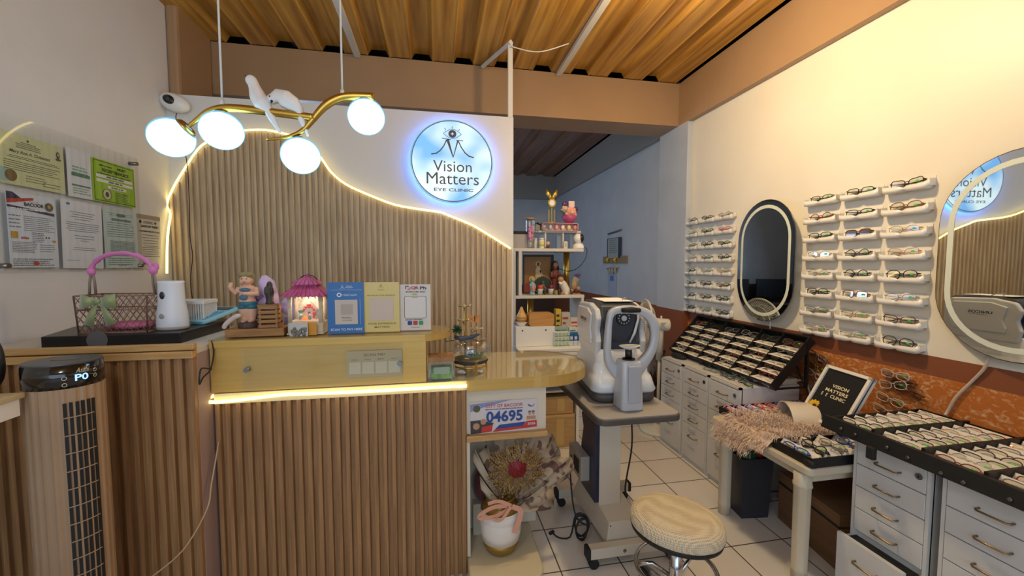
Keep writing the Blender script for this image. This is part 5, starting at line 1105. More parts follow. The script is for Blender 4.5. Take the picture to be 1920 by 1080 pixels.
one('wall_clips', MB().tube([(-.16, -.02, 0), (.16, -.02, .02)], .012, 6).ell((-.08, -.03, -.03), (.03, .01, .04)).ell((0, -.03, -.03), (.03, .01, .04)).ell((.09, -.03, -.02), (.03, .01, .04)), mat('clips', '#a79a8c', .5), 'row of small clips hanging between hook board and leaflet', 'clip', (XR, onx(1151, 506, XR).y, onx(1151, 504, XR).z), -PI/2)
# ================================================================== CART, AUTOREFRACTOR, STOOL
TZ = .735
M_cartc = mat('cart_cream', '#c9bfae', .4); M_navy = mat('cart_navy', '#1d2340', .3)
t = thing('instrument_table', 'cream and navy wheeled instrument table with grey top', 'instrument table', (.89, 1.95, 0))
TR = Matrix.Translation((-.89, -1.95, 0)); MBX = lambda: MB(TR)
def rr3(x0, x1, y0, y1, r): return rrect(x0, x1, y0, y1, r, 5)
MBX().prism(rr3(.705, 1.125, 1.655, 2.32, .045), TZ-.034, TZ-.004, 'z').build('edge_band', mat('table_edge_dark', '#4b4745', .5), t, bevel=.006)
MBX().prism(rr3(.712, 1.118, 1.662, 2.313, .04), TZ-.005, TZ, 'z').build('table_top', mat('table_grey', '#a39e98', .3), t)
MBX().bb(.80, .915, 1.865, 1.98, .18, .662).build('lift_column', M_cartc, t, bevel=.002)
MBX().bb(.785, .925, 1.855, 2.02, .662, .698).build('column_cap', M_blackm, t, bevel=.004)
MBX().prism([(1.862, .22), (2.06, .22), (2.06, .45), (2.03, .55), (2.06, .62), (2.0, .66), (1.862, .66)], .775, .799, 'x').build('navy_cover', M_navy, t, bevel=.003)
MBX().bb(.725, .775, 1.93, 2.12, .30, .43).build('power_box', mat('power_box', '#9b948a', .4), t, bevel=.004)
MBX().bb(.721, .725, 1.96, 2.03, .33, .40).build('power_socket', M_blackm, t)
MBX().add([(.79, 1.745, .08), (.98, 1.745, .08), (.985, 2.20, .08), (.77, 2.20, .08), (.805, 1.75, .185), (.965, 1.75, .185), (.96, 2.10, .245), (.785, 2.10, .245)], [(3, 2, 1, 0), (4, 5, 6, 7), (0, 1, 5, 4), (1, 2, 6, 5), (2, 3, 7, 6), (3, 0, 4, 7)], False).build('base_housing', M_cartc, t, bevel=.004)
mb_ = MBX()
for x in (.81, .96):
    for z in (.095, .172): mb_.cyl((x, 1.747, z), (x, 1.742, z), .0025, n=8)
mb_.build('screw', M_blackm, t)
for y in (1.715, 2.215):
    MBX().bb(.69, 1.13, y-.022, y+.022, .055, .105).build('foot_bar', M_cartc, t, bevel=.002)
    for x in (.682, 1.138):
        MBX().bb(x-.010, x+.010, y-.026, y+.026, .052, .108).build('end_cap', M_blackm, t, bevel=.006)
        MBX().cyl((x+(.03 if x < 1 else -.03), y-.014, .024), (x+(.03 if x < 1 else -.03), y+.014, .024), .024, n=18).bb(x+(.03 if x < 1 else -.03)-.012, x+(.03 if x < 1 else -.03)+.012, y-.018, y+.018, .03, .054).build('caster', M_blackm, t)
MBX().cyl((.86, 1.692, .08), (.86, 1.694, .08), .009, n=16).build('bolt_cap', mat('bolt_brown', '#6b5a48', .5), t)
# coil of cable and power lead
pts = [Vector((.70, 2.0, .37)), Vector((.69, 1.98, .42)), Vector((.675, 1.95, .35)), Vector((.68, 1.92, .20)), Vector((.70, 1.90, .12))]
for i in range(46):
    a = i*.62; pts.append(Vector((.715+.035*math.cos(a)*(1+.15*math.sin(i*.9)), 1.88+.02*math.sin(a*.5), .085+.055*math.sin(a)*(1+.2*math.cos(i*.7))+.01)))
pts += [Vector((.66, 1.90, .03)), Vector((.61, 1.93, .012)), Vector((.585, 1.96, .02))]
one('coiled_power_cable', MB().tube(spline(pts, 3), .0045, 6).box((.58, 1.965, .02), (.03, .012, .012), RZ(.5)), M_ink, 'black coiled power cable hanging beside the instrument table column', 'cable')
one('floor_cable', MB().tube(spline([(1.13, 2.16, .70), (1.12, 2.15, .55), (1.13, 2.16, .35), (1.08, 2.13, .15), (1.05, 2.1, .012), (.99, 2.2, .012)], 6), .005, 6), M_ink, 'black cable dropping from the instrument table to the floor', 'cable')
# autorefractor
t = thing('autorefractor', 'white and dark grey eye testing machine with chin rest on the wheeled table', 'autorefractor', (.93, 2.0, TZ))
M_mw = mat('machine_white', '#cfd2d6', .28, coat=.3); M_md = mat('machine_dark', '#3a3f47', .4); M_mg = mat('machine_grey', '#8e8f93', .4)
TR = Matrix.Translation((-.93, -2.0, -TZ)); 
TY = TR @ Matrix.Translation((.93, 2.05, 0)) @ Matrix.Rotation(-.10, 4, 'Z') @ Matrix.Translation((-.93, -2.05, 0)); MBX = lambda: MB(TR); MBY = lambda: MB(TY)
def loft(mb, secs, sm=True):
    n = len(secs[0]); v = [p for s_ in secs for p in s_]
    f = [(i*n+j, i*n+(j+1) % n, (i+1)*n+(j+1) % n, (i+1)*n+j) for i in range(len(secs)-1) for j in range(n)]
    f += [tuple(range(n))[::-1], tuple((len(secs)-1)*n+j for j in range(n))]
    return mb.add(v, f, sm)
sec = lambda x0, x1, y0, y1, z, r=.05: [(p[0], p[1], z) for p in rrect(x0, x1, y0, y1, r, 6)]
loft(MBY(), [sec(.80, 1.10, 1.85, 2.32, .737), sec(.785, 1.11, 1.84, 2.33, .75), sec(.785, 1.11, 1.84, 2.33, .785)]).build('dark_foot', mat('machine_foot', '#4a4646', .5), t)
loft(MBY(), [sec(.785, 1.11, 1.84, 2.33, .787), sec(.775, 1.115, 1.835, 2.33, .80), sec(.79, 1.10, 1.86, 2.31, .86), sec(.80, 1.09, 1.88, 2.30, .875), sec(.80, 1.09, 1.88, 2.30, .90), sec(.815, 1.075, 1.90, 2.27, .93), sec(.815, 1.075, 1.90, 2.27, .965), sec(.83, 1.06, 1.92, 2.24, .99)]).build('stepped_base', M_mw, t)
def yz(pts, x0, x1, mb): return mb.prism(pts, x0, x1, 'x')
side_pts = [(1.935, .985), (2.285, .985), (2.31, 1.06), (2.315, 1.19), (2.28, 1.222), (2.06, 1.232), (1.96, 1.215), (1.935, 1.15), (1.955, 1.09), (1.935, 1.03)]
yz(side_pts, .845, 1.055, MBY()).build('dark_core', M_md, t, bevel=.012, seg=3)
yz([(1.94, .955), (2.27, .955), (2.31, 1.06), (2.31, 1.175), (2.27, 1.212), (2.06, 1.222), (1.955, 1.20), (1.925, 1.15), (1.945, 1.09), (1.925, 1.03)], .815, .847, MBY()).build('side_shell', M_mw, t, bevel=.012, seg=3)
yz([(1.94, .955), (2.27, .955), (2.31, 1.06), (2.31, 1.175), (2.27, 1.212), (2.06, 1.222), (1.955, 1.20), (1.925, 1.15), (1.945, 1.09), (1.925, 1.03)], 1.053, 1.085, MBY()).build('side_shell', M_mw, t, bevel=.012, seg=3)
for x0, x1 in ((.803, .816), (1.084, 1.097)):
    yz([(1.99, 1.01), (2.25, 1.01), (2.275, 1.06), (2.275, 1.16), (2.25, 1.19), (2.06, 1.195), (1.985, 1.17), (2.005, 1.09), (1.985, 1.04)], x0, x1, MBY()).build('raised_panel', M_mw, t, bevel=.006, seg=3)
def sidetext(x, flip):
    mb_ = MB(); mb_.text('UNICOS', -.07, .05, 0, .018, 0, bold=.03).rect(-.05, .045, -.008, -.006, 0)
    o_ = MBY()
    if flip: o_.add([(x, 2.12-p[0], 1.12+p[2]) for p in mb_.v], mb_.f, False)
    else: o_.add([(x, 2.12+p[0], 1.12+p[2]) for p in mb_.v], mb_.f, False)
    o_.build('lettering', M_ink, t)
sidetext(.8022, True); sidetext(1.0978, False)
MBY().bb(.88, 1.04, 2.0, 2.24, 1.2325, 1.234).build('paper_sheet', M_paper, t); MBY().tube([(1.0, 2.06, 1.234), (1.01, 2.05, 1.25), (1.03, 2.08, 1.245), (1.03, 2.1, 1.234)], .003, 6).build('paper_clip', M_mg, t)
# lens unit on the front of the core
MBY().bb(.87, 1.03, 1.915, 1.94, 1.03, 1.20).build('front_panel', mat('machine_dark2', '#33373e', .25), t, bevel=.01, seg=3)
MBY().cyl((.955, 1.917, 1.155), (.955, 1.905, 1.155), .040, .036, 32).build('lens_hood', M_black, t)
mb_ = MBY()
for k_ in range(12): a = 2*PI*k_/12; mb_.cyl((.955+.028*math.cos(a), 1.905, 1.155+.028*math.sin(a)), (.955+.028*math.cos(a), 1.903, 1.155+.028*math.sin(a)), .003, n=8)
mb_.cyl((.955, 1.905, 1.155), (.955, 1.9025, 1.155), .014, n=20).build('lens_lights', mat('lens_led', '#b9c2cc', .2), t)
MBY().tube([(1.03, 1.91, 1.22), (1.03, 1.905, 1.15), (1.01, 1.90, 1.08), (.985, 1.90, 1.03)], [.009, .010, .010, .007], 8, flat=.6).build('trim_line', M_mw, t)
# head rest ring and chin rest column
RYv = 1.80
def cr_px(l): return [(1020+x/3.857, 540+y/3.857) for x, y in l]
outer = cr_px([(845, 340), (835, 250), (805, 195), (755, 152), (690, 133), (600, 128), (520, 142), (478, 178), (462, 250), (452, 350), (446, 450), (452, 545), (480, 605), (520, 660), (600, 690), (680, 680), (735, 600), (790, 515), (828, 430)])
inner = cr_px([(785, 340), (775, 270), (748, 228), (715, 205), (670, 192), (600, 186), (535, 190), (508, 212), (498, 265), (494, 350), (491, 430), (495, 500), (515, 540), (550, 562), (600, 570), (655, 555), (700, 515), (745, 470), (775, 410)])
oo = spline([ony(x, y, RYv) for x, y in outer+outer[:1]], 3)[:-1]; ii = spline([ony(x, y, RYv) for x, y in inner+inner[:1]], 3)[:-1]; n = len(oo)
mb = MBX(); d_ = Vector((0, .028, 0)); c_ = Vector((0, .007, 0))
lay = [[ii[k_]+d_ for k_ in range(n)], [ii[k_]+c_*1 for k_ in range(n)], [ii[k_].lerp(oo[k_], .16) for k_ in range(n)], [oo[k_].lerp(ii[k_], .16) for k_ in range(n)], [oo[k_]+c_ for k_ in range(n)], [oo[k_]+d_ for k_ in range(n)]]
mb.add([p for l in lay for p in l], [(a*n+k_, a*n+(k_+1) % n, ((a+1) % 6)*n+(k_+1) % n, ((a+1) % 6)*n+k_) for a in range(6) for k_ in range(n)], True)
mb.build('headrest_ring', mat('headrest_grey', '#b9bdc4', .3, coat=.3), t)
a = ony(1166, 582, RYv-.018); b_ = ony(1200, 582, RYv-.018)
MBX().tube([a, (a+b_)/2+Vector((0, -.004, .003)), b_], [.010, .0145, .010], 12).build('forehead_pad', M_blackm, t)
cx = ony(1178, 700, 1.78).x
colp = lambda z, w, d: [(p[0], p[1], z) for p in rrect(cx-w, cx+w, 1.78-d, 1.78+d, .018, 5)]
loft(MBX(), [colp(.737, .052, .055), colp(.745, .056, .058), colp(.86, .053, .052), colp(.962, .050, .045), colp(.972, .046, .041)]).build('chin_column', mat('headrest_grey', '#b9bdc4', .3), t)
MBX().bb(cx-.028, cx+.034, 1.715, 1.73, .775, .955).build('column_inset', mat('inset_grey', '#a9adb4', .3), t, bevel=.006)
MBX().cyl((cx, 1.78, .97), (cx, 1.78, .978), .030, n=24).cyl((cx, 1.78, .978), (cx, 1.78, 1.024), .0165, n=20).build('chin_post', M_black, t)
MBX().lathe([(.012, 0), (.028, .006), (.052, .018), (.054, .021), (.046, .019), (0, .014)], 32, c=(cx, 1.77, 1.022), sy=.62).build('chin_cup', mat('cup_white', '#e4e2dc', .25), t)
MBX().tube([(cx-.01, 1.81, .80), (cx-.01, 1.815, .88), ony(1172, 705, RYv+.01)], [.045, .045, .03], 14, flat=.5).build('ring_bracket', mat('headrest_grey', '#b9bdc4', .3), t)
# stool
sx, sy_, sz = .915, 1.375, .465
t = thing('round_stool', 'round stool with cream ribbed cover and chrome base', 'stool', (sx, sy_, 0))
m = noisy('ribbed_cover', '#c9b795', '#e6d7b6', (1, 1, 1), 90, .8)
N, L, b = nodes(m); tc = N.new('ShaderNodeTexCoord'); 
wv = N.new('ShaderNodeTexWave'); wv.wave_type = 'BANDS'; wv.bands_direction = 'Z'; wv.inputs['Scale'].default_value = 42
w2 = N.new('ShaderNodeTexWave'); w2.wave_type = 'BANDS'; w2.bands_direction = 'X'; w2.inputs['Scale'].default_value = 42
w3 = N.new('ShaderNodeTexWave'); w3.bands_direction = 'Y'; w3.inputs['Scale'].default_value = 42
ad = N.new('ShaderNodeMath'); ad.operation = 'ADD'; ad2 = N.new('ShaderNodeMath'); ad2.operation = 'ADD'
for w_ in (wv, w2, w3): L.new(tc.outputs['Object'], w_.inputs[0])
L.new(wv.outputs['Fac'], ad.inputs[0]); L.new(w2.outputs['Fac'], ad.inputs[1]); L.new(ad.outputs[0], ad2.inputs[0]); L.new(w3.outputs['Fac'], ad2.inputs[1])
bp = N.new('ShaderNodeBump'); bp.inputs['Strength'].default_value = .6; bp.inputs['Distance'].default_value = .003
L.new(ad2.outputs[0], bp.inputs['Height']); L.new(bp.outputs[0], b.inputs['Normal'])
mx = N.new('ShaderNodeMix'); mx.data_type = 'RGBA'; mr = N.new('ShaderNodeMath'); mr.operation = 'MULTIPLY'; mr.inputs[1].default_value = .4; L.new(ad2.outputs[0], mr.inputs[0]); L.new(mr.outputs[0], mx.inputs['Factor'])
mx.inputs['A'].default_value = lin('#b8a88a'); mx.inputs['B'].default_value = lin('#eadcbe'); L.new(mx.outputs['Result'], b.inputs['Base Color'])
Rt = RX(-.05) @ RY(.07)
MB().lathe([(0, .0), (.06, -.002), (.12, .0), (.155, -.006), (.172, -.022), (.176, -.045), (.170, -.066), (.150, -.074)], 48, c=(0, 0, sz), R=Rt).build('seat_cover', m, t)
MB().lathe([(.0, -.088), (.12, -.090), (.168, -.078), (.173, -.060), (.150, -.055)], 48, c=(0, 0, sz), R=Rt).build('seat_pan', M_blackm, t)
MB().cyl((0, 0, .34), (0, 0, .39), .013, n=20).build('gas_piston', mat('piston', '#6b625a', .25, .8), t)
MB().cyl((0, 0, .10), (0, 0, .325), .025, n=28).build('chrome_column', M_chrome, t); MB().lathe([(.0255, .322), (.026, .338), (.018, .345), (.013, .346)], 24).build('column_collar', M_blackm, t)
MB().tube([(-.03, -.05, .39), (-.08, -.085, .375), (-.095, -.10, .362)], [.006, .017, .012], 10, flat=.5).build('height_lever', M_black, t)
MB().tube([(.150*math.cos(a), .150*math.sin(a), .235) for a in [2*PI*i/48 for i in range(48)]], .009, 10, closed=True).build('foot_ring', M_chrome, t)
for k_ in range(5):
    a = k_*2*PI/5+.3; x, y = math.cos(a), math.sin(a)
    if k_ in (0, 2, 3): MB().tube([(x*.02, y*.02, .20), (x*.09, y*.09, .245), (x*.145, y*.145, .235)], .008, 8).build('ring_spoke', M_chrome, t)
    MB().tube([(0, 0, .11), (x*.13, y*.13, .085), (x*.24, y*.24, .055)], [.022, .018, .012], 10).build('leg', M_chrome, t)
    MB().cyl((x*.24-y*.02, y*.24+x*.02, .025), (x*.24+y*.02, y*.24-x*.02, .025), .025, n=18).build('caster', M_blackm, t)
# stand fan near the pillar
t = thing('stand_fan', 'cream stand fan with caged blades near the pillar', 'fan', (1.86, 3.10, 0))
M_fan = mat('fan_cream', '#d0cab8', .4)
MB().lathe([(.15, 0), (.155, .01), (.14, .03), (.04, .045), (.03, .06)], 32).build('base', M_fan, t)
MB().cyl((0, 0, .04), (0, 0, .90), .013, n=16).build('pole', M_fan, t)
MB().lathe([(.028, .62), (.032, .86), (.026, .92)], 16).build('neck', M_fan, t)
ax = Vector((-.93, .22, .03)).normalized(); hd = Vector((0, 0, ony(1258, 608, 3.1).z))
MB().cyl(hd-ax*.075, hd+ax*.06, .052, .056, 24).build('motor', M_fan, t, bevel=.008); MB().ell(hd-ax*.01+Vector((0, 0, .06)), (.009, .009, .018)).build('swing_knob', M_fan, t)
q_ = MB(); q_.box(hd+Vector((.0, -.056, 0)), (.05, .001, .05)); q_.build('motor_label', mat('fan_label', '#9aa0a8', .5), t)
cg = hd+ax*.125; U1 = ax.orthogonal().normalized(); U2 = ax.cross(U1)
mb_ = MB()
for k_ in range(60):
    a = 2*PI*k_/60; r = U1*math.cos(a)+U2*math.sin(a)
    mb_.tube([cg-ax*.05+r*.05, cg-ax*.045+r*.15, cg+r*.205, cg+ax*.035+r*.15, cg+ax*.045+r*.04], .0016, 4)
for rad, off in ((.205, 0), (.15, .036), (.15, -.044), (.10, .04), (.10, -.048)): mb_.tube([cg+ax*off+(U1*math.cos(a)+U2*math.sin(a))*rad for a in [2*PI*i/40 for i in range(40)]], .003 if rad < .2 else .010, 6, closed=True)
mb_.build('cage', M_fan, t)
mb_ = MB()
for k_ in range(4):
    a = k_*PI/2; r = U1*math.cos(a)+U2*math.sin(a); s_ = ax.cross(r)
    mb_.add([cg+r*.03-s_*.02, cg+r*.17-s_*.05+ax*.015, cg+r*.19+s_*.02, cg+r*.15+s_*.07-ax*.015, cg+r*.03+s_*.02], [(0, 1, 2, 3, 4)])
mb_.cyl(cg-ax*.02, cg+ax*.02, .03); mb_.build('blades', mat('fan_blades', '#b9b6aa', .4), t)
# ================================================================== SPECTACLES
def lens_outline(shape, s):
    """closed outline of one lens, s=-1 left, +1 right, metres"""
    w, h, n = {'square': (.0265, .0185, 3.6), 'round': (.0235, .0215, 2.0), 'oval': (.0262, .0180, 2.4), 'cat': (.0270, .0185, 2.8), 'narrow': (.0265, .0155, 3.0), 'pilot': (.0270, .0225, 2.5)}[shape]
    pts = []
    for i in range(20):
        a = 2*PI*i/20; ca, sa = math.cos(a), math.sin(a)
        x = w*math.copysign(abs(ca)**(2/n), ca); z = h*math.copysign(abs(sa)**(2/n), sa)
        if shape == 'cat' and z > 0: z += .006*max(0, x*s/w)
        if shape == 'pilot' and z < 0: x *= .88
        pts.append((s*.0335+x, z))
    return pts
GM = {}
def gmesh(key, fn):
    if key not in GM: GM[key] = fn()
    return GM[key]
def link(nm, me, parent):
    o = bpy.data.objects.new(nm, me); COL.objects.link(o); o.parent = parent; return o
def tomesh(mb, name, m):
    o = mb.build(name, m); me = o.data; bpy.data.objects.remove(o); return me
FC = {'black': ('#151517', .3, 0), 'silver': ('#a9a9ab', .25, .9), 'gold': ('#c2a05c', .25, .9), 'brown': ('#5b3423', .35, 0), 'red': ('#7c2226', .35, 0), 'dark green': ('#1e3329', .35, 0),
      'rose gold': ('#c98f78', .3, .7), 'purple': ('#3c2848', .35, 0), 'grey': ('#77787c', .4, 0), 'pink': ('#e0708e', .4, 0), 'lilac': ('#b08ad0', .4, 0), 'coral': ('#e2504a', .4, 0),
      'blue': ('#2457a8', .35, 0), 'clear': ('#c4b8ac', .2, 0), 'tortoise': ('#7a4a22', .3, 0)}
M_sun = glassy('sun_lens', (.22, .12, .07), .12, .05); M_stick = mat('green_sticker', '#3fc04a', .5)
def specs(label, color, shape, loc, rot, group, th=None, sticker=True, sun=False, scale=1., par=None):
    col = FC[color]; fm = mat('frame_'+color.replace(' ', '_'), *col)
    thin = th if th is not None else (.0011 if color in ('silver', 'gold', 'rose gold') else .0019)
    t = thing('eyeglasses', label, 'eyeglasses', loc, 0, group, rot=rot); t.scale = (scale,)*3
    def mk():
        mb = MB()
        for s in (-1, 1): mb.tube([(x, 0, z) for x, z in lens_outline(shape, s)], thin, 6, closed=True)
        mb.tube([(-.009, 0, .005), (-.004, -.001, .0085), (.004, -.001, .0085), (.009, 0, .005)], thin, 6)
        for s in (-1, 1): mb.box((s*.0625, .001, .008), (.006, .004, .005))
        return tomesh(mb, 'spectacle_front', fm)
    link('frame', gmesh(('f', shape, color, thin), mk), t)
    lm = M_sun if sun else M_lens
    for s in (-1, 1):
        link('lens', gmesh(('l', shape, s, sun), lambda: tomesh(MB().add([(x*.995, .0, z*.97) for x, z in lens_outline(shape, s)], [tuple(range(20))], False), 'lens_pane', lm)), t)
        def mt():
            k_ = .012 if s < 0 else .016
            return tomesh(MB().tube([(s*.065, .001, .008), (s*.0655, k_*.7, .008), (s*.058, k_, .007), (-s*.02, k_, .001), (-s*.045, k_, -.010), (-s*.052, k_, -.018)], [thin*1.0, thin*1.1, thin*1.1, thin*1.2, thin*1.5, thin*1.2], 6), 'temple_arm', fm)
        link('temple', gmesh(('t', s, color, thin), mt), t)
    if sticker:
        link('price_sticker', gmesh(('s',), lambda: tomesh(MB().box((0, 0, 0), (.012, .0008, .008)), 'sticker', M_stick)), t).location = (.040, -.0025, .004)
    return t
ORD = ('first', 'second', 'third', 'fourth', 'fifth', 'sixth', 'seventh', 'bottom')
# wall trays
M_tray = mat('tray_white', '#e9e4da', .3)
def traymesh():
    w, d, h = .100, .045, .066; mb = MB(); n = 28; V = []
    for i in range(n+1):
        u = -1+2*i/n; x = u*w; e = max(0, abs(u)-.82)/.18; e2 = 1-math.sqrt(max(0, 1-e*e))
        lip = .027-.009*math.exp(-(x/.012)**2)+.006*(abs(u)**3); bz = .002+.014*e2; nb = .010*math.exp(-(x/.011)**2)
        dd = d*(1-.25*e2)
        V += [(x, 0, h-.006*e2), (x, -.003, h-.006*e2), (x, -.003, bz+.006), (x, -dd+.004, bz+.004+nb), (x, -dd, lip+bz), (x, -dd-.003, lip+bz), (x, -dd-.002, bz+nb), (x, 0, bz)]
    f = []
    for i in range(n):
        for j in range(8): f.append((i*8+j, (i+1)*8+j, (i+1)*8+(j+1) % 8, i*8+(j+1) % 8))
    mb.add(V, f, True); mb.s = [True]*len(mb.s)
    for i in (0, n): mb.f.append([i*8+j for j in range(8)]); mb.m.append(0); mb.s.append(False)
    for s in (-1, 1): mb.add([(s*w, 0, .05), (s*w, -.036, .044), (s*w, -.038, .020), (s*w, 0, .014), (s*(w-.003), 0, .05), (s*(w-.003), -.036, .044), (s*(w-.003), -.038, .020), (s*(w-.003), 0, .014)], [(0, 1, 2, 3), (7, 6, 5, 4), (0, 4, 5, 1), (1, 5, 6, 2)], False)
    return tomesh(mb, 'wall_tray', M_tray)
TM = traymesh()
LG = [['black', 'black', 'silver'], ['silver', 'black', 'pink'], ['grey', 'black', 'dark green'], ['silver', 'grey', 'black'], ['black', 'silver', 'gold'], ['black', 'black', 'brown'], ['dark green', 'brown', 'black'], ['black', 'silver', 'black']]
RG = [['dark green', 'black', 'black'], ['red', 'black', 'tortoise'], ['dark green', 'brown', 'gold'], ['silver', 'purple', 'rose gold'], ['silver', 'black', 'black'], ['black', 'tortoise', 'silver'], ['grey', 'gold', 'brown'], ['clear', 'silver', 'black']]
SHP = ['square', 'narrow', 'oval', 'square', 'round', 'cat', 'narrow', 'square', 'pilot']
for side_, ys, cols, dn in (('left', (3.235, 3.022, 2.816), LG, 'left of the oval mirror'), ('right', (2.01, 1.79, 1.573), RG, 'right of the oval mirror')):
    for r in range(8):
        for q in range(3):
            z = 1.812-.110*r-.030; y = ys[q]; cn = ('left', 'middle', 'right')[q]; c = cols[r][q]; sh = SHP[(r*3+q*2+(side_ == 'right')) % 9]
            if side_ == 'right' and (r, q) in ((1, 2), (3, 1), (4, 1)): sh = 'round' if r != 1 else 'pilot'
            o = link('wall_tray', TM, None); o.location = (XR, y, z-.004); o.rotation_euler = (0, 0, -PI/2)
            tag(o, 'white wall tray, %s row, %s column, %s' % (ORD[r], cn, dn), 'tray', 'white trays on the wall '+dn)
            sun = side_ == 'right' and r == 2 and q == 1
            specs(('dark brown sunglasses, %s row, %s column, %s' if sun else c+' eyeglasses, %s row, %s column, %s') % (ORD[r], cn, dn), c, sh,
                  (XR-.026, y, z+.036), (-.12+.05*math.sin(r*3+q), .03*math.sin(r*5+q*2), -PI/2+.04*math.sin(r+q)), 'eyeglasses on the wall '+dn, sticker=not sun and (r+q) % 3 != 0 or side_ == 'right' and not sun, sun=sun, scale=1.08)
# mirrors
def stadium(w, h, k_=0, n=20):
    r = w/2-k_; s = h/2-w/2
    return [(r*math.cos(a), s+r*math.sin(a)) for a in [PI*i/n for i in range(n+1)]]+[(r*math.cos(a), -s+r*math.sin(a)) for a in [PI+PI*i/n for i in range(n+1)]]
M_mir = mat('mirror_silver', '#dfe4e4', .015, 1.); M_band = mat('frosted_band', '#dadfcf', .6)
def mirror(y, z, label, dl):
    t = thing('wall_mirror', label, 'mirror', (XR-.05, y, z), -PI/2-dl)
    w, h = .535, .825
    MB().prism(stadium(w, h), 0, .005, 'y').build('mirror_glass', M_mir, t)
    o, i = stadium(w, h, .034), stadium(w, h, .056); n = len(o)
    MB().add([(p[0], -.0008, p[1]) for p in o]+[(p[0], -.0008, p[1]) for p in i], [(j, (j+1) % n, n+(j+1) % n, n+j) for j in range(n)], False).build('frosted_band', M_band, t)
    MB().prism(stadium(w, h, .06), .005, .034, 'y').build('back_case', mat('mirror_case', '#b8b8b4', .5), t)
    e = stadium(w, h, .001); MB().tube([(p[0], .0025, p[1]) for p in e], .003, 6, closed=True).build('dark_bevel', mat('mirror_edge', '#5b5654', .2, .6), t)
mirror(2.392, 1.455, 'oval wall mirror with frosted band between the two eyeglass displays', .085)
mirror(1.163, 1.462, 'oval wall mirror cut off by the right picture edge', .06)
one('mirror_cable', MB().tube(spline([(XR-.02, 1.245, 1.06), (XR-.012, 1.26, 1.0), (XR-.008, 1.30, .93), (XR-.012, 1.345, .85), (XR-.012, 1.37, .78), (XR-.02, 1.375, .757)], 5), .006, 8), mat('cable_white', '#cdb8a4', .5), 'pale cable from the right mirror down behind the open tray', 'cable')
one('mirror_lead', MB().tube([(XR-.012, 2.36, 1.06), (XR-.012, 2.355, .97), (XR-.012, 2.35, .94)], .004, 6), M_white, 'short white lead under the oval mirror between the displays', 'cable')
# ================================================================== DRAWER CABINETS
M_cab = noisy('white_steel_cabinet', '#c9c9c9', '#d6d6d4', (1, 1, 1), 3, .35)
ZS = [.672, .575, .478, .381, .284, .03]
def cabinet(y1, label, missing=(), pull=0., wid_=.28, lockc='#7d7d80'):
    t = thing('drawer_cabinet', label, 'cabinet', (1.775, y1-wid_/2, 0), -PI/2, 'white five-drawer cabinets')
    w = wid_/2-.002; D = .42
    MB().bb(-w, w, .012, D, .02, .69).build('body', M_cab, t, bevel=.002)
    MB().bb(-w, -w+.012, 0, .02, .0, .69).bb(w-.012, w, 0, .02, .0, .69).bb(-w, w, 0, .02, .678, .69).bb(-w, w, .01, D, 0, .03).build('front_rim', M_cab, t)
    for i in range(5):
        z1, z0 = ZS[i]-.002, ZS[i+1]+.002; p = pull if i == 4 else 0
        d = MB().bb(-w+.014, w-.014, 0, .018, z0, z1)
        if p: d.bb(-w+.014, -w+.016, .018, p+.02, z0+.02, z1-.02).bb(w-.016, w-.014, .018, p+.02, z0+.02, z1-.02).mat(1).bb(-w+.016, w-.016, .018, p+.02, z1-.03, z1-.028)
        d = d.build('drawer', [M_cab, M_blackm], t, loc=(0, -.002-p, 0), bevel=.0015)
        if i not in missing:
            hz = z1-.052 if i < 4 else z1-.075
            MB().tube([(-.042, 0, hz), (-.042, -.018, hz), (-.036, -.024, hz-.001), (.036, -.024, hz-.001), (.042, -.018, hz), (.042, 0, hz)], .0036, 8).build('handle', mat('handle_bronze', '#9a8467', .3, .9), d)
        if i == 0: MB().cyl((w-.036, 0, z1-.035), (w-.036, -.004, z1-.035), .012, n=20).mat(1).bb(w-.038, w-.034, -.0052, -.004, z1-.040, z1-.030).build('lock', [mat('lock_'+lockc[1:], lockc, .3, .7), M_blackm], d)
    return t
cabinet(2.925, 'leftmost of three white drawer cabinets under the slanted tray, fourth handle missing', missing=(3,))
cabinet(2.635, 'middle of three white drawer cabinets under the slanted eyeglass tray', lockc='#4a4a4e')
cabinet(2.350, 'rightmost of three white cabinets under the slanted tray, beside the plastic table', lockc='#5f86a8')
cabinet(1.400, 'white drawer cabinet with its bottom drawer pulled out, under the open tray', pull=.085)
cabinet(1.090, 'white drawer cabinet at the right picture edge with a green round lock', lockc='#6fb5a8', wid_=.29)
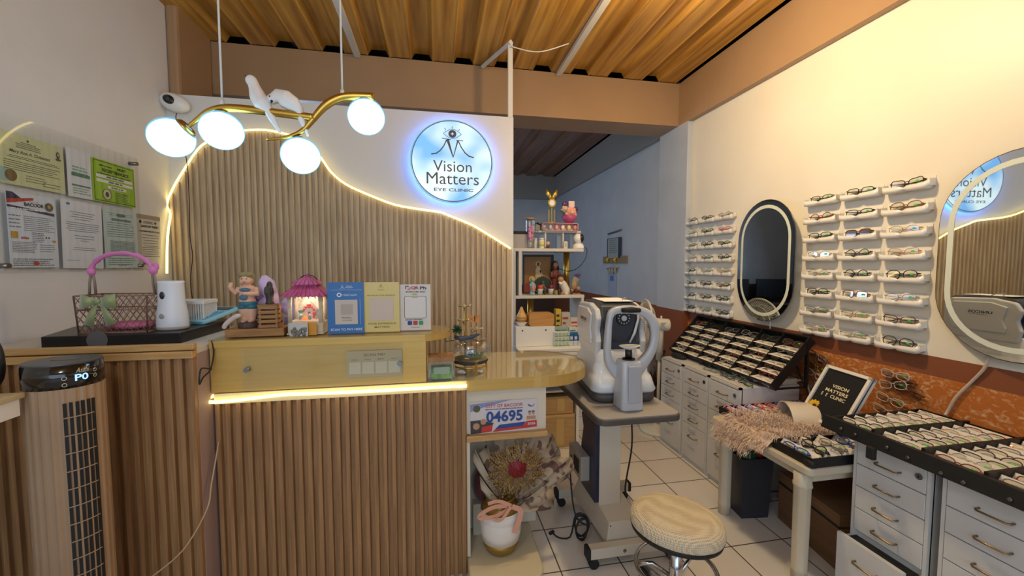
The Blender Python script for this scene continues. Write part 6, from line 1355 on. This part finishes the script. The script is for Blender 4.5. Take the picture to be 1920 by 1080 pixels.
# slanted display case, local frame vertical then tilted back
th_ = -math.radians(43)
t = thing('display_case', 'slanted open black display case with six columns of eyeglasses', 'display case', (1.945, 2.505, .694), rot=(th_, 0, -PI/2))
W_, H_ = .515, .372
M_case = mat('case_black', '#121213', .45)
MB().bb(-W_, W_, -.006, 0, 0, H_).bb(-W_, W_, -.055, 0, -.004, .006).bb(-W_, W_, -.055, 0, H_-.006, H_+.004).bb(-W_-.006, -W_, -.055, 0, -.004, H_+.004).bb(W_, W_+.006, -.055, 0, -.004, H_+.004).build('case', M_case, t)
for i in range(1, 6): x = -W_+2*W_*i/6; MB().bb(x-.003, x+.003, -.050, -.006, .006, H_-.006).build('partition', M_case, t)
cellw = 2*W_/6; SP = .061
M_card = mat('card_white', '#e4dfd6', .6)
for i in range(6):
    for j in range(1, 6):
        x = -W_+cellw*(i+.5); z = j*SP-.002
        a_, b_, c_, d_ = x-cellw*.46, x+cellw*.46, z-.048, z+.002
        MB().add([(a_, -.052, c_), (b_, -.046, c_), (b_, -.008, d_), (a_, -.008, d_), (a_, -.052, c_-.0015), (b_, -.046, c_-.0015), (b_, -.008, d_-.0015), (a_, -.008, d_-.0015)], [(0, 1, 2, 3), (7, 6, 5, 4), (0, 4, 5, 1), (1, 5, 6, 2), (2, 6, 7, 3), (3, 7, 4, 0)], False).build('divider_card', M_card, t)
for s in (-1, 1): MB(Matrix.Rotation(-th_, 4, 'X')).bb(s*W_-.01, s*W_+.01, .20, .21, .004, .27).bb(s*W_-.008, s*W_+.008, .0, .21, .004, .012).build('brace', M_case, t)
Mcase = Matrix.Translation((1.945, 2.505, .694)) @ Matrix.Rotation(-PI/2, 4, 'Z') @ Matrix.Rotation(th_, 4, 'X')
rr = random.Random(21); cl_ = ['black', 'silver', 'grey', 'silver', 'brown', 'gold', 'black', 'clear', 'rose gold']
for i in range(6):
    for j in range(6):
        x = -W_+cellw*(i+.5)+.004; z = j*SP+.024; p = Mcase @ Vector((x, -.040, z-.012)); c = cl_[(i*5+j*7+i*j) % 9]
        if (i, j) == (5, 1): c = 'red'
        if (i, j) == (4, 5): c = 'dark green'
        if (i, j) == (5, 3): c = 'black'
        specs('%s eyeglasses, %s column from left, %s row from top of the slanted case' % (c, ORD[i], ('bottom', 'fifth', 'fourth', 'third', 'second', 'first')[j]), c, SHP[(i*2+j*3) % 9], p,
              (th_-.10, .06*math.sin(i*3+j), -PI/2), 'eyeglasses in the slanted case', sticker=(i+j*2) % 5 == 0, scale=1.1)
# loose pairs on the cabinet tops
for k_, (px, py, c) in enumerate(((1323, 685, 'black'), (1333, 694, 'grey'), (1352, 697, 'silver'), (1363, 706, 'black'), (1385, 710, 'grey'), (1397, 719, 'dark green'))):
    p = onz(px, py, .70); specs('%s eyeglasses lying on the cabinet tops, %s from the left in the row' % (c, ORD[k_]), c, SHP[k_], (p.x, p.y, .703), (-1.35, 0, -PI/2+.3*math.sin(k_*2)), 'eyeglasses lying before the slanted case', scale=.95)
one('glasses_pouch', MB().ell((0, 0, .016), (.045, .085, .018)).ell((0, 0, .010), (.042, .080, .010)), M_blackm, 'soft black oval pouch on the leftmost cabinet', 'pouch', onz(1268, 671, .692)+Vector((.02, 0, 0)), remesh=.005)
t = thing('adapter_box', 'white power adapter box behind the right end of the slanted case', 'adapter', (2.13, 2.125, .691))
MB().prism(rrect(-.05, .055, 0, .036, .006), -.045, .05, 'y').build('box', mat('adapter_white', '#cfc8ba', .4), t)
MB().tube(spline([(.05, -.045, .02), (.058, -.065, .03), (.07, -.095, .015), (.07, -.12, -.04), (.06, -.13, -.08)], 5), .005, 8).build('cable', mat('adapter_white', '#cfc8ba', .4), t)
t = thing('black_speaker', 'black box with a tiny blue light in the shade behind the slanted case', 'speaker', (2.17, 2.21, .691))
MB().bb(-.04, .05, -.03, .10, 0, .10).build('box', M_black, t, bevel=.006); MB().ell((-.041, -.02, .085), .003, 8, 6).build('blue_light', mat('tiny_blue', '#3050ff', .4, emit=3, ecol='#3c5cff'), t)
one('black_lead', MB().tube(spline([(2.2, 2.1, .80), (2.19, 2.05, .72), (2.18, 2.0, .66), (2.17, 1.97, .60), (2.19, 1.94, .63), (2.18, 1.92, .70)], 5), .005, 6), M_ink, 'black cable hanging before the marble board beside the letter board', 'cable')
# ================================================================== PLASTIC TABLE AND WHAT IS ON IT
TT = .548
t = thing('plastic_table', 'low cream plastic table with fluted round legs', 'table', (1.88, 1.73, 0))
TR = Matrix.Translation((-1.88, -1.73, 0)); MBX = lambda: MB(TR)
M_pt = mat('table_plastic', '#c8bda6', .4)
MBX().prism(rrect(1.565, 2.21, 1.412, 2.05, .03, 5), TT-.035, TT, 'z').build('table_top', M_pt, t, bevel=.008, seg=3)
MBX().prism(rrect(1.60, 2.18, 1.445, 2.015, .03, 5), TT-.075, TT-.035, 'z').build('skirt', M_pt, t)
for x, y in ((1.615, 1.975), (1.60, 1.475), (2.16, 1.99), (2.16, 1.47)):
    pr = lambda r, z: [(x-1.88+r*(1+(.05 if k_ % 3 else -.04))*math.cos(2*PI*k_/24), y-1.73+r*(1+(.05 if k_ % 3 else -.04))*math.sin(2*PI*k_/24), z) for k_ in range(24)]
    loft(MB(), [pr(.030, 0), pr(.031, .05), pr(.034, .055), pr(.031, .06), pr(.033, .44), pr(.037, .445), pr(.037, .455), pr(.034, .46), pr(.036, TT-.04)]).build('leg', M_pt, t)
# fur rug
rr = random.Random(33); mb = MB().mat(0); M_fur = noisy('blush_fur', '#cdb29c', '#e8d3c0', (1, 1, 1), 14, .9); M_fur2 = mat('fur_tip', '#e2cbb8', .9, sheen=.3)
nx, ny = 14, 12; ctrl = []
def furz(u, v):   # u: 0 at the front overhang .. 1 deep, v along y
    x = 1.545+.40*u; z = TT+.030+.014*math.sin(u*9+v*5)+.010*math.sin(v*13)
    if u < .14: z = TT+.02-(.14-u)/.14*.10*(1 if v > .25 else .3); x = 1.535+.06*(u/.14)*.6
    return Vector((x, 1.62+.34*v+.01*math.sin(u*12), z))
V = [furz(i/nx, j/ny) for i in range(nx+1) for j in range(ny+1)]
mb.add(V, [(i*(ny+1)+j, (i+1)*(ny+1)+j, (i+1)*(ny+1)+j+1, i*(ny+1)+j+1) for i in range(nx) for j in range(ny)], True)
def hair(mb, p, d, l, w=.0011, sag=.5):
    d = Vector(d).normalized(); s_ = d.cross(Vector((0, 0, 1)));
    if s_.length < .1: s_ = Vector((1, 0, 0))
    s_ = s_.normalized()*w; m_ = p+d*l*.55; e_ = p+d*l*.9+Vector((0, 0, -l*sag))
    mb.add([p-s_, p+s_, m_+s_*.8, e_, m_-s_*.8], [(0, 1, 2, 4), (4, 2, 3)], False)
for k_ in range(5200):
    u, v = rr.random(), rr.random(); p = furz(u, v); mb.mat(rr.choice((0, 1, 1)))
    ed = -1.3 if u < .2 else -.2
    hair(mb, p, (ed+rr.uniform(-.7, .7), rr.uniform(-.9, .9), .9 if u > .2 else .2), rr.uniform(.035, .07), .0015, sag=.35)
mb = mb
one('fur_rug', mb, [M_fur, M_fur2], 'shaggy blush fur mat draped over the plastic table edge', 'fur mat', (0, 0, 0))
# pink tray
def flat_tray(nm, label, cx, cy, z0, L_, Wd, n, rz, cols, grp, lbf, cardh=.02, clasp=True, shp=None):
    t = thing(nm, label, 'tray', (cx, cy, z0), rz)
    MB().bb(-L_/2, L_/2, -Wd/2, Wd/2, 0, .005).bb(-L_/2, L_/2, -Wd/2-.005, -Wd/2, 0, .042).bb(-L_/2, L_/2, Wd/2, Wd/2+.005, 0, .042).bb(-L_/2-.005, -L_/2, -Wd/2-.005, Wd/2+.005, 0, .042).bb(L_/2, L_/2+.005, -Wd/2-.005, Wd/2+.005, 0, .042).build('case', M_case, t)
    if clasp: MB().cyl((-L_/2-.005, -Wd/2-.02, .02), (-L_/2-.005, -Wd/2+.03, .02), .012, n=14).build('hinge', M_blackm, t)
    st_ = L_/n
    for i in range(n):
        x = -L_/2+st_*i+.012; e_ = min(.036, st_*.6); MB().add([(x, -Wd/2+.006, .006), (x, Wd/2-.006, .006), (x+e_, Wd/2-.006, .046), (x+e_, -Wd/2+.006, .046), (x+.0015, -Wd/2+.006, .006), (x+.0015, Wd/2-.006, .006), (x+e_+.0015, Wd/2-.006, .046), (x+e_+.0015, -Wd/2+.006, .046)], [(0, 1, 2, 3), (7, 6, 5, 4), (0, 3, 7, 4), (1, 5, 6, 2), (3, 2, 6, 7)], False).build('divider_card', M_card, t)
    Mx = Matrix.Translation((cx, cy, z0)) @ Matrix.Rotation(rz, 4, 'Z')
    for i, c in enumerate(cols):
        p = Mx @ Vector((-L_/2+st_*i+.012+min(.036, st_*.6)*.5-.014, 0, .040)); specs(lbf % (c, ORD[i] if i < 7 else 'eighth'), c, (shp or SHP)[i % 9], p, (-.95, .04*math.sin(i*2), -PI/2+rz), grp, th=.0028 if c not in ('silver', 'gold', 'grey') else None)
    return t
flat_tray('eyeglass_tray', 'narrow black tray of pink and lilac children eyeglasses', 1.925, 2.000, TT+.001, .56, .138, 8, 0, ['pink', 'lilac', 'lilac', 'coral', 'coral', 'lilac', 'pink', 'lilac'], 'children eyeglasses in the narrow tray', '%s children eyeglasses, %s from the left in the narrow tray', clasp=False)
flat_tray('eyeglass_tray', 'small black tray of blue and dark eyeglasses at the table corner', 1.79, 1.525, TT+.001, .40, .20, 4, .0, ['blue', 'black', 'grey', 'blue'], 'eyeglasses in the small corner tray', '%s eyeglasses, %s from the left in the small corner tray', shp=['narrow', 'round', 'oval', 'square'])
# arched white stand
t = thing('arched_stand', 'glossy white arched stand on the fur mat', 'stand', (1.865, 1.845, TT+.030), -.42)
mb = MB(); n = 22; V = []
for i in range(n+1):
    a = PI*i/n
    for x, r_ in ((0, 0), (.155, 0), (.155, 1), (0, 1)): k_ = 1-.05*r_; V.append((x, .118*k_*math.cos(a), .102*k_*math.sin(a)))
mb.add(V, [(i*4+j, (i+1)*4+j, (i+1)*4+(j+1) % 4, i*4+(j+1) % 4) for i in range(n) for j in range(4)], False)
mb.s = [True]*len(mb.s); o = mb.build('arch', mat('gloss_cream', '#ddd3c4', .15, coat=.5), t)
q = o.modifiers.new('e', 'EDGE_SPLIT')
MB().bb(.01, .15, -.115, .115, 0, .006).build('base', mat('gloss_cream', '#ddd3c4', .15), t)
one('bead_chain', MB().tube(spline([onz(1432, 783, TT+.04), onz(1436, 795, TT+.03), onz(1455, 806, TT+.03), onz(1480, 812, TT+.03), onz(1512, 817, TT+.035)], 6), .0022, 6), mat('chain_brown', '#6d5446', .4, .4), 'thin brown eyeglass chain lying on the fur mat before the arched stand', 'chain')
c = onx(1528, 760, 1.98)
t = thing('sunflower', 'small artificial yellow sunflower beside the letter board', 'flower', c, rot=(-.2, 0, -PI/2+.3))
mb = MB()
for r_, n, l in ((0, 12, .030), (.2, 12, .026)):
    for k_ in range(n):
        a = 2*PI*k_/n+r_; d = Vector((math.cos(a), 0, math.sin(a))); mb.ell(d*l*.62+Vector((0, -.002-r_*.01, 0)), (l*.5, .002, .0055), 8, 6, R=RY(-a))
mb.build('petals', mat('sun_yellow', '#e9b81f', .5), t)
MB().ell((0, -.006, 0), (.010, .006, .010)).build('flower_centre', mat('sun_brown', '#4a2a18', .8), t)
MB().tube(spline([(0, 0, -.004), (.004, .01, -.05), (.0, .012, -.11), (.0, .012, TT-c.z+.002)], 4), .0022, 6).build('stem', mat('stem_green', '#4d6632', .6), t)
# letter board
ang = math.atan2(-.262, -.04)
t = thing('letter_board', 'black felt letter board in white frame reading Vision Matters', 'letter board', (1.955, 1.835, .615), rot=(-.50, 0, ang))
BW, BH = .268, .305
MB().bb(0, BW, 0, .008, 0, BH).build('felt', noisy('felt_black', '#17181a', '#222326', (1, 1, 160), 1.5, .9), t)
mb = MB(); 
for i in range(int(BH/.0075)-3): z = .014+i*.0075; mb.bb(.014, BW-.014, -.0015, .0, z, z+.004)
mb.build('ridges', M_blackm, t)
f_ = .0165
MB().bb(0, BW, -.010, .022, 0, f_).bb(0, BW, -.010, .022, BH-f_, BH).bb(0, f_, -.010, .022, 0, BH).bb(BW-f_, BW, -.010, .022, 0, BH).build('white_frame', mat('frame_white', '#e6e1d6', .4), t, bevel=.001)
mb = MB()
for s_, x0, x1, z0, z1 in (('VISION', .093, .190, .196, .214), ('MATTERS', .066, .200, .168, .186), ('E', .056, .065, .140, .158), ('E', .084, .093, .140, .158), ('CLINIC', .112, .200, .140, .158)): mb.text(s_, x0, x1, z0, z1, -.003, bold=.02)
mb.build('letters', mat('letter_cream', '#e8dcb8', .5), t)
one('support_box', MB().bb(-.12, .11, -.05, .05, 0, .062), mat('smoky_box', '#4a4340', .3), 'low dark box under the letter board', 'box', (2.0, 1.70, TT+.001), ang+PI)
# big open tray on the near cabinets
t = thing('display_case', 'large black open case of eyeglasses lying on the near cabinets', 'display case', (1.97, .95, .692))
TR = Matrix.Translation((-1.97, -.95, -.692)); MBX = lambda: MB(TR)
X0, X1, Y0, Y1 = 1.735, 2.235, .60, 1.470
MBX().bb(X0, X1, Y0, Y1, .692, .698).bb(X0-.006, X0, Y0, Y1, .692, .752).bb(X1-.006, X1, Y0, Y1, .692, .752).bb(X0, X1, Y1-.006, Y1, .692, .752).bb(X0, X1, Y0, Y0+.006, .692, .752).build('case', M_case, t)
MBX().prism([(X0-.035, .700), (X0-.006, .694), (X0-.006, .752), (X0-.02, .752)], Y0, Y1+.02, 'y').build('front_flap', M_case, t)
o = MBX(); 
ds = [1.298, 1.126, .955, .783]
for y in ds: MBX().bb(X0, X1, y-.006, y+.006, .698, .762).build('partition', M_case, t)
for y in (1.40, 1.34, 1.22, 1.15, 1.05, .99, .88): MBX().cyl((X0-.037, y, .712+.02*((y*100) % 3)/3), (X0-.028, y, .712+.02*((y*100) % 3)/3), .0055, n=10).build('rivet', M_steel, t)
MBX().bb(X0-.05, X0-.03, 1.255, 1.285, .655, .705).build('latch', M_blackm, t, bevel=.004)
edges = [1.464]+ds+[.606]; rr = random.Random(5)
ncol = ['black', 'grey', 'purple', 'silver', 'rose gold', 'black', 'red', 'grey']
for ci in range(5):
    ya, yb = edges[ci]-.005, edges[ci+1]+.005; yc = (ya+yb)/2
    for j in range(8):
        x = X0+.012+j*.060
        MBX().add([(x, yb+.004, .7), (x, ya-.004, .7), (x+.036, ya-.004, .754), (x+.036, yb+.004, .754), (x+.0018, yb+.004, .7), (x+.0018, ya-.004, .7), (x+.0378, ya-.004, .754), (x+.0378, yb+.004, .754)], [(3, 2, 1, 0), (4, 5, 6, 7), (0, 4, 7, 3), (1, 2, 6, 5), (3, 7, 6, 2)], False).build('divider_card', M_card, t)
        if ci < 4 or j < 3:
            c = ncol[(ci*3+j*5) % 8]
            specs('%s eyeglasses, column %s from far end, row %s from front, large open case' % (c, ('one', 'two', 'three', 'four', 'five')[ci], ('one', 'two', 'three', 'four', 'five', 'six', 'seven', 'eight')[j]), c, SHP[(ci+j*2) % 9], (x+.008, yc, .740), (-.72, .03*math.sin(j*3+ci), -PI/2), 'eyeglasses in the large open case', scale=1.02)
# pairs hanging on the marble board
hang = [(1533, 668, 'silver', 'square', .3), (1545, 684, 'brown', 'narrow', .35), (1531, 689, 'gold', 'cat', .1), (1527, 702, 'clear', 'cat', .3), (1527, 720, 'silver', 'narrow', -.6),
        (1678, 703, 'clear', 'cat', .0), (1688, 716, 'brown', 'narrow', .05), (1674, 722, 'clear', 'cat', -.2), (1668, 750, 'clear', 'cat', .15), (1662, 772, 'clear', 'cat', .15), (1700, 735, 'brown', 'oval', .2)]
for k_, (px, py, c, sh, rl) in enumerate(hang):
    p = onx(px, py, XR-.03); sd = 'left' if k_ < 5 else 'right'; kk = k_ if k_ < 5 else k_-5
    specs('%s eyeglasses hanging on the marble board %s of the letter board, %s from the top' % (c, sd, ORD[kk]), c, sh, p, (0, rl, -PI/2), 'eyeglasses hanging '+sd+' of the letter board', th=.0022, sticker=k_ in (2, 5, 7, 8), scale=1.0)
# under the table
c0 = onz(1396, 975, 0)
t = thing('waste_bin', 'dark grey square waste bin with green and red bags under the table', 'bin', (1.755, 1.955, 0), -.12)
h_ = onx(1371, 848, 1.66).z
MB().add([(-.075, -.055, 0), (.08, -.055, 0), (.08, .075, 0), (-.075, .075, 0), (-.09, -.07, h_), (.095, -.07, h_), (.095, .09, h_), (-.09, .09, h_)], [(3, 2, 1, 0), (0, 1, 5, 4), (1, 2, 6, 5), (2, 3, 7, 6), (3, 0, 4, 7)], False).build('bin_body', mat('bin_grey', '#33343a', .45), t).modifiers.new('s', 'SOLIDIFY').thickness = .003
MB().ell((-.02, .0, h_-.015), (.055, .05, .045)).ell((.02, .03, h_-.03), (.04, .03, .04)).build('green_bag', mat('green_bag', '#1b5a3c', .4), t)
MB().ell((.055, .01, h_+.0), (.030, .035, .038)).build('red_bag', mat('red_bag', '#b3341f', .4), t)
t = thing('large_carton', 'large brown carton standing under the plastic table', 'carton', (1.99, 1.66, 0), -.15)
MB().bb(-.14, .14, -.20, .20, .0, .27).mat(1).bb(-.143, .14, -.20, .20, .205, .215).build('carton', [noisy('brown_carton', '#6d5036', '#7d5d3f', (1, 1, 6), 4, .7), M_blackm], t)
# slatted chair back with fur throw behind the machine
t = thing('slatted_chair', 'dark brown slatted chair behind the eye testing machine', 'chair', (1.93, 3.52, 0))
M_dk = mat('dark_chair_wood', '#4b3222', .4)
MB().bb(-.16, .16, -.14, .14, .30, .33).build('seat', M_dk, t, bevel=.004)
mb = MB()
for i in range(8): mb.bb(-.15+i*.04, -.13+i*.04, -.14, -.12, .12, .60)
mb.bb(-.16, .16, -.142, -.118, .60, .63).build('back_slats', M_dk, t)
for x in (-.14, .14):
    for y in (-.12, .12): MB().bb(x-.015, x+.015, y-.015, y+.015, 0, .30).build('leg', M_dk, t)
mb = MB().mat(0).ell((0, 0, 0), (.15, .05, .10)); rr = random.Random(3)
for k_ in range(1800):
    a, b_ = rr.uniform(0, 2*PI), rr.uniform(-1.2, 1.4); d = Vector((math.cos(a)*math.cos(b_), math.sin(a)*math.cos(b_), math.sin(b_))); p = Vector((d.x*.15, d.y*.05, d.z*.10))
    mb.mat(1); hair(mb, p, (d.x, d.y-.2, d.z-.3), rr.uniform(.03, .06), .0016, .7)
one('fur_throw', mb, [mat('pale_fur', '#a79b92', .9), mat('pale_fur2', '#bdb2a8', .9)], 'pale shaggy fur throw over the back of the slatted chair', 'throw', (1.90, 3.36, .58))
# rear room seen in the oval mirror
t = thing('rear_desk', 'dark desk in the rear room seen reflected in the oval mirror', 'desk', (-.75, 7.05, 0))
MB().bb(-.75, .75, -.33, .33, .71, .74).bb(-.73, -.70, -.3, .3, 0, .71).bb(.70, .73, -.3, .3, 0, .71).bb(-.7, .7, .25, .28, .2, .71).build('desk', mat('rear_wood', '#4a3a30', .5), t)
for xx_, lb in ((-1.0, 'left black monitor reflected in the oval mirror'), (-.3, 'right black monitor reflected in the oval mirror')):
    t = thing('monitor', lb, 'monitor', (xx_, 7.1, .741), 0)
    MB().bb(-.28, .28, -.01, .02, .08, .42).build('screen', M_black, t, bevel=.004); MB().cyl((0, .01, 0), (0, .01, .1), .02).bb(-.1, .1, -.06, .08, 0, .01).build('stand', M_black, t)
